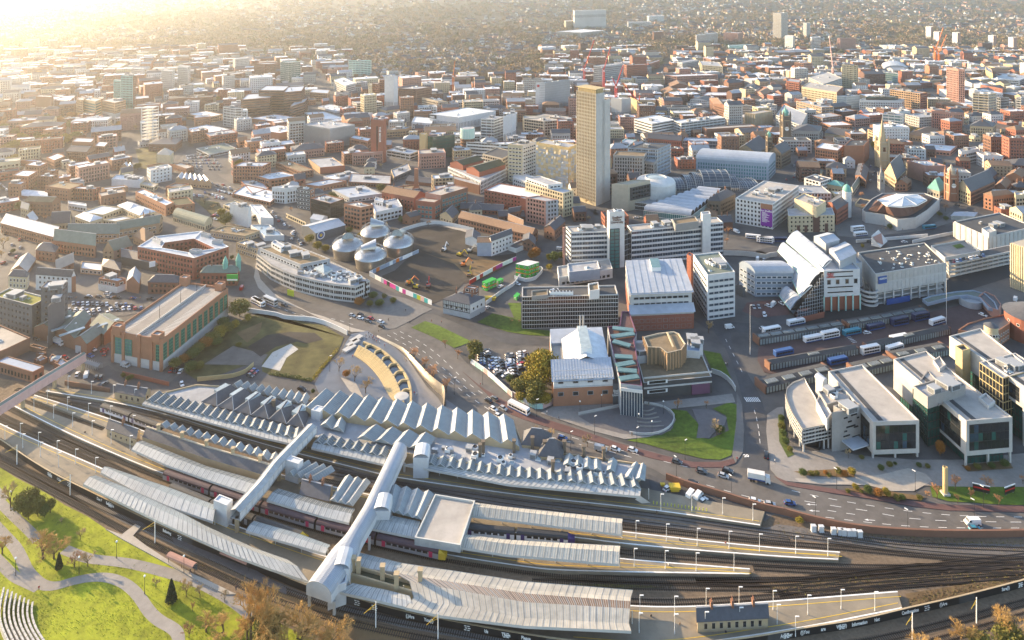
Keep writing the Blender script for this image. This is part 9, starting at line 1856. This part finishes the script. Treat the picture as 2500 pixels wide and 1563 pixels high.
def hedge(pts,h,w,lbl,m='leaf_olive'):
 pl=PL(pts);n=int(plen(pl)*26);r=np.random.default_rng(n);s=np.array([tuple(pat(pl,plen(pl)*t)[0]) for t in r.random(n)]);s[:,0]+=(r.random(n)-.5)*w;s[:,1]+=(r.random(n)-.5)*w;s[:,2]=r.random(n)**.7*h*(.8+.2*np.sin(s[:,0]));V,Q=quads(s,.2,r);o=newo('hedge',np_mesh('hedge',V,Q,[m]));tag(o,lbl,'hedge')
hedge(t32((150,585),(350,615),(535,655)),1.8,1.6,'dark clipped hedge along the front of the waste ground','leaf_green');hedge(t32((540,650),(640,520),(740,400),(770,370)),2.2,1.6,'yellow-green hedge along the right side of the waste ground','leaf_gold')
def tufts():
 r=np.random.default_rng(3);pts=[];w=[(p_,w_) for p_,w_ in PATHS];pl=[(smt(PL(p_),2),w_/2+.3) for p_,w_ in w];E=PL(t41((0,20),(400,240),(930,560),(1400,815),(1900,1075),(2150,1225),(2700,1520)))
 for x,y in zip(r.uniform(-60,760,26000),r.uniform(1150,1570,26000)):
  p=P(x,y);i=min(rn(len(E)-1),key=lambda k:0 if E[k].x<=p.x<E[k+1].x else 1)
  if p.y>E[i].y+(E[i+1].y-E[i].y)*(p.x-E[i].x)/(E[i+1].x-E[i].x)-.6 or any((q.xy-p.xy).length<h for l,h in pl for q in l[::2]):continue
  if noise.noise(V3((p.x/9,p.y/9,0)))>r.uniform(-.6,.5):pts.append((p.x,p.y,.14))
 c=np.array(pts);V,Q=quads(c,.1,r);V[:,2]=np.abs(V[:,2]-.05)+.05;o=newo('grass_tufts',np_mesh('grass_tufts',V,Q,['grass_lit','grass','leaf_olive'],r.integers(0,5,len(Q))%3*(r.random(len(Q))<.6)));tag(o,'tufts of longer grass on the sunlit park slope','grass',None,stfk)
tufts()
def trackside():
 r=np.random.default_rng(6);c=[]
 for a,b_,n in((S(1880,1440,2520,1395),22,1500),(S(1300,1428,1640,1434),5,400),(S(1900,1300,2520,1338),20,900),(S(2220,1470,2520,1408),22,900),(S(300,1300,700,1470),8,400),(S(640,870,740,850),60,300)):
  for u,v in zip(r.random(n),r.normal(size=n)):c.append(P(a[0][0]+(a[1][0]-a[0][0])*u,a[0][1]+(a[1][1]-a[0][1])*u+v*b_*.4,.12)[:])
 V,Q=quads(np.array(c),.2,r);V[:,2]=np.abs(V[:,2]);o=newo('trackside_weeds',np_mesh('trackside_weeds',V,Q,[ebn,'leaf_olive','bark'],r.integers(0,3,len(Q))));tag(o,'dry brown weeds growing between the tracks','weeds',None,stfk)
trackside()
def town_trees():
 rg=rndm(31);n=0
 while n<110:
  x,y=rg.uniform(0,2500),rg.uniform(180,560);p=P(x,y);i,j=int((p.y-GY0)/CS),int((p.x-GX0)/CS)
  if 0<=i<560 and 0<=j<900 and not GRID[i,j]:tree(p,rg.uniform(5,9),rg.choice(['slim2','slim4','slim1','olive','gold','slim3']),1.1);n+=1
town_trees()
for p_,c_ in((t22((470,880),(370,760),(290,660),(230,560),(160,470),(60,420),(-60,360),(-300,250)),16),(t21((600,1302),(1000,1292),(1400,1312),(1700,1302)),7),(t24((250,240),(300,130),(380,10)),9),(t24((900,330),(1000,200),(1040,80)),8),(t21((1960,250),(2200,330),(2419,420)),8),(t21((0,1005),(70,1000),(130,920),(160,800),(60,700)),8),(t14((1480,820),(1640,900),(1760,980)),8),(t13((1500,440),(1490,540),(1400,680),(1240,760)),9),(t12((420,560),(560,640),(700,860),(840,920)),10)):
 l_=smt(PL(p_,.1),2)
 for i_ in rn(c_):q_,d_=pat(l_,plen(l_)*(i_+.5*random.random())/c_);veh(q_+V3((d_.y,-d_.x,0))*random.choice((2.6,-2.6)),ang(d_),random.choice('wskgbr'))
# ------------------------------------------------------------------ people
def person(p,k,rz,c1,c2,i):
 o=inst('person',PERSON[k],None,p,rz,mats=[mt('cloth_'+c1),mt('cloth_'+c2),'skin']);tag(o,None,'person');dsc(o,'person %s in %s coat'%('walking' if k=='walk' else 'standing',c1),p,'people on foot')
rg_=rndm(4)
for t_,pts_ in(('32','1065 250;1080 235;1095 260;1105 245;1110 275;1125 255;1130 290;1145 270;1160 300;1040 260;1035 235;1390 450;1405 470;910 430;1480 770;1500 780;1575 890;1590 900;1150 200;1240 90;1640 100;1730 110;2090 690;1330 520;1440 110;1205 330;1060 215'),('33','1210 935;1175 965;1190 960;360 950;470 1000;2115 1380;2010 500;2025 505;1300 870;1145 1150'),('31','785 1140;660 885;730 400'),('22','1780 1430;1800 1440;1820 1450;960 1100;1400 1440;2090 1470'),('24','700 690;730 680;1100 690;1300 690;460 1500;700 1450;1610 660'),('41','1660 930;2060 1080;340 1080'),('43','1300 420;700 470;1500 660;1900 690;1400 880;1250 1330;1500 1400;1900 1470'),('42','1620 690;1700 720;1750 715;1850 740;1300 540'),('34','120 1400;1420 260;450 640')):
 for e_ in pts_.split(';'):x_,y_=map(float,e_.split());person(P(*TL[t_]((x_,y_))[0],.18),rg_.choice(['walk','walk','stand']),rg_.uniform(0,6.2),rg_.choice(['navy','black','red','white','tan','black']),rg_.choice(['black','navy','tan']),0)
# ------------------------------------------------------------------ diggers, cabins, small things
def digger(t,x,y,m,yaw,lbl):
 p=P(*TL[t]((x,y))[0],.2);r=tng('excavator',p,lbl,'excavator','machines on the building site');ca,sa=cos(yaw),sin(yaw);w=lambda a,b_,z:(p.x+a*ca-b_*sa,p.y+a*sa+b_*ca,p.z+z)
 for s in(-1,1):MB().bxx(w(0,s*1.2,.5),(4,.6,.9),yaw).mk('track','tyre',r)
 MB().bxx(w(-.4,0,1.6),(3.2,2.5,1.2),yaw).mk('house',m,r);MB().bxx(w(.6,.7,2.4),(1.5,1,1.6),yaw).mk('cab','car_glass',r);MB().bxx(w(-1.7,0,1.7),(.8,2.4,1.1),yaw).mk('counterweight',pdk,r)
 MB().bar(w(1,0,1.8),w(4,0,5.2),.5,.6).mk('boom',m,r);MB().bar(w(4,0,5.2),w(6.6,0,2.4),.4,.5).mk('arm',m,r);MB().bxx(w(6.6,0,1.8),(1.1,1.3,1.2),yaw).mk('bucket',pdk,r)
digger('22',1900,925,pyl,-.5,'pale yellow digger with raised boom in the middle of the site');digger('22',1930,1020,'paint_orange',.3,'orange digger near the right of the site');digger('22',1990,1110,pyl,1.5,'yellow digger beside the pink hoarding');digger('22',1425,1190,'paint_orange',.2,'orange digger at the front of the site');digger('22',1755,880,pwt,1.2,'pale digger at the back left of the site');digger('22',1495,1225,pyl,2.8,'small yellow digger beside the front orange digger');digger('22',1610,1215,prd,1.6,'red machine alone at the front right of the site');digger('22',1990,890,ccr,.1,'grey digger at the back right of the site')
def cabins(t,A,B,C,yb,nf,lbl,rof=rwh):
 q,z0,z1=quad(t,A,B,C,yb);r=tng('site_cabin',q[0],lbl,'cabin','green site cabins');Q=ccw([xy(v) for v in q]);h=z1/nf
 for i in rn(nf):MB().prm(Q,i*h+.15,(i+1)*h-.1,bottom=1).mk('cabin_unit','paint_green',r)
 for i in rn(4):
  a,b_=Q[i],Q[(i+1)%4];d=b_-a;k=max(1,int(d.length/3));rz=ang(d)
  if fcg(a,b_):
   for f in rn(nf):
    for j in rn(k):p=a+d*((j+.5)/k);inst('window',win_unit(gdk,fwh),r,(p.x,p.y,(f+.55)*h),rz,(1.3,1,1))
   for f in rn(1,nf):p=(a+b_)/2;MB().bxx((p.x,p.y,f*h),(d.length,1.4,.2),rz).mk('walkway','paint_orange',r)
 MB().prm(ins_(Q,-.2),z1,z1+.2).mk('roof',rof,r)
cabins('23',(185,1020),(75,1000),(285,985),1132,3,'three-storey stack of green site cabins with white roof');cabins('22',(2145,1180),(2108,1165),(2235,1140),1252,2,'two-storey green and orange cabins by the pub yard','paint_green');cabins('22',(2260,1160),(2235,1150),(2300,1140),1185,1,'single green cabin behind the pub yard','paint_green');cabins('23',(80,1310),(55,1295),(110,1280),1340,1,'single green cabin by the white hoarding','paint_green')
for t_,x_,y_,n_,m_,d_,l_,c_ in(('22',2180,1330,'skip',pyl,(7,2.6,1.8),'yellow skip container beside the timbered pub','skip'),('43',1455,205,'skip',pyl,(4,2.4,2),'yellow skip by the station car park','skip'),('43',1350,170,'grit_bin',pyl,(1.6,1,1.1),'small yellow grit bin by the station arch','bin')):
 p_=P(*TL[t_]((x_,y_))[0],.1);X_,Y_,Z_=d_;m__=MB();m__.prm([(p_.x-X_/2+.4,p_.y-Y_/2+.2),(p_.x+X_/2-.4,p_.y-Y_/2+.2),(p_.x+X_/2-.4,p_.y+Y_/2-.2),(p_.x-X_/2+.4,p_.y+Y_/2-.2)],.1,Z_*.55,top=0);m__.bxx((p_.x,p_.y,Z_*.75),(X_,Y_,Z_*.4));m__.bxx((p_.x,p_.y,Z_),(X_+.2,Y_+.2,.15));one(m__,n_,m_,l_,c_)
for i_ in rn(16):p_=spot(t43,(1270+i_*31,325+i_*4.2),.95);one(MB().lth(p_,[(.16,0),(.16,1),(.1,1.15),(.01,1.2)],8),'bollard','paint_lime','%s yellow bollard from the left in the platform row'%(ORD[i_] if i_<14 else('fifteenth','sixteenth')[i_-14]),'bollard','yellow bollards')
def seats():
 for k in rn(8):
  pl=smt(PL(t41((205-k*36+80,1190-k*12),(260-k*40+10,1290),(310-k*44,1420),(385-k*48,1530),(450-k*50,1640)),.3),2);r=tng('stone_seat_row',pl[0],'%s curved stone seat row from the right of the park amphitheatre'%ORD[k],'seats','amphitheatre seat rows');n=int(plen(pl)/2.2);q=rsm(pl,n);me=None
  for i in rn(n):MB().bar(q[i]+U(.3+k*.12),q[i]+(q[i+1]-q[i])*.92+U(.3+k*.12),.5,.45+k*.2).mk('seat_block',ccr,r)
seats()
def markings():
 road=[o for o in bpy.data.objects if o.name=='road'][0];me=MB().bxx((0,0,0),(3,.2,.01)).mesh('lane_dash',[pwt]);ORG[road.name]=U_(0)
 def dashes(pts,step=6.5,s=1.0,zz=.135):
  pl=smt(PL(pts),2);n=int(plen(pl)/step)
  for i in rn(n):p,d=pat(pl,step*(i+.5));inst('lane_dash',me,road,(p.x,p.y,zz),ang(d),(s,1,1))
 dashes(t44((290,200),(600,270),(1000,340),(1500,410),(2000,440),(2600,440)));dashes(t44((420,415),(800,465),(1250,515),(1700,537),(2600,537)));dashes(t44((600,375),(850,415),(1000,430)));dashes(t44((380,290),(700,345),(1000,385),(1250,440),(1500,465),(1800,480),(2600,488)),9,1.3)
 dashes(t32((1210,210),(1420,320),(1560,430),(1700,560),(1850,680),(2000,800),(2200,930)));dashes(t32((1330,180),(1550,290),(1720,420),(1860,560),(2000,690),(2200,820),(2400,920)));dashes(t32((1270,190),(1480,310),(1640,430),(1780,560),(1930,690),(2100,820)));dashes(t33((300,1080),(600,1170),(900,1250),(1300,1350),(1600,1430),(1900,1490)));dashes(t33((350,1150),(650,1230),(1000,1310),(1300,1400)));dashes(t43((1400,70),(1700,150),(2000,240),(2359,330)));dashes(t33((2000,240),(2120,480),(2200,640)),7);dashes(t33((2270,900),(2310,1050),(2330,1250)),5);dashes(t22((200,1390),(420,1480))+t32((700,60),(960,140)))
 for i in rn(8):p=spot(t33,(2195+i*17,815),.135);inst('zebra_bar',MB().bxx((0,0,0),(.42,3.4,.01)).mesh('zebra_bar',[pwt]),road,p,.08)
 for x,y in((545,385),(500,435),(520,330),(1030,465),(1110,525)):
  p=spot(t44,(x,y),.14);m=MB();m.fc([(1.2,-.12,0),(1.2,.12,0),(-1.4,.12,0),(-1.4,-.12,0)][::-1]).fc([(-1.2,-.5,0),(-1.2,.5,0),(-2.6,0,0)][::-1]);inst('road_arrow',m.mesh('road_arrow',[pwt]),road,p,-.1)
 for i in rn(9):p=spot(t34,(745+i*14,190+i*12),.28);inst('zebra_bar',MB().bxx((0,0,0),(2.6,.35,.01)).mesh('zebra_bar',[pwt]),road,p,.2)
 text('20',road,spot(t33,(2200,1335),.14),2.2,0,pwt,tilt=0)
markings()
def signs():
 q,z0,z1=quad('12',(1195,1110),(1078,1103),(1222,1100),1505);a,b_=q[3],q[0];d=(b_-a).normalized();p=a+(b_-a)*.72
 o=text('THE MOOR',tw_,(p.x+d.y*.2,p.y-d.x*.2,z1*.66),3.2,ang(d),pwt);o.rotation_euler=(R(90),R(90),ang(d));m=a+(b_-a)*.5;MB().bxx((m.x,m.y-.1,z1*.5),(1.3,.3,z1*.7),ang(d)).mk('window_strip',gdk,tw_)
 q,z0,z1=quad('12',(1890,1084),(1620,1052),(2232,1022),1205);a,b_=q[3],q[0];d=(b_-a).normalized();rz=ang(d);p=a+(b_-a)*.1;MB().bxx((p.x,p.y-.3,z1-3),(13,.4,4.6),rz).mk('sign_panel',pbk,nx_);text('next',nx_,(p.x+d.y*.6,p.y-.7,z1-3),4,rz,pwt)
 for x,y,l in((1985,230,'left'),(2235,240,'right')):
  p=spot(t44,(x,y),.1);r=tng('hoarding_sign',p,'%s slanted dark letting board with red stripe on the lawn'%l,'sign','letting boards');s=-.35 if l=='left' else.35
  MB().bxx((p.x,p.y,2),(5.5,.2,2.6),s).mk('board',pbk,r);MB().bxx((p.x,p.y-.16,2.1),(5.3,.1,.5),s).mk('red_stripe',prd,r);MB().bxx((p.x,p.y,3.4),(5.8,.3,.3),s).mk('board_top',pwt,r)
  for e in(-2,2):MB().bxx((p.x+e*cos(s),p.y+e*sin(s)+.2,.6),(.2,.2,1.3)).mk('post',fgy,r)
 p=spot(t44,(1672,240));r=tng('stone_column',p,'tall round tan column standing on the lawn edge','column');MB().lth(p,[(.9,0),(.9,10.5),(.7,10.6),(.7,10.2),(.01,10.2)],14).mk('shaft',pgd,r);MB().bxx(p+U(.4),(2.6,2.6,.8)).mk('plinth',ccr,r)
 for x,y,l in((1590,830,'near'),(2050,780,'far')):
  a,b_=[P(*v,3) for v in(t41((1470,765),(1700,865)) if l=='near' else t41((1935,735),(2170,835)))];r=tng('tram_shelter',(a.x,a.y,0),'%s tram shelter with curved pinkish roof beside the tram tracks'%l,'shelter');m=MB();s=V3((-(b_-a).y,(b_-a).x,0)).normalized()
  for j in rn(5):t0,t1=pi*j/5,pi*(j+1)/5;f=lambda e,t:e+s*cos(t)*1.1+U(.7*sin(t));m.fc([f(a,t0),f(b_,t0),f(b_,t1),f(a,t1)])
  m.mk('roof',bpk,r);[MB().tube(v-U(2.7),v,.08).mk('post',fdk,r) for v in(a,b_,(a+b_)/2)];MB().bar(a-U(1.3)+s,b_-U(1.3)+s,.06,1.6).mk('glass_screen',gbl,r)
 p=spot(t21,(1420,990),7);MB().bxx((p.x,p.y-2,7),(3.6,.3,3.6),.6).mk('emblem',pwt,lg_);q,_,h=quad('22',(570,715),(440,650),(842,640),795);d=(q[1]-q[0]).normalized();p=q[0]+(q[1]-q[0])*.17
 for rad,m in((3.2,pwt),(2.4,'paint_blue'),(1.2,pyl)):o=MB().lth((0,0,0),[(rad,-.1+(3.2-rad)*.05),(.01,-.1+(3.2-rad)*.05)],20).mk('target_ring',m,None);o.parent=sh_;o.rotation_euler=(R(90),0,ang(d));o.location=V3((p.x+d.y*.3,p.y-d.x*.3,h*.6))-ORG[sh_.name]
 for i,(x,y) in enm(t44((522,560),(590,565),(698,585),(757,590),(788,595),(835,600),(872,600),(927,610))):p=P(x,y,.1);one(MB().bxx((p.x,p.y,1.1),(1.6,1,2)).bxx((p.x,p.y,2.15),(1.8,1.2,.14)).bxx((p.x,p.y,.08),(1.9,1.3,.16)),'equipment_cabinet',pnw,'%s grey trackside cabinet from the left below the brick wall'%ORD[i],'cabinet','trackside cabinets')
signs()
finish_labels()
